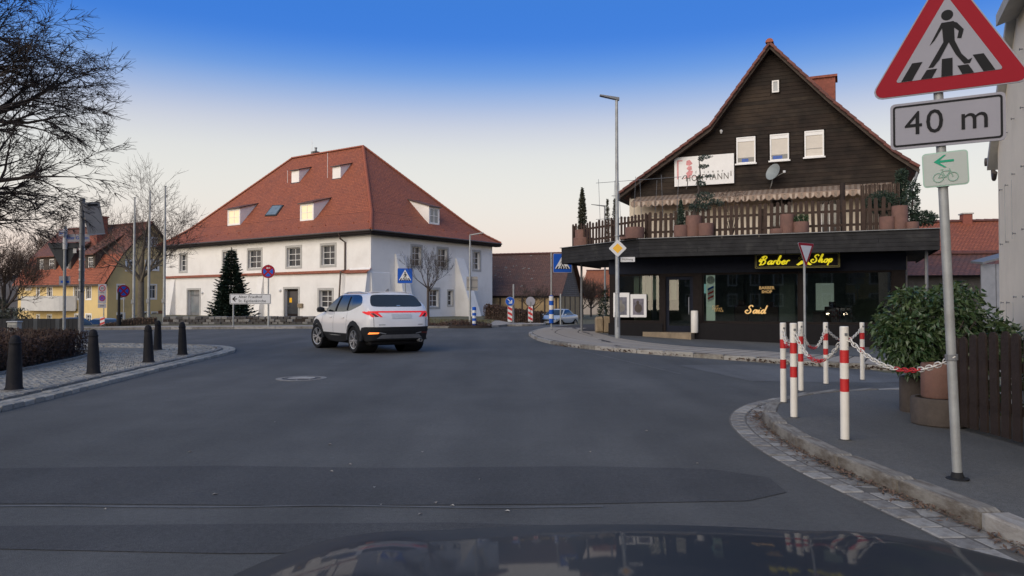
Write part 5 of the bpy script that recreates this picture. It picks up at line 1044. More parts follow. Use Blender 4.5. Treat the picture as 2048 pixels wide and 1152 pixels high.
def leaves(mb, c, rad, n, size, rng, flat=.5, shell=.55, droop=0, shape=1.0):
    for i in range(n):
        d = V((rng.gauss(0, 1), rng.gauss(0, 1), rng.gauss(0, 1))).normalized(); q = (shell + (1 - shell) * rng.random()); p = V(c) + V((d.x * rad[0], d.y * rad[1], d.z * rad[2])) * q
        u = (d + V((rng.gauss(0, .6), rng.gauss(0, .6), rng.gauss(0, .6) - droop))).normalized(); s = u.cross(V((rng.gauss(0, 1), rng.gauss(0, 1), rng.gauss(0, 1)))).normalized(); L = size * rng.uniform(.6, 1.3); w = L * flat * .5; b = u.cross(s) * L * .08
        mb.add([p - u * L * .5, p + s * w * .9 - u * L * .1 + b, p + s * w * .7 + u * L * .25 + b, p + u * L * .55 - b, p - s * w * .7 + u * L * .25 + b, p - s * w * .9 - u * L * .1 + b], [(0, 1, 2, 3, 4, 5)])
def plant(name, label, cat, loc, blobs, mat, size, stem=None, seed=1, flat=.4, cols=True, group=None, shell=.45):
    t = thing(name, label, cat, loc, 0, group); r = random.Random(seed); mb = MB()
    for c, rad, n in blobs: leaves(mb, c, rad, n, size, r, flat, shell)
    mb.build('foliage', K[mat], t)
    if stem:
        s = MB()
        for pts, rr in stem: s.tube(pts, rr, 6)
        s.build('stem', K['bark'], t)
    return t
t, p, r_ = ringpot(1148, 1186, 476, 484, 'wide low terracotta ring planter at the far left terrace corner', y=.0 + fence_line(-4.6) - .12)
t, p, r_ = ringpot(1151, 1178, 460, 478, 'terracotta ring planter holding the tall cypress at the terrace corner', y=fence_line(-4.6) - .05); cyb = p
hc = S_(1155, 384, p.y).z - p.z
plant('cypress', 'tall narrow dry cypress at the left terrace corner', 'cypress', FSw @ p, [((0, 0, hc * k / 9), (.185 * (1 - (k / 9.5) ** 3) + .02, .185, .17), 300) for k in range(10)], 'leaf_thuja', .09, [([(0, 0, -.1), (.02, 0, hc * .95)], [.03, .008])], 3)
q = S_(1222, 440, 4.0); hc = S_(1222, 403, 4.0).z - 3.6
for i, dx in enumerate((-.16, .16)): plant('cypress', ('left of two slim cypresses behind the lamp post on the terrace', 'right of two slim cypresses behind the lamp post on the terrace')[i], 'cypress', FSw @ V((q.x + dx, 4.0, CT - .05)), [((0, 0, hc * k / 8), (.13 * (1 - (k / 8.5) ** 3) + .02, .13, .17), 90) for k in range(9)], 'leaf_thuja', .09, [([(0, 0, -.1), (.0, 0, hc * .9)], [.03, .008])], 5 + i)
ringpot(1240, 1258, 474, 484, 'small broken terracotta dish beside the lamp post on the canopy', y=-1.3)
ringpot(1251, 1288, 455, 484, 'single terracotta ring planter right of the lamp post')
_, pA, _ = ringpot(1348, 1376, 451, 476, 'terracotta planter with a dark dwarf conifer, left of a group of three'); hc = S_(1362, 405, pA.y).z - pA.z
plant('dwarf_conifer', 'dark dwarf conifer in the leftmost pot of three', 'conifer', FSw @ pA, [((0, 0, hc * k / 5), (.22 * (1.05 - k / 6), .2 * (1.05 - k / 6), .14), 150) for k in range(6)], 'leaf_conifer', .08, [([(0, 0, -.05), (0, 0, hc * .8)], .02)], 8)
_, pB, _ = ringpot(1371, 1403, 432, 476, 'tallest terracotta planter of three carrying the cloud-pruned tree', y=-1.25); ringpot(1397, 1427, 447, 475, 'terracotta planter right of the tallest one in the group of three', y=-1.42)
zz = lambda py: S_(1410, py, pB.y).z - pB.z
cl = [((S_(a, b, pB.y).x - pB.x, 0, S_(a, b, pB.y).z - pB.z), rad, n) for a, b, rad, n in ((1412, 312, (.26, .2, .07), 120), (1402, 318, (.12, .1, .06), 60), (1404, 332, (.13, .12, .09), 80), (1413, 330, (.10, .1, .06), 50), (1400, 354, (.13, .12, .07), 80), (1402, 366, (.2, .18, .11), 160), (1418, 350, (.2, .15, .06), 70), (1410, 390, (.38, .3, .14), 300), (1415, 402, (.52, .4, .16), 420), (1400, 415, (.42, .35, .16), 380), (1385, 412, (.2, .2, .1), 110), (1440, 404, (.22, .2, .12), 110))]
plant('cloud_pruned_tree', 'cloud-pruned dark evergreen in front of the white board', 'tree', FSw @ pB, cl, 'leaf_blue', .075, [([(0, 0, -.1), (.05, 0, .35), (.2, 0, .9), (.12, 0, 1.4), (.25, 0, zz(350)), (.2, 0, zz(312))], [.07, .05, .04, .03, .025, .012]), ([(.1, 0, .6), (-.1, 0, zz(413))], [.03, .015]), ([(.2, 0, .9), (.6, 0, zz(402))], [.03, .012])], 11)
q = S_(1462, 395, -1.0); plant('dry_shrub', 'thin dry shrub before the awning, right of the cloud-pruned tree', 'shrub', FSw @ V((q.x, -1.0, CT)), [((0, 0, S_(1462, 388, -1).z - CT), (.55, .3, .2), 160), ((.1, 0, .9), (.4, .3, .4), 120)], 'leaf_dry', .06, [([(0, 0, 0), (.1 * k, .03 * k, .7), (.16 * k, .05 * k, S_(1462, 384, -1).z - CT)], [.02, .012, .005]) for k in (-2, -1, 1, 2, 3)], 12)
ringpot(1540, 1570, 458, 464, 'flat terracotta saucer edge beside the tall pot on the canopy', y=-1.4); ringpot(1560, 1588, 429, 463, 'tall terracotta planter over the Barber Shop sign'); _, pC, _ = ringpot(1586, 1618, 444, 462, 'low terracotta planter with a clipped green ball')
plant('box_ball', 'small clipped green box ball in a low terracotta planter', 'shrub', FSw @ pC, [((0, 0, .12), (.27, .25, .17), 420)], 'leaf_box', .05, None, 14, .6)
ringpot(1758, 1790, 434, 456, 'terracotta planter left of the stacked pair at the right terrace end'); ringpot(1783, 1816, 412, 456, 'tall stacked terracotta planter at the right terrace end', y=-1.3); ringpot(1812, 1838, 444, 456, 'low terracotta planter in front of the spreading conifer', y=-1.44)
q = S_(1765, 405, -.6); plant('dark_shrub', 'dense dark round shrub above the right terrace planters', 'shrub', FSw @ V((q.x, -.6, CT)), [((0, 0, q.z - CT), (.58, .45, .40), 2600)], 'leaf_conifer', .075, [([(0, 0, -.05), (0, 0, q.z - CT)], .04)], 15)
q = S_(1802, 390, .9); plant('column_conifer', 'tall dark column conifer against the right end of the gable', 'conifer', FSw @ V((q.x, .9, CT)), [((.03 * sin(k), 0, (S_(1802, 350, .9).z - CT) * k / 8), (.30 - .012 * k, .28, .24), 480) for k in range(9)], 'leaf_conifer', .09, [([(0, 0, 0), (0, 0, 1.8)], .04)], 16)
q = S_(1846, 432, -1.0); plant('spreading_conifer', 'feathery conifer sticking out at the right canopy corner', 'conifer', FSw @ V((q.x - .35, -.9, CT)), [((.05, 0, .9), (.27, .25, .5), 520), ((.38, -.1, .42), (.44, .3, .27), 800), ((.1, 0, 1.4), (.22, .2, .3), 260)], 'leaf_conifer', .1, [([(0, 0, 0), (.1, 0, 1.3)], .03), ([(0, 0, .1), (.4, -.1, .45)], .02)], 17)
rk = thing('reed_screen', 'brown reed screen at the right end of the terrace', 'screen', (*P0, 0), R(-24)); xa, xb = S_(1722, 400, .6).x, S_(1798, 400, .6).x
for k in range(26): x = xa + (xb - xa) * k / 25; MB().tube([(x, .6, CT - .05), (x + rF.uniform(-.01, .01), .6, S_(1760, 368, .6).z + rF.uniform(-.04, .04))], .022, 5).build('reed', K['twig_brown' if k % 3 else 'wood_fence'], rk)
wf = thing('wire_trellis', 'thin wire trellis frame at the left end of the terrace', 'trellis', (*P0, 0), R(-24)); zt = S_(1290, 352, .6).z
for k in range(8): x = -3.2 + k * .42; MB().tube([(x, .6 + .1 * (k % 2), CT - .05), (x + (.15 if k % 2 else -.1), .6, zt - .1 * (k % 3))], .008, 4).build('upright', K['galv_dark'], wf)
for z in (CT + 1.05, zt - .15): MB().tube([(-3.4, .58, z), (.0, .58, z + .02)], .009, 4).build('crossbar', K['galv_dark'], wf)
bin_ = S_(1389, 661, -.25); t = thing('ash_bin', 'white cylindrical bin beside the shop door', 'bin', FSw @ V((S_(1389, 640, -.42).x, -.42, .25)), 0); MB().lathe([(.125, 0), (.13, .02), (.13, .78), (.12, .8)], 20).build('cylinder_body', K['post_white'], t, 40); MB().lathe([(.1, .795), (.1, .815), (.02, .82)], 16).build('ash_lid', K['galv_dark'], t)
# rough stone blocks left of the shop
for i, (a, b, t_, u) in enumerate(((1190, 1206, 634, 654), (1206, 1220, 633, 652))):
    w0, w1 = at(a, u, 31.2), at(b, u, 31.2); bmv = MB().box(-.5, .5, -.5, .5, 0, 1, c=.12); rg = random.Random(i)
    for v in bmv.v: v += V((rg.uniform(-.05, .05), rg.uniform(-.05, .05), rg.uniform(-.04, .04)))
    o = bmv.build('stone_block', K['ochre_stone'], None, 30); o.location = ((w0.x + w1.x) / 2, 31.2, G(w0.x, 31.2) + .1); o.scale = (w1.x - w0.x - .01, .5, at(a, t_, 31.2).z - G(w0.x, 31.2) - .1); tag(o, ('rough ochre stone block by the shop corner, farther from the wall', 'rough ochre stone block touching the left shop corner')[i], 'stone')
q = at(1207, 640, 34); plant('corner_shrub', 'dark leafless shrub beside the left shop corner', 'shrub', (q.x, 34, G(q.x, 34) + .1), [((0, 0, .8), (.3, .3, .75), 700), ((.1, 0, 1.6), (.22, .2, .4), 200)], 'leaf_conifer', .1, None, 20)
# ------------------------------------------------------------------ bare trees
def bare_tree(name, label, loc, seed, trunk_h, r0, limbs, L0, levels=5, up=.12, droop=0, spread=.75, nchild=(3, 5), bark='bark', twig='twig', lean=(0, 0), dirs=None, rmin=.006, ratio=.68, cat='tree', leader=None, keep=None):
    t = thing(name, label, cat, loc); rg = random.Random(seed); tr, tw = MB(), MB()
    def grow(p, d, r, L, lev):
        n = 5 if lev < 2 else (4 if lev < 4 else 3); pts = [p.copy()]; rad = [r]; q = p.copy(); dd = d.copy(); kids = []
        for i in range(n):
            dd = (dd + V((rg.gauss(0, .12), rg.gauss(0, .12), rg.gauss(0, .10) + (up if lev < 3 else up * .6) - droop * (lev + 1) * .25)) * (1 if lev else .4)).normalized(); q = q + dd * (L / n); pts.append(q.copy()); rad.append(max(rmin * .55, r * (1 - .72 * (i + 1) / n)))
            kids.append((q.copy(), dd.copy(), rad[-1]))
        (tr if r > .028 else tw).tube(pts, rad, 8 if r > .08 else (5 if r > .02 else 3), cap=False)
        if lev >= levels: return
        if keep and not keep(q, lev): return
        m = rg.randint(*nchild) + (1 if lev in (1, 2) else 0)
        for k in range(m):
            i = min(n - 1, int(rg.uniform(.25, 1) * n)); c, cd, cr = kids[i]
            a = V((rg.gauss(0, 1), rg.gauss(0, 1), rg.gauss(0, 1))); a = (a - cd * a.dot(cd)).normalized(); nd = (cd * (1 - spread * .5) + a * spread * rg.uniform(.5, 1.0)).normalized()
            grow(c, nd, max(rmin, cr * rg.uniform(.6, .85)), L * ratio * rg.uniform(.7, 1.15), lev + 1)
        c, cd, cr = kids[-1]; grow(c, (cd + V((rg.gauss(0, .2), rg.gauss(0, .2), 0))).normalized(), max(rmin, cr), L * ratio, lev + 1)
    top = V((lean[0], lean[1], trunk_h)); tr.tube([(0, 0, -.3), (0, 0, .05), (lean[0] * .3, lean[1] * .3, trunk_h * .4), top], [r0 * 1.35, r0 * 1.12, r0 * .95, r0 * .85], 10)
    for k in range(limbs):
        if dirs: d = V(dirs[k][:3]).normalized(); LL = L0 * (dirs[k][3] if len(dirs[k]) > 3 else 1); z = dirs[k][4] if len(dirs[k]) > 4 else 1
        else: a = 2 * pi * k / limbs + rg.uniform(-.3, .3); e = rg.uniform(.45, .95); d = V((cos(a) * cos(e), sin(a) * cos(e), sin(e))); LL = L0; z = rg.uniform(.8, 1)
        grow(V((lean[0] * z, lean[1] * z, trunk_h * z)), d, r0 * (.55 if not dirs else .5), LL, 0)
    if leader: grow(top, V((0, 0, 1)), r0 * .75, leader, 0)
    tr.build('trunk', K[bark], t, 50); tw.build('crown', K[twig], t); return t
# the big tree whose trunk stands just left of the frame
def kp(q, lev): return q.x - 13.9 > -12.2 or lev < 2
bare_tree('bare_tree', 'big dark bare tree reaching in from the left edge', (-13.9, 14.2, .08), 21, 3.3, .46, 12, 3.25, 4, .045, .05, .60, (5, 7), dirs=[(1, .1, .16, 1.0, .85), (1, -.25, .35, 1.05, .9), (.9, .3, .55, 1.1, 1), (.8, -.1, .9, 1.15, 1), (.45, .25, 1.1, 1.2, 1), (.1, -.3, 1.2, 1.3, 1), (-.6, .3, .8, 1.2, 1), (-.9, -.3, .4, 1, .9), (.95, .1, .75, 1.25, 1), (1, .3, .05, .8, .8), (.3, 0, 1.3, 1.6, 1), (.75, .2, 1.25, 1.3, 1)], rmin=.0058, ratio=.52, keep=kp)
bare_tree('bare_tree', 'bare round-crowned tree between the flagpoles before the yellow house', (-22.75, 46, G(-22.75, 46) + .12), 5, 2.9, .19, 6, 2.1, 4, .10, 0, .8, (2, 4), bark='bark_pale', twig='twig', leader=2.7, rmin=.009, ratio=.72)
bare_tree('bare_tree', 'young bare tree with forked crown before the right white facade', (at(856, 652, 40.6).x, 40.6, .14), 8, 2.1, .075, 5, 1.0, 4, .16, 0, .6, (2, 3), bark='bark', twig='twig', leader=.9, rmin=.005, ratio=.66)
for i, (px, Y, h, s, lab) in enumerate(((8, 60, 2.6, 31, 'bare brown tree beyond the left edge behind the yellow house'), (118, 96, 5.0, 33, 'pale bare tree rising behind the yellow house roof'), (160, 99, 5.0, 34, 'bare tree behind the yellow house chimney'))):
    p = at(px, 600, Y); bare_tree('bare_tree', lab, (p.x, Y, G(p.x, Y) - .3), s, h, .22, 7, 3.0 if Y > 90 else 2.3, 4, .14, 0, .7, (3, 4), twig='twig_brown', leader=3.6 if Y > 90 else 2.6, rmin=.016, ratio=.68)
for i, (px, Y, s, lab) in enumerate(((1165, 88, 41, 'bare grey tree right of the barn gable'), (1182, 92, 42, 'bare tree in front of the distant orange roof'), (1148, 84, 44, 'bare tree touching the tile-hung barn gable'))):
    p = at(px, 600, Y); bare_tree('bare_tree', lab, (p.x, Y, -.6), s, 1.4, .12, 6, 1.5, 4, .16, 0, .7, (3, 4), twig='twig_brown', rmin=.012, leader=1.2)
p = at(1065, 600, 68); bare_tree('bare_tree', 'crooked bare shrub tree in front of the barn wall', (p.x, 68, -.55), 46, 1.3, .09, 5, 1.2, 3, .1, 0, .8, (2, 4), rmin=.012)

# ------------------------------------------------------------------ hedges, fir
def hedge(name, label, path, w, h, n, mat, size, seed, twig='twig_brown', top=.5, z0=.08):
    c0 = path[0]; t = thing(name, label, 'hedge', (c0[0], c0[1], 0)); r = random.Random(seed); lf, tw = MB(), MB(); ln = smoothline(path, .15)
    for i in range(n):
        x, y, tx, ty = r.choice(ln); s = r.uniform(-1, 1); q = r.random() ** .55; edge = r.random() < .62
        if edge: s = math.copysign(1 - abs(r.gauss(0, .08)), s) if r.random() < .6 else s
        k = q if abs(s) > .85 else (1 - abs(r.gauss(0, .09)) if r.random() < .75 else q)
        bump = 1 + .10 * mnoise.noise(V((x * 1.7, y * 1.7, 2))) + .05 * mnoise.noise(V((x * 6, y * 6, 2)))
        px, py = x - ty * s * w / 2 * bump - c0[0], y + tx * s * w / 2 * bump - c0[1]; pz_ = G(x, y) + z0 + k * h * bump * (1 - .12 * s * s)
        u = V((r.gauss(0, 1), r.gauss(0, 1), r.gauss(.3, 1))).normalized(); v = u.cross(V((r.gauss(0, 1), r.gauss(0, 1), r.gauss(0, 1)))).normalized(); L = size * r.uniform(.5, 1.4); p = V((px, py, pz_))
        lf.add([p - u * L * .5, p + v * L * .28, p + u * L * .5, p - v * L * .28], [(0, 1, 2, 3)])
    for i in range(n // 9):
        x, y, tx, ty = r.choice(ln); s = r.uniform(-.9, .9); p = V((x - ty * s * w / 2 - c0[0], y + tx * s * w / 2 - c0[1], G(x, y) + z0)); e = p + V((r.gauss(0, .12), r.gauss(0, .12), h * r.uniform(.6, 1.14)))
        tw.tube([p, p.lerp(e, .5) + V((r.gauss(0, .04), r.gauss(0, .04), 0)), e], [.008, .006, .003], 3, cap=False)
    lf.build('foliage', K[mat], t); tw.build('stems', K[twig], t)
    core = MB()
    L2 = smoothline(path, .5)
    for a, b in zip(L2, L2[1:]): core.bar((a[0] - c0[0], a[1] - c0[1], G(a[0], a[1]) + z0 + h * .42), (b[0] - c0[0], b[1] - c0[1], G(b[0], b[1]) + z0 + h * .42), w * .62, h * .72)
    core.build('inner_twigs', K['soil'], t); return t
hedge('clipped_hedge', 'low clipped brown winter hedge behind the iron bollards', [(-9.75, 6.0), (-9.75, 12.8), (-10.55, 16.2), (-11.05, 18.2)], 1.35, .62, 26000, 'leaf_dead', .055, 51)
hedge('clipped_hedge', 'low brown hedge running back to the left behind the bollards', [(-11.6, 18.7), (-15, 19.1), (-24, 19.6)], 1.2, .6, 9000, 'leaf_dead', .07, 52)
p0, p1 = at(975, 640, 56), at(1082, 640, 56)
hedge('tall_hedge', 'dense dark bare hedge in front of the barn', [(p0.x, 57), ((p0.x + p1.x) / 2, 56), (p1.x, 55.5)], 1.3, 1.25, 7000, 'leaf_dead', .12, 53, z0=0)
hedge('low_shrubs', 'low brown shrubs round the flagpoles by the far pavement', [(-24.8, 42.2), (-22.4, 42.6), (-20.4, 42.9)], .7, .42, 2200, 'leaf_dry', .09, 54)
p0 = at(0, 655, 34); p1 = at(128, 655, 34)
fc = thing('board_fence', 'dark board fence behind the brown hedge on the left', 'fence', (p0.x - 1.5, 34, G(p0.x, 34))); nb = 26
for k in range(nb): MB().box(k * .2, k * .2 + .19, 0, .03, 0, .62 + .0 * k).build('fence_board', K['black_plastic' if k % 5 else 'sign_back_dark'], fc)
MB().box(0, nb * .2, .031, .07, .3, .38).build('fence_rail', K['black_plastic'], fc)
# undergrowth at the far left
q = at(20, 600, 40); plant('evergreen_thicket', 'dark bushy thicket at the left edge beside the yellow house', 'shrub', (q.x, 40, -.6), [((-1.6, 0, 1.4), (1.4, 1.2, 1.4), 2600), ((.1, .3, .9), (.9, 1, .9), 1200), ((-2.5, 0, 2.0), (1.3, 1, 1.4), 1500)], 'leaf_thuja', .14, [([(0, 0, -.2), (.1, 0, 1.6)], .06)], 61)
# fir in front of the white house
fx = at(462, 640, 50); t = thing('fir_tree', 'dark green fir tree in front of the white house', 'tree', (fx.x, 50, .13)); rg = random.Random(71); H = 4.85; nd, br = MB(), MB()
for i in range(24):
    z = .22 + (H - .45) * (i / 23) ** .95; R0 = 1.52 * (1 - (z / H)) ** .85 + .06; m = max(6, int(17 * (1 - z / H) + 6))
    for k in range(m):
        a = 2 * pi * (k + rg.uniform(-.35, .35)) / m + i * .7; L = R0 * rg.uniform(.75, 1.2); d = V((cos(a), sin(a), 0)); P = [V((0, 0, z)) + d * (L * s) + V((0, 0, -.10 * L * s + .24 * L * s * s * s + rg.uniform(-.03, .03))) for s in (0, .35, .7, 1)]
        br.tube(P, [.018, .014, .009, .004], 3, cap=False)
        for s_ in range(int(9 + L * 26)):
            s = rg.uniform(.12, 1) ** .8; j = min(2, int(s * 3)); p = P[j].lerp(P[j + 1], min(1, s * 3 - j)); sd = V((-d.y, d.x, 0)) * rg.choice((-1, 1)); tw_ = (d * .8 + sd * rg.uniform(.2, 1.0) + V((0, 0, rg.uniform(-.25, .35)))).normalized() * rg.uniform(.12, .34) * (1.1 - .5 * s); w = tw_.cross(V((rg.gauss(0, .4), rg.gauss(0, .4), 1))).normalized() * .042
            nd.add([p - w * .7, p + tw_ * .5 - w, p + tw_, p + tw_ * .5 + w, p + w * .7], [(0, 1, 2, 3, 4)])
for k in range(5200):
    z = H * (1 - sqrt(rg.random())) * .97 + .1; rr0 = (1.12 * (1 - z / H) ** .85 + .04) * sqrt(rg.uniform(.05, .95)); a = rg.uniform(0, 2 * pi); p = V((cos(a) * rr0, sin(a) * rr0, z)); d = (V((cos(a), sin(a), rg.uniform(-.4, .35))) + V((rg.gauss(0, .35), rg.gauss(0, .35), 0))).normalized() * rg.uniform(.14, .3); w = d.cross(V((rg.gauss(0, 1), rg.gauss(0, 1), 1))).normalized() * .045
    nd.add([p - w * .6, p + d * .5 - w, p + d, p + d * .5 + w, p + w * .6], [(0, 1, 2, 3, 4)])
nd.build('crown', K['leaf_conifer'], t); br.build('branches', K['bark'], t); MB().tube([(0, 0, -.2), (0, 0, H * .6), (0, 0, H + .05)], [.09, .05, .008], 7).build('trunk', K['bark'], t)
tp = MB(); 
for k in range(60): z = H - rg.uniform(0, .5); a = rg.uniform(0, 2 * pi); p = V((0, 0, z)); d = V((cos(a) * .5, sin(a) * .5, .8)).normalized() * .16; w = d.cross(V((0, 0, 1))).normalized() * .015; tp.add([p - w, p + d, p + w], [(0, 1, 2)])
tp.build('leader_shoot', K['leaf_conifer'], t)

# ------------------------------------------------------------------ dark iron bollards, flagpoles
bprof = [(.125, 0), (.125, .02), (.108, .05), (.090, .45), (.076, .66), (.083, .67), (.083, .69), (.072, .70), (.07, .735), (.056, .77), (.036, .79), (.0, .80)]
bm_ = MB().lathe(bprof, 20, cap=False).mesh('bollard', K['cast_iron'], 35); fm = MB().lathe([(.16, -.02), (.16, .012), (.11, .016)], 20, cap=False).mesh('foot_ring', K['granite_b'])
for (px, py), lab in zip(((28, 780), (187, 748), (297, 725), (315, 700), (365, 710)), ('nearest dark iron bollard at the left edge beside the hedge', 'dark iron bollard in front of the hedge end', 'dark iron bollard, front one of the close pair left of the white car', 'dark iron bollard farthest back on the cobbled island', 'dark iron bollard nearest the rounded tip of the island')):
    q = gp(px, py, .08); t = thing('bollard', lab, 'bollard', (q.x, q.y, .078), 0, 'iron bollards on the cobbled island'); ob('bollard_body', bm_, t, (0, 0, 0), (random.uniform(-.02, .02), random.uniform(-.02, .02), 0)); ob('foot_ring', fm, t)
q = at(24, 668, 20.5); t = thing('utility_box', 'small pale grey utility box behind the hedge at the left edge', 'utility box', (q.x, 20.6, .08)); MB().box(-.14, .14, -.1, .1, 0, .72, c=.015).build('cabinet', K['galv'], t); MB().box(-.16, .16, -.12, .12, .722, .76, c=.01).build('lid', K['zinc'], t); MB().box(-.11, -.01, -.106, -.101, .4, .66).build('vent_panel', K['galv_dark'], t); MB().box(.01, .11, -.106, -.101, .4, .66).build('vent_panel', K['galv_dark'], t)
for (px, ty), lab in zip(((267, 394), (297, 384), (328, 373)), ('leftmost of three tall white flagpoles', 'middle flagpole of three in front of the bare tree', 'rightmost of three tall flagpoles beside the white house')):
    q = at(px, 640, 43.2); zt = at(px, ty, 43.2).z; t = thing('flagpole', lab, 'flagpole', (q.x, 43.2, G(q.x, 43.2) + .12), 0, 'flagpoles before the white house'); h = zt - .12
    MB().tube([(0, 0, 0), (0, 0, h * .5), (0, 0, h)], [.085, .07, .045], 10).build('mast', K['galv'], t, 60); MB().lathe([(.0, h - .01), (.08, h), (.08, h + .03), (0, h + .05)], 10, cap=False).build('cap', K['galv'], t); MB().box(-.10, .10, -.12, -.07, 1.2, 1.45, c=.01).build('halyard_box', K['galv_dark'], t); MB().lathe([(.16, 0), (.16, .06), (.1, .09)], 12).build('base_collar', K['galv_dark'], t)

# ------------------------------------------------------------------ signs
def sign(name, label, px, Y, base_py=None, pole_top=None, pole_r=.03, rz=0, z=None, dx=0, cat='sign', lean=0, polemat='galv', group=None):
    q = at(px, 600, Y); zb = G(q.x, Y) + (.11 if z is None else z); t = thing(name, label, cat, (q.x, Y, zb), rz, group); t.rotation_euler.y = lean
    MB().tube([(0, .04, -.1), (0, .04, pole_top - zb)], pole_r, 12).build('pole', K[polemat], t, 60); MB().lathe([(pole_r * 1.9, 0), (pole_r * 1.9, .015), (pole_r * 1.05, .05)], 14, (0, .04, 0)).build('base_collar', K['galv_dark'], t)
    return t, zb
def clamp(t, z, r=.036, y=.04): return MB().lathe([(r, -.02), (r * 1.15, -.02), (r * 1.15, .02), (r, .02)], 12, (0, y, z)).build('clamp', K['galv_dark'], t)
# the big warning sign on the right
SX, SY = gp(1915, 960, .105).x, gp(1915, 960, .105).y; psi = -atan2(SX, SY); zb = G(SX, SY) + .105
t = thing('warning_sign', 'red-bordered pedestrian crossing triangle with 40 m plate on the nearest pole', 'sign', (SX, SY, zb), psi); t.rotation_euler = (0, R(-1.9), psi)
MB().tube([(0, .05, -.1), (0, .05, 3.35)], .0315, 16).build('pole', K['galv'], t, 60); MB().lathe([(.075, .0), (.075, .008), (.045, .012), (.034, .05)], 18, (0, .05, 0)).build('base_collar', K['black_plastic'], t)
ST = 1.0; zc = 2.86 - zb + ST * .866 / 3; F_ = M.Translation((.07, 0, zc)) @ M.Rotation(R(1.9), 4, 'Y')
MB(F_).plate(rtri(ST + .03, .055), 0, .012).build('sign_backing', K['sign_grey'], t); MB(F_).plate(rtri(ST, .05), -.003, 0).build('red_border', K['sign_red'], t); MB(F_).plate(rtri(ST * .665, .012), -.006, -.003).build('white_field', K['sign_grey'], t); mark(t, F_, walker(.50, .0, -.055), -.009, 'sign_black', 'pictogram')
zp = 2.635 - zb; F2 = M.Translation((.04, 0, zp)) @ M.Rotation(R(1.9), 4, 'Y'); pw, ph = .71, .335
pt = MB(F2).plate(rrect(pw, ph, .03), .0, .012).build('distance_plate', K['sign_grey'], t); o_, i2 = rrect(pw - .035, ph - .035, .022), rrect(pw - .062, ph - .062, .012); n_ = len(o_); MB(F2).add([(x, -.003, z) for x, z in o_] + [(x, -.003, z) for x, z in i2], [(i, (i + 1) % n_, n_ + (i + 1) % n_, n_ + i) for i in range(n_)]).build('plate_border', K['sign_black'], pt)
lettering(pt, F2, .0, -.003, .005, '40 m', .24, 'sign_black', spacing=1.1)
F3 = M.Translation((.02, -.002, 2.30 - zb)); bp_ = MB(F3).plate(rrect(.285, .245, .025), 0, .01).build('bicycle_plate', K['sign_faint_green'], t); MB(F3).plate(rrect(.268, .228, .018), -.003, 0).build('plate_field', K['sign_pale'], bp_)
mark(bp_, F3, [[(-.07, .055), (-.005, .1), (.01, .1), (-.035, .063), (.055, .063), (.055, .047), (-.035, .047), (.01, .01), (-.005, .01)]], -.006, 'sign_green', 'arrow')
bk_ = MB(F3)
for cx in (-.045, .045):
    c = [(cx + .032 * cos(2 * pi * k / 14), -.006, -.06 + .032 * sin(2 * pi * k / 14)) for k in range(15)]; bk_.tube(c, .0032, 4)
for a, b in (((-.045, -.06), (-.02, -.015)), ((-.02, -.015), (.03, -.015)), ((.03, -.015), (.045, -.06)), ((-.02, -.015), (0, -.06)), ((0, -.06), (.03, -.015)), ((-.045, -.06), (0, -.06)), ((.03, -.015), (.025, .0)), ((-.03, -.004), (-.012, -.004))): bk_.tube([(a[0], -.006, a[1]), (b[0], -.006, b[1])], .003, 4)
bk_.build('bicycle', K['sign_faint_green'], bp_)
for z in (2.2, 2.5, 2.72, 3.2): clamp(t, z - zb, .035, .05)
clamp(t, .86, .036, .05)
CHAIN_END = V((SX, SY + .03, zb + .86))
# give-way at the side street
t, zb = sign('give_way_sign', 'give way triangle with red border in front of the barber window', 1612, 19.4, pole_top=2.86, rz=R(36)); F_ = M.Translation((.02, 0, 2.68 - zb)); MB(F_).plate(rtri(.74, .03, False), 0, .01).build('sign_backing', K['sign_grey'], t); MB(F_).plate(rtri(.72, .03, False), -.003, 0).build('red_border', K['sign_red'], t); MB(F_).plate(rtri(.50, .01, False), -.006, -.003).build('white_field', K['sign_white'], t); clamp(t, 2.5 - zb); clamp(t, 2.8 - zb)
# tall street lamp carrying the priority diamond and street name
q = at(1235, 671, 26.2); zb = G(q.x, q.y) + .11; zt = at(1232, 200, q.y).z - zb; t = thing('street_lamp', 'tall grey street lamp with flat head in front of the shop corner', 'street lamp', (q.x, q.y, zb)); MB().tube([(0, 0, -.1), (0, 0, .9), (0, 0, .95), (-.01, 0, zt)], [.095, .095, .075, .05], 14).build('mast', K['galv'], t, 60); MB().box(-.03, .05, -.099, -.09, .4, .75, c=.005).build('service_door', K['galv_dark'], t)
hd = MB().add([(.08, -.07, zt - .02), (.08, .07, zt - .02), (-.60, .09, zt + .14), (-.60, -.09, zt + .14), (.08, -.07, zt + .08), (.08, .07, zt + .08), (-.60, .09, zt + .18), (-.60, -.09, zt + .18)], [(3, 2, 1, 0), (4, 5, 6, 7), (0, 1, 5, 4), (1, 2, 6, 5), (2, 3, 7, 6), (3, 0, 4, 7)]).build('lamp_head', K['galv_dark'], t); MB().add([(-.1, -.06, zt + .015), (-.1, .06, zt + .015), (-.55, .07, zt + .118), (-.55, -.07, zt + .118)], [(3, 2, 1, 0)]).build('lamp_lens', K['sign_grey'], hd)
for z in (1.6, 3.6): MB().lathe([(.08, -.02), (.088, -.02), (.088, .02), (.08, .02)], 14, (0, 0, z)).build('band', K['zinc'], t)
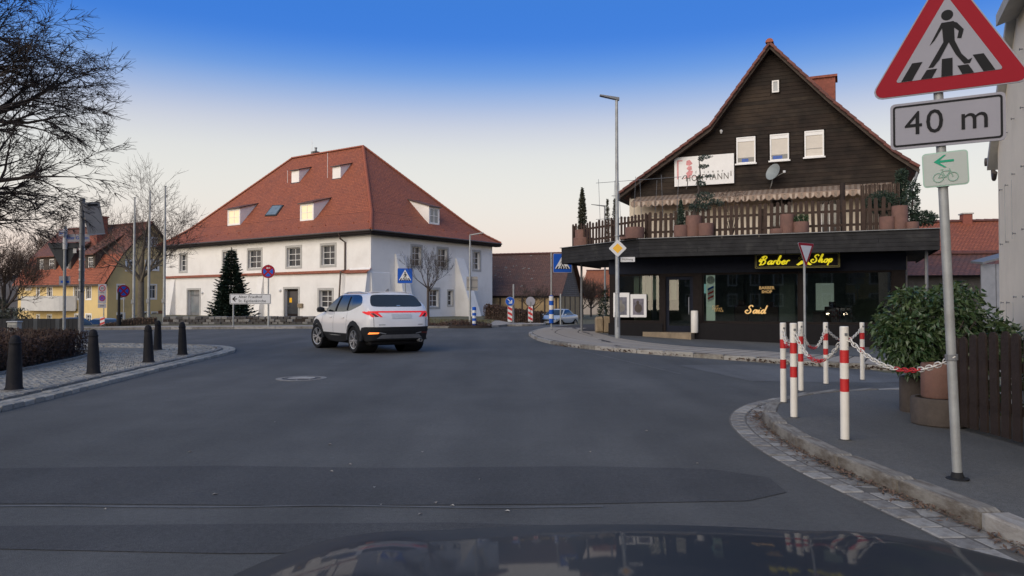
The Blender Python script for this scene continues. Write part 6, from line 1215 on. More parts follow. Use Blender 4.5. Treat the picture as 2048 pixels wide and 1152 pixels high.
yy = q.y - .10; Fd = frame(q.x, yy, (cos(R(-8)), sin(R(-8)))); zc = at(1233, 497, q.y).z; o = MB().plate([(x * cos(pi / 4) - z * sin(pi / 4), x * sin(pi / 4) + z * cos(pi / 4)) for x, z in rrect(.44, .44, .03)], 0, .012).build('priority_sign', K['sign_white']); tag(o, 'yellow and white priority road diamond on the street lamp', 'sign'); o.matrix_world = frame(q.x, yy, (cos(R(-8)), sin(R(-8))), zc); MB().plate([(x * cos(pi / 4) - z * sin(pi / 4), x * sin(pi / 4) + z * cos(pi / 4)) for x, z in rrect(.25, .25, .012)], -.004, 0).build('yellow_field', K['sign_yellow'], o); MB().box(-.05, .05, .013, .03, -.2, .2).build('bracket', K['galv_dark'], o)
o = MB().plate(rrect(.50, .17, .01), 0, .008).build('street_name_sign', K['sign_white']); tag(o, 'small white street name plate on the lamp below the diamond', 'sign'); o.matrix_world = frame(q.x + .36, q.y - .02, (cos(R(-14)), sin(R(-14))), at(1250, 519, q.y).z); lettering(o, I4, 0, -.003, 0, 'Mühlweg', .105, 'ink')
# second lamp beyond the shop
q = at(1210, 600, 47); t = thing('street_lamp', 'distant street lamp with arm to the left above the terrace', 'street lamp', (q.x, 47, 0)); zt = at(1210, 412, 47).z; MB().tube([(0, 0, -.3), (0, 0, zt)], [.07, .045], 8).build('mast', K['galv_dark'], t); MB().add([(.05, -.06, zt - .05), (.05, .06, zt - .05), (-.85, .06, zt + .09), (-.85, -.06, zt + .09), (.05, -.06, zt + .03), (.05, .06, zt + .03), (-.85, .06, zt + .11), (-.85, -.06, zt + .11)], [(3, 2, 1, 0), (4, 5, 6, 7), (0, 1, 5, 4), (1, 2, 6, 5), (2, 3, 7, 6), (3, 0, 4, 7)]).build('lamp_head', K['galv_dark'], t)
# lamp in front of the white house, with a sign seen from behind
q = at(940, 600, 39.9); t = thing('street_lamp', 'slim street lamp with right arm before the white house', 'street lamp', (q.x, 39.9, .12)); zt = at(940, 470, 39.9).z - .12; MB().tube([(0, 0, -.1), (0, 0, .8), (0, 0, zt)], [.075, .06, .042], 10).build('mast', K['galv'], t, 60); MB().bar((-.02, 0, zt), (.72, 0, zt + .12), .13, .05).build('lamp_head', K['galv'], t)
o = MB().plate(rrect(.6, .74, .03), 0, .012).build('road_sign', K['sign_back']); tag(o, 'grey back of a rectangular road sign on the slim lamp', 'sign'); p_ = at(944, 567, 39.8); o.matrix_world = frame(p_.x, 39.96, (1, .1), p_.z); 
for z in (-.2, .2): MB().box(-.28, .28, -.03, -.001, z - .02, z + .02).build('mounting_rail', K['galv_dark'], o)
def banded(name, label, px, Y, r, z0, h, cols, mats, zb=None, extra=None, n=14):
    q = at(px, 600, Y); zb = G(q.x, Y) + .1 if zb is None else zb; t = thing(name, label, 'bollard', (q.x, Y, zb))
    for k in range(cols): MB().lathe([(r, z0 + h * k / cols), (r, z0 + h * (k + 1) / cols)], n, cap=False).build('band', K[mats[k % len(mats)]], t, 60)
    MB().lathe([(r, z0 + h), (r * .9, z0 + h + .03), (.0, z0 + h + .04)], n, cap=False).build('cap', K[mats[(cols - 1) % len(mats)]], t); return t
banded('marker_post', 'blue and white banded marker post beside the slim lamp', 948.5, 39.6, .105, 0, .98, 7, ['sign_blue', 'sign_white'])
# zebra crossing signs
def zebra(label, px, py, Y, side, pole_top, rz=0, dx=0, r=.035, off=0):
    t, zb = sign('crossing_sign', label, px, Y, pole_top=pole_top, rz=rz, pole_r=r); p_ = at(px, py, Y); F_ = M.Translation((off, 0, p_.z - zb)); MB(F_).plate(rrect(side, side, .05), 0, .012).build('sign_backing', K['sign_grey'], t); MB(F_).plate(rrect(side * .95, side * .95, .035), -.004, 0).build('blue_field', K['sign_blue'], t); MB(F_).plate(rtri(side * .80, .01, cz=-side * .06), -.008, -.004).build('white_triangle', K['sign_white'], t); mark(t, F_, walker(side * .60, 0, -side * .155), -.012, 'sign_black', 'pictogram'); clamp(t, p_.z - zb + .2, r * 1.2); clamp(t, p_.z - zb - .2, r * 1.2); return t, zb
zebra('blue pedestrian crossing sign behind the white car', 810, 551.5, 40.8, .84, 3.0)
t, zb = zebra('blue pedestrian crossing sign at the pavement tip by the shop canopy', 1103, 526, 33.4, .86, 3.6, rz=R(6), off=.5)
for k in range(6): MB().lathe([(.105, .32 + k * .2), (.105, .52 + k * .2)], 14, (0, .04, 0), cap=False).build('sleeve_band', K[('sign_blue', 'sign_white')[k % 2]], t, 60)
MB().lathe([(.105, 1.52), (.04, 1.56)], 14, (0, .04, 0), cap=False).build('sleeve_cap', K['sign_blue'], t)
# keep-right bollards on the refuge
def beacon(label, px, Y, face):
    q = at(px, 600, Y); zb = G(q.x, Y) + .10; t = thing('traffic_beacon', label, 'traffic beacon', (q.x, Y, zb), 0 if face else R(172)); w, h0, h1 = .26, .12, 1.02
    MB().box(-.03, .03, .0, .05, 0, 1.3).build('post', K['galv_dark'], t); MB().plate(rrect(w + .02, h1 - h0 + .02, .02, cz=(h0 + h1) / 2), -.02, 0).build('board', K['sign_white'], t); sgn_ = 1 if face else -1
    for k in range(3):
        z = h0 + .02 + k * .3; MB().plate([(-w / 2, z + (.14 if sgn_ > 0 else 0)), (w / 2, z + (0 if sgn_ > 0 else .14)), (w / 2, z + .15 + (0 if sgn_ > 0 else .14)), (-w / 2, z + .15 + (.14 if sgn_ > 0 else 0))], -.024, -.02).build('red_stripe', K['red_paint'], t)
        if not face: MB().plate([(-w / 2, z), (w / 2, z + .14), (w / 2, z + .29), (-w / 2, z + .15)], .05, .054).build('red_stripe', K['red_paint'], t)
    if not face: MB().plate(rrect(w + .02, h1 - h0 + .02, .02, cz=(h0 + h1) / 2), .044, .05).build('board', K['sign_white'], t)
    F_ = M.Translation((0, -.01, 1.32)); MB(F_).plate(disc(.28), 0, .012).build('sign_backing', K['sign_grey'], t); MB(F_).plate(disc(.255), -.004, 0).build('blue_disc', K['sign_blue'], t); mark(t, F_, [[(-.16, .13), (-.13, .16), (.07, -.04), (.07, .07), (.13, .07), (.13, -.13), (-.07, -.13), (-.07, -.07), (.04, -.07)]], -.008, 'sign_white', 'arrow'); return t
beacon('red and white beacon with blue keep right arrow on the traffic island', 1020, 44.6, True); beacon('red and white beacon with its round sign seen from behind', 1061, 45.2, False)
q = at(1027, 600, 44.9); t = thing('bare_pole', 'thin bare pole beside the blue keep right arrow', 'pole', (q.x, 44.9, G(q.x, 44.9) + .1)); MB().tube([(0, 0, 0), (0, 0, at(1027, 573, 44.9).z)], .05, 10).build('shaft', K['galv'], t, 60); MB().lathe([(.05, 0), (.052, .03), (0, .04)], 10, (0, 0, at(1027, 573, 44.9).z), cap=False).build('cap', K['galv'], t)
q = at(1121, 600, 52); t = thing('bare_pole', 'thin pale pole above the silver car roof', 'pole', (q.x, 52, G(q.x, 52))); MB().tube([(0, 0, 0), (0, 0, at(1121, 586, 52).z + .3)], .05, 10).build('shaft', K['galv'], t, 60); MB().lathe([(.09, 0), (.09, .05), (.05, .08)], 10).build('base_collar', K['galv_dark'], t)
# direction sign and no-stopping sign on the far pavement
a_, b_ = at(467, 600, 38.6), at(536, 600, 38.6); t = thing('direction_sign', 'white direction sign lettered Alter Friedhof and St. Egidienkirche on two posts', 'sign', ((a_.x + b_.x) / 2, 38.6, G(a_.x, 38.6) + .11), R(4)); hw = (b_.x - a_.x) / 2; zt = at(500, 598, 38.6).z - .11
MB().tube([(-hw, .05, -.1), (-hw, .05, zt)], .038, 10).build('post', K['galv'], t, 60); MB().tube([(hw, .05, -.1), (hw, .05, zt)], .038, 10).build('post', K['galv'], t, 60)
F_ = M.Translation((-.02, 0, zt)); w_, h_ = 2.08, .53; pl_ = MB(F_).plate(rrect(w_, h_, .05), 0, .02).build('panel', K['sign_white'], t); o_, i2 = rrect(w_ - .05, h_ - .05, .035), rrect(w_ - .085, h_ - .085, .025); n_ = len(o_); MB(F_).add([(x, -.004, z) for x, z in o_] + [(x, -.004, z) for x, z in i2], [(i, (i + 1) % n_, n_ + (i + 1) % n_, n_ + i) for i in range(n_)]).build('panel_border', K['sign_black'], pl_)
lettering(pl_, F_, -.60, -.004, .105, 'Alter Friedhof', .195, 'sign_black', align='LEFT', spacing=1.06); lettering(pl_, F_, -.60, -.004, -.105, 'St. Egidienkirche', .195, 'sign_black', align='LEFT', spacing=1.06)
mark(pl_, F_, [[(-.92, 0), (-.78, .13), (-.72, .13), (-.81, .025), (-.66, .025), (-.66, -.025), (-.81, -.025), (-.72, -.13), (-.78, -.13)]], -.005, 'sign_black', 'arrow')
def nostop(t, z, r, x=0, y=0, arrow=True, rz=0):
    F_ = M.Translation((x, y, z)) @ M.Rotation(rz, 4, 'Z'); MB(F_).plate(disc(r), 0, .012).build('sign_backing', K['sign_grey'], t); MB(F_).plate(disc(r * .97), -.004, 0).build('red_disc', K['sign_red'], t)
    for k in range(4):
        a = k * pi / 2; P = [(r * .74 * cos(a + q_) , r * .74 * sin(a + q_)) for q_ in (-.6, -.3, 0, .3, .6)] + [(r * .17 * cos(a), r * .17 * sin(a))]
        if arrow and k == 1: continue
        MB(F_).plate(P, -.008, -.004).build('blue_quarter', K['sign_blue'], t)
    if arrow: mark(t, F_, [[(-.3 * r, .52 * r), (-.1 * r, .68 * r), (-.1 * r, .57 * r), (.3 * r, .57 * r), (.3 * r, .47 * r), (-.1 * r, .47 * r), (-.1 * r, .36 * r)]], -.010, 'sign_white', 'arrow')
t, zb = sign('no_stopping_sign', 'round red and blue no stopping sign with white arrow above the direction sign', 536, 38.75, pole_top=at(536, 529, 38.75).z, pole_r=.036); nostop(t, at(536, 543, 38.75).z - zb, .35)
q = at(246, 600, 43); t, zb = sign('no_stopping_sign', 'round no stopping sign turned aside in front of the yellow gable', 247, 43, pole_top=at(246, 571, 43).z, pole_r=.03); nostop(t, at(246, 582, 43).z - zb, .36, arrow=False, rz=R(50))
q = at(238, 600, 42); t = thing('dark_post', 'dark slim post left of the turned no stopping sign', 'post', (q.x, 42, G(q.x, 42) + .1)); MB().tube([(0, 0, 0), (0, 0, .7), (0, 0, .72), (0, 0, at(238, 583, 42).z)], [.12, .12, .075, .07], 10).build('shaft', K['cast_iron'], t, 60); MB().lathe([(.07, 0), (.03, .05), (0, .06)], 10, (0, 0, at(238, 583, 42).z), cap=False).build('cap', K['cast_iron'], t)
t, zb = sign('zone_sign', 'stack of three white zone plates in front of the yellow house corner', 207, 44, pole_top=at(205, 568, 44).z, pole_r=.03); zc = at(204, 578, 44).z - zb
for k, (dz, hh) in enumerate(((0, .56), (-.57, .56), (-.99, .24))): MB(M.Translation((-.08, 0, zc + dz))).plate(rrect(.50, hh, .02), 0, .012).build('plate', K['sign_grey'], t)
F_ = M.Translation((-.08, 0, zc + .04)); o_, i2 = disc(.19), disc(.14); n_ = 28; MB(F_).add([(x, -.003, z) for x, z in o_] + [(x, -.003, z) for x, z in i2], [(i, (i + 1) % n_, n_ + (i + 1) % n_, n_ + i) for i in range(n_)]).build('red_ring', K['sign_red'], t); lettering(t, F_, 0, -.003, 0, '30', .19, 'sign_black'); lettering(t, F_, 0, -.003, -.26, 'ZONE', .09, 'sign_black')
nostop(t, zc - .53, .19, -.08, -.006, arrow=False); lettering(t, M.Translation((-.08, 0, zc - .99)), 0, -.004, 0, 'ZONE', .09, 'sign_black')
q = at(205, 600, 42.5); t = thing('hazard_board', 'red and white striped hazard board by the zone sign', 'hazard board', (q.x, 42.5, G(q.x, 42.5) + .1)); zt = at(205, 634, 42.5).z - G(q.x, 42.5) - .1; MB().plate(rrect(.26, .75, .02, cz=zt - .37), 0, .02).build('board', K['sign_white'], t); MB().box(-.03, .03, .021, .05, 0, zt - .1).build('post', K['galv_dark'], t)
for k in range(3): z = zt - .72 + k * .25; MB().plate([(-.13, z), (.13, z + .1), (.13, z + .22), (-.13, z + .12)], -.004, 0).build('red_stripe', K['red_paint'], t)
# signs on the island seen from behind
t, zb = sign('give_way_sign', 'dark back of a give way triangle with street names above, left island', 127, 20.0, pole_top=at(127, 452, 20).z, pole_r=.038, z=.08); zc = at(122, 505, 20).z - zb; F_ = M.Translation((-.05, .07, zc)); MB(F_).plate(rtri(.92, .03, False), 0, .012).build('sign_back', K['sign_back_dark'], t); MB(F_).box(.25, .34, -.004, 0, -.01, .13).build('sticker', K['sign_white'], t); MB(F_).box(-.33, .33, -.028, -.001, .12, .16).build('mounting_rail', K['sign_back_dark'], t)
F_ = M.Translation((-.02, .0, at(125, 561, 20).z - zb)); MB(F_).plate(rrect(.30, .24, .02), .07, .08).build('supplementary_plate', K['sign_grey'], t); MB(F_).box(-.10, .12, .064, .069, -.06, .0).build('plate_text', K['sign_blue'], t)
zs = at(122, 466, 20).z - zb; n1 = MB(M.Translation((-.07, -.02, zs)) @ M.Rotation(R(-38), 4, 'Z')).plate(rrect(.36, .17, .01), 0, .01).build('name_plate', K['sign_grey'], t); lettering(n1, M.Translation((-.07, -.02, zs)) @ M.Rotation(R(-38), 4, 'Z'), 0, -.003, 0, 'Gasse', .1, 'sign_blue')
zs = at(154, 476, 20).z - zb; Fn = M.Translation((.36, -.02, zs)) @ M.Rotation(R(-10), 4, 'Z'); n2 = MB(Fn).plate(rrect(.74, .20, .01), 0, .01).build('name_plate', K['sign_grey'], t); lettering(n2, Fn, .0, -.003, 0, 'Alter Graben', .125, 'sign_blue'); MB().tube([(0, .04, zs - .3), (0, .04, zs + .25)], .055, 10).build('plate_holder', K['sign_white'], t)
t, zb = sign('sign_mast', 'thick dark mast with a tilted sign board back and an edge-on sign panel', 161, 19.6, pole_top=at(161, 396, 19.6).z, pole_r=.065, z=.08, polemat='galv_dark')
p_ = at(184, 437, 19.6); Fn = M.Translation((.34, -.02, p_.z - zb)) @ M.Rotation(R(38), 4, 'Z') @ M.Rotation(R(-9), 4, 'Y'); MB(Fn).plate(rrect(.40, .86, .02), 0, .03).build('tilted_board', K['sign_back'], t); MB(Fn).box(-.1, .14, -.012, -.001, .32, .38).build('board_slot', K['black_plastic'], t); MB(Fn).box(-.2, .2, -.02, -.001, -.43, -.40).build('board_rim', K['zinc'], t); MB().bar((0, .04, p_.z - zb), (.2, .0, p_.z - zb), .05, .05).build('bracket', K['galv_dark'], t)
za, zd = at(170, 492, 19.6).z - zb, at(170, 585, 19.6).z - zb; MB(M.Translation((.10, -.06, 0)) @ M.Rotation(R(113), 4, 'Z')).box(-.22, .22, 0, .03, zd, za, c=.01).build('edge_panel', K['sign_back_dark'], t)
for k in range(5): MB().lathe([(.066, -.025), (.075, -.025), (.075, .025), (.066, .025)], 12, (0, .04, zd + (za - zd) * (.05 + .22 * k)), cap=False).build('steel_band', K['zinc'], t)

# ------------------------------------------------------------------ red and white posts with plastic chains
lk = MB(); n1, n2 = 10, 5; vs = []
for i in range(n1):
    a = 2 * pi * i / n1; c = V((.032 * cos(a) + math.copysign(.010, cos(a)), .019 * sin(a), 0)); d = V((cos(a), sin(a), 0))
    for j in range(n2): b = 2 * pi * j / n2; vs.append(c + d * (.0048 * cos(b)) + V((0, 0, .0048 * sin(b))))
lk.add(vs, [(i * n2 + j, ((i + 1) % n1) * n2 + j, ((i + 1) % n1) * n2 + (j + 1) % n2, i * n2 + (j + 1) % n2) for i in range(n1) for j in range(n2)])
link_w = lk.mesh('chain_link', K['post_white'], 'all'); link_r = lk.mesh('chain_link', K['red_paint'], 'all')
tops = []
for (px, pb, pt_), lab in zip(((1690, 880, 655), (1588, 835, 648), (1567, 805, 647), (1602, 782, 645), (1652, 768, 646), (1725, 760, 646)), ('nearest and thickest-looking red and white post on the right pavement', 'red and white post standing in front of the kerb corner pair', 'red and white post on the outer edge of the kerb corner', 'red and white post behind the kerb corner pair', 'red and white post standing alone past the kerb corner', 'farthest red and white post nearest the laurel bush')):
    q = gp(px, pb, .085); zb = G(q.x, q.y) + .105; q = gp(px, pb, zb); h = at(px, pt_, q.y).z - zb; t = thing('barrier_post', lab, 'post', (q.x, q.y, zb), 0, 'red and white posts along the pavement edge'); r = .0325 if px != 1690 else .037
    k = .0375 if px != 1690 else .0385; r = k; sg_ = [(0, .43, 0), (.43, .545, 1), (.545, .685, 0), (.685, .80, 1), (.80, 1, 0)] if px in (1690, 1588, 1567, 1602) else [(0, .48, 0), (.48, .58, 1), (.58, .715, 0), (.715, .83, 1), (.83, 1, 0)]
    for a, b, c in sg_: MB().lathe([(r, a * h), (r, b * h)], 16, cap=False).build('band', K[('post_white', 'red_paint')[c]], t, 60)
    MB().lathe([(r, h), (r * .95, h + .008), (r * .8, h + .011), (.0, h + .012)], 16, cap=False).build('cap', K['post_white'], t); MB().lathe([(r * 1.5, 0), (r * 1.4, .006), (r, .01)], 14, cap=False).build('foot_seal', K['asphalt_dark'], t); MB(M.Translation((0, 0, h * .94))).box(-.012, .012, -r - .006, r + .006, -.012, .012).build('chain_eye', K['galv_dark'], t)
    tops.append(V((q.x, q.y, zb + h * .93)))
lay_ = [(0, 1, 'between the nearest post and the kerb corner', .28), (1, 2, 'between the two posts at the kerb corner', .2), (2, 3, 'behind the kerb corner', .22), (3, 4, 'sagging low past the kerb corner', .32), (4, 5, 'between the two farthest posts', .22)]
def chain(label, a, b, sag, cols):
    t = thing('chain', label, 'chain', a); L = (b - a).length; n = int(hypot(L, sag * 1.9) / .052)
    f = lambda s: (b - a) * s + V((0, 0, -4 * sag * s * (1 - s)))
    for i in range(n):
        p, q = f(i / n), f((i + 1) / n); d = (q - p).normalized(); e = d.to_track_quat('X', 'Z') @ M.Rotation(pi / 2 * (i % 2) + .4, 4, 'X').to_quaternion()
        o = ob('chain_link', link_r if cols(i, n) else link_w, t, (p + q) / 2); o.rotation_mode = 'QUATERNION'; o.rotation_quaternion = e
for a, b, lab, sag in lay_: chain('red and white plastic chain ' + lab, tops[a], tops[b], sag, lambda i, n: (i // 9) % 3 == 1)
chain('red and white plastic chain hanging from the nearest post to the big sign pole', tops[0] + V((.03, 0, -.02)), CHAIN_END, .18, lambda i, n: .5 < i / n < .70)

# ------------------------------------------------------------------ laurel bush, its pots, brown picket fence
q = gp(1872, 842, .06); t = thing('laurel_bush', 'large glossy green laurel bush behind the big sign pole', 'bush', (5.0, 8.8, G(5.0, 8.8) + .5)); rg = random.Random(81); lf = MB()
for c, rad, n in (((-.1, 0, .62), (.66, .55, .50), 1300), ((-.45, -.1, .48), (.36, .4, .38), 650), ((.5, .1, .5), (.45, .45, .42), 700), ((.1, 0, .88), (.5, .4, .26), 420), ((-.62, 0, .62), (.2, .3, .22), 160), ((.3, .1, 1.02), (.25, .3, .16), 140), ((-.35, 0, .98), (.2, .3, .14), 110), ((-.3, -.1, .22), (.36, .35, .2), 300), ((.4, 0, .25), (.42, .4, .2), 300)): leaves(lf, c, rad, int(n * 1.5), .088, rg, .38, .3, .75)
lf.build('foliage', K['leaf_laurel'], t); sm = MB()
for k in range(16): a = rg.uniform(0, 6.28); e = V((cos(a) * rg.uniform(.2, .6), sin(a) * .45, rg.uniform(.5, 1.0))); sm.tube([(cos(a) * .08, sin(a) * .08, -.4), e * .5 + V((0, 0, .05)), e], [.02, .013, .006], 5)
sm.build('stems', K['bark'], t)
for i, (x, y, r, z0, h, m_, lab) in enumerate(((4.52, 7.95, .27, 0, .29, 'concrete_ring', 'low brown concrete ring planter below the terracotta pot'), (4.5, 7.93, .165, .29, .36, 'terracotta', 'terracotta pot on the concrete ring by the sign pole'), (4.78, 8.95, .15, 0, .42, 'concrete_ring', 'narrow brown concrete ring planter at the left foot of the laurel'), (5.12, 8.8, .30, 0, .55, 'concrete_ring', 'large brown concrete ring planter holding the laurel'))):
    zb = G(x, y) + .105 + z0; t = thing('planter', lab, 'planter', (x, y, zb)); MB().lathe([(r * .94, 0), (r, .02), (r, h - .03), (r * .97, h), (r * .84, h), (r * .84, h - .06)], 40, cap=False, rf=lambda a: 1 + .03 * abs(sin(7 * a))).build('pot', K[m_], t, 30); MB().lathe([(r * .85, h - .05), (.02, h - .03)], 18).build('soil', K['soil'], t)
fn = thing('picket_fence', 'dark red-brown picket fence at the right edge', 'fence', (4.55, 4.4, 0)); hs_ = [.86 + .12 * sin(pi * (k % 11) / 10) for k in range(22)]
for k in range(22):
    y = k * .158; x = .0 + .0 * y; pm_ = picket_mesh(round(hs_[k], 2), .115, .022, 'wood_red'); ob('picket', pm_, fn, (rg.uniform(-.004, .004), y, G(4.55, 4.4 + y) + .15), (rg.uniform(-.012, .012), 0, pi / 2 + rg.uniform(-.03, .03)))
for z in (.33, .72): MB().box(.015, .05, -.1, 3.55, z, z + .08).build('fence_rail', K['wood_red'], fn)
for y in (0, 1.7, 3.4): MB().box(.052, .13, y - .04, y + .04, .02, .98).build('fence_post', K['wood_red'], fn)
# garden behind the fence
q = at(1990, 660, 9.6); plant('garden_shrub', 'dark evergreen shrub between laurel and the pale house', 'shrub', (5.75, 9.0, G(5.9, 9.6)), [((0, 0, .55), (.6, .45, .5), 700), ((.2, .2, .95), (.35, .3, .3), 250)], 'leaf_laurel', .11, None, 83, .42)
# ------------------------------------------------------------------ cars
def ring_body(P, extra_cuts=1):
    """levels of closed plan outlines; returns cage (verts, faces, tags). P: dict of arrays."""
    NS, lev = len(P['x'][0]), len(P['z']); rc = P['rc']; fc = P['fc']; rings = []
    for k in range(lev):
        pts = []
        zs = P['zs'][k] if P.get('zs') and k in P['zs'] else None
        for i in range(NS): pts.append((P['x'][k][i], P['y'][k][i], zs[i] if zs else P['z'][k]))                    # left side rear -> front
        yf = P['y'][k][-1]
        for c in fc: pts.append((P['fx'][k] - (abs(c) ** 2) * .05, c * yf, (zs[-1] if zs else P['z'][k]) + (P['fz'][k] if 'fz' in P else 0)))
        for i in range(NS - 1, -1, -1): pts.append((P['x'][k][i], -P['y'][k][i], zs[i] if zs else P['z'][k]))
        yr = P['y'][k][0]
        for c in rc: pts.append((P['rx'][k] + (abs(c) ** 2) * P.get('rcv', .06), c * yr, (zs[0] if zs else P['z'][k]) + P.get('rz', [0] * lev)[k]))
        rings.append(pts)
    n = len(rings[0]); vs = [p for r in rings for p in r]; fs = []; tg = []
    for k in range(lev - 1):
        for i in range(n):
            j = (i + 1) % n; fs.append((k * n + i, k * n + j, (k + 1) * n + j, (k + 1) * n + i)); tg.append((k, i))
    return rings, n, vs, fs, tg
def make_car(name, label, loc, rz, paint, P, L, W, H, wheel_x, wr, glass_front=True, suv=False, group=None):
    t = thing(name, label, 'car', loc, rz, group); NS = len(P['x'][0]); lev = len(P['z']); rings, n, vs, fs, tg = ring_body(P); nf, nr = len(P['fc']), len(P['rc'])
    # roof grid between the two sides of the top ring
    top = lev - 1; base = top * n; vs = list(vs); xs = [rings[top][i][0] for i in range(NS)]; rows = []
    ncol = 4
    for i in range(NS):
        row = [base + i]
        for c in range(1, ncol): f = 1 - 2 * c / ncol; y = rings[top][i][1] * f; vs.append((rings[top][i][0] + P['roofx'] * 0, y, rings[top][i][2] + P['crown'] * (1 - f * f) * (1 if 0 < i < NS - 1 else .8))); row.append(len(vs) - 1)
        row.append(base + NS + nf + (NS - 1 - i)); rows.append(row)
    roof_fs = []
    for i in range(NS - 1):
        for c in range(ncol): roof_fs.append((rows[i][c], rows[i][c + 1], rows[i + 1][c + 1], rows[i + 1][c]))
    # front and rear caps of the roof grid
    fr = [base + NS - 1] + [base + NS + c for c in range(nf)] + [base + NS + nf]; rr = [base + 0] + [base + n - 1 - c for c in range(nr)] + [base + 2 * NS + nf - 1]
    def stitch(a, b):
        if len(a) == len(b): return [(a[i], a[i + 1], b[i + 1], b[i]) for i in range(len(a) - 1)]
        return [tuple(a) + tuple(reversed(b))]
    caps = stitch(rows[-1], fr) + stitch(rr, rows[0])
    # underside kept open above the wheels: plain dark floor
    bm = bmesh.new(); BV = [bm.verts.new(v) for v in vs]; lay_ = bm.faces.layers.int.new('tag')
    def face(f, tagv):
        try: q = bm.faces.new([BV[i] for i in f]); q[lay_] = tagv; q.smooth = True; return q
        except ValueError: return None
    SIDE = P['glass']                                       # station -> window index
    for f, (k, i) in zip(fs, tg):
        v = 0
        left, right = i < NS - 1, NS + nf <= i < 2 * NS + nf - 1
        st = i if left else (2 * NS + nf - 2 - i)
        if k in P['glev'] and not (i >= 2 * NS + nf - 1 and k in P.get('norear', ())):
            if (left or right) and st in SIDE: v = SIDE[st] + (0 if left else 10)
            elif i >= 2 * NS + nf - 1: v = 30                     # rear glass
            elif NS - 1 <= i < NS + nf: v = 31                    # windscreen
            elif (left or right) and st in P.get('wsst', ()): v = 31
        if k in P.get('rglev', ()) and i >= 2 * NS + nf - 1 and k not in P['glev']: v = 30
        if k < P['clad'] + (0 if (left or right) and st not in (0, NS - 2) else P.get('cladr', 0)): v = 40
        face(f, v)
    for f in roof_fs + caps: face(f, 0)
    cre = bm.edges.layers.float.get('crease_edge') or bm.edges.layers.float.new('crease_edge')
    for e in bm.edges:
        if len(e.link_faces) == 2 and e.link_faces[0][lay_] != e.link_faces[1][lay_]: e[cre] = .78
    bmesh.ops.recalc_face_normals(bm, faces=bm.faces[:])
    me = bpy.data.meshes.new('cage'); bm.to_mesh(me); bm.free(); o = bpy.data.objects.new('cage', me); COL.objects.link(o); md = o.modifiers.new('s', 'SUBSURF'); md.levels = 2; md.render_levels = 2; md.boundary_smooth = 'PRESERVE_CORNERS'
    dg = bpy.context.evaluated_depsgraph_get(); dg.update(); ev = bpy.data.meshes.new_from_object(o.evaluated_get(dg)); bpy.data.objects.remove(o)
    bm = bmesh.new(); bm.from_mesh(ev); bmesh.ops.recalc_face_normals(bm, faces=bm.faces[:]); cen = sum((f.calc_center_median() * f.calc_area() for f in bm.faces), V()) / sum(f.calc_area() for f in bm.faces)
    s_ = sum((f.calc_center_median() - cen).dot(f.normal) * f.calc_area() for f in bm.faces)
    if s_ < 0: bmesh.ops.reverse_faces(bm, faces=bm.faces[:])
    bm.normal_update(); lay_ = bm.faces.layers.int['tag']; bvh = BVHTree.FromBMesh(bm); groups = {}
    for f in bm.faces: groups.setdefault(f[lay_], []).append(f)
    names = {0: ('body', paint), 30: ('rear_window', 'car_glass'), 31: ('windscreen', 'car_glass'), 40: ('lower_cladding', 'black_plastic')}
    body = None; built = {}
    for tv in sorted(groups):
        nm, mt = names.get(tv, ('side_window', 'car_glass')); idx = {}; mb = MB()
        for f in groups[tv]:
            fi = []
            for v in f.verts:
                if v.index not in idx: idx[v.index] = len(mb.v); mb.v.append(v.co + (v.normal * -.006 if tv not in (0, 40) else V()))
                fi.append(idx[v.index])
            mb.f.append(fi); mb.m.append(0); mb.uv.append(None)
        built[tv] = mb.build(nm, K[mt], t, 'all')
    bm.free()
    def shoot(o_, d_):
        h = bvh.ray_cast(V(o_), V(d_)); return h[0], h[1]
    def patch(nm, poly, side, mat, th=.008, parent=None, nsub=6, off=.003):
        """drape a convex quad (4 corners, param coords) on the body from `side`"""
        src = {'rear': lambda a, b: ((-9, a, b), (1, 0, 0)), 'left': lambda a, b: ((a, 9, b), (0, -1, 0)), 'right': lambda a, b: ((a, -9, b), (0, 1, 0)), 'front': lambda a, b: ((9, a, b), (-1, 0, 0)), 'top': lambda a, b: ((a, b, 9), (0, 0, -1))}[side]
        g = []; A, B, C, D = [V(p) for p in poly]
        for i in range(nsub + 1):
            r_ = []
            for j in range(nsub + 1):
                u, v = i / nsub, j / nsub; p = A.lerp(B, u).lerp(D.lerp(C, u), v); o_, d_ = src(p.x, p.y); h, nn = shoot(o_, d_)
                if h is None: return None
                r_.append((h, -V(d_)))
            g.append(r_)
        mb = MB(); m = nsub + 1; inn = [g[i][j][0] + g[i][j][1] * (-.01) for i in range(m) for j in range(m)]; out = [g[i][j][0] + g[i][j][1] * (off + th) for i in range(m) for j in range(m)]
        fs_ = []
        for i in range(nsub):
            for j in range(nsub): fs_.append((i * m + j, i * m + j + 1, (i + 1) * m + j + 1, (i + 1) * m + j))
        ring = [(0, j) for j in range(nsub)] + [(i, nsub) for i in range(nsub)] + [(nsub, j) for j in range(nsub, 0, -1)] + [(i, 0) for i in range(nsub, 0, -1)]; rid = [a * m + b for a, b in ring]; k = m * m
        fs_ += [(rid[q], rid[(q + 1) % len(rid)], k + rid[(q + 1) % len(rid)], k + rid[q]) for q in range(len(rid))]
        mb.add(out + inn, fs_); me = mb.mesh(nm, K[mat], 50); b2 = bmesh.new(); b2.from_mesh(me); bmesh.ops.recalc_face_normals(b2, faces=b2.faces[:]); b2.to_mesh(me); b2.free()
        return ob(nm, me, parent or t)
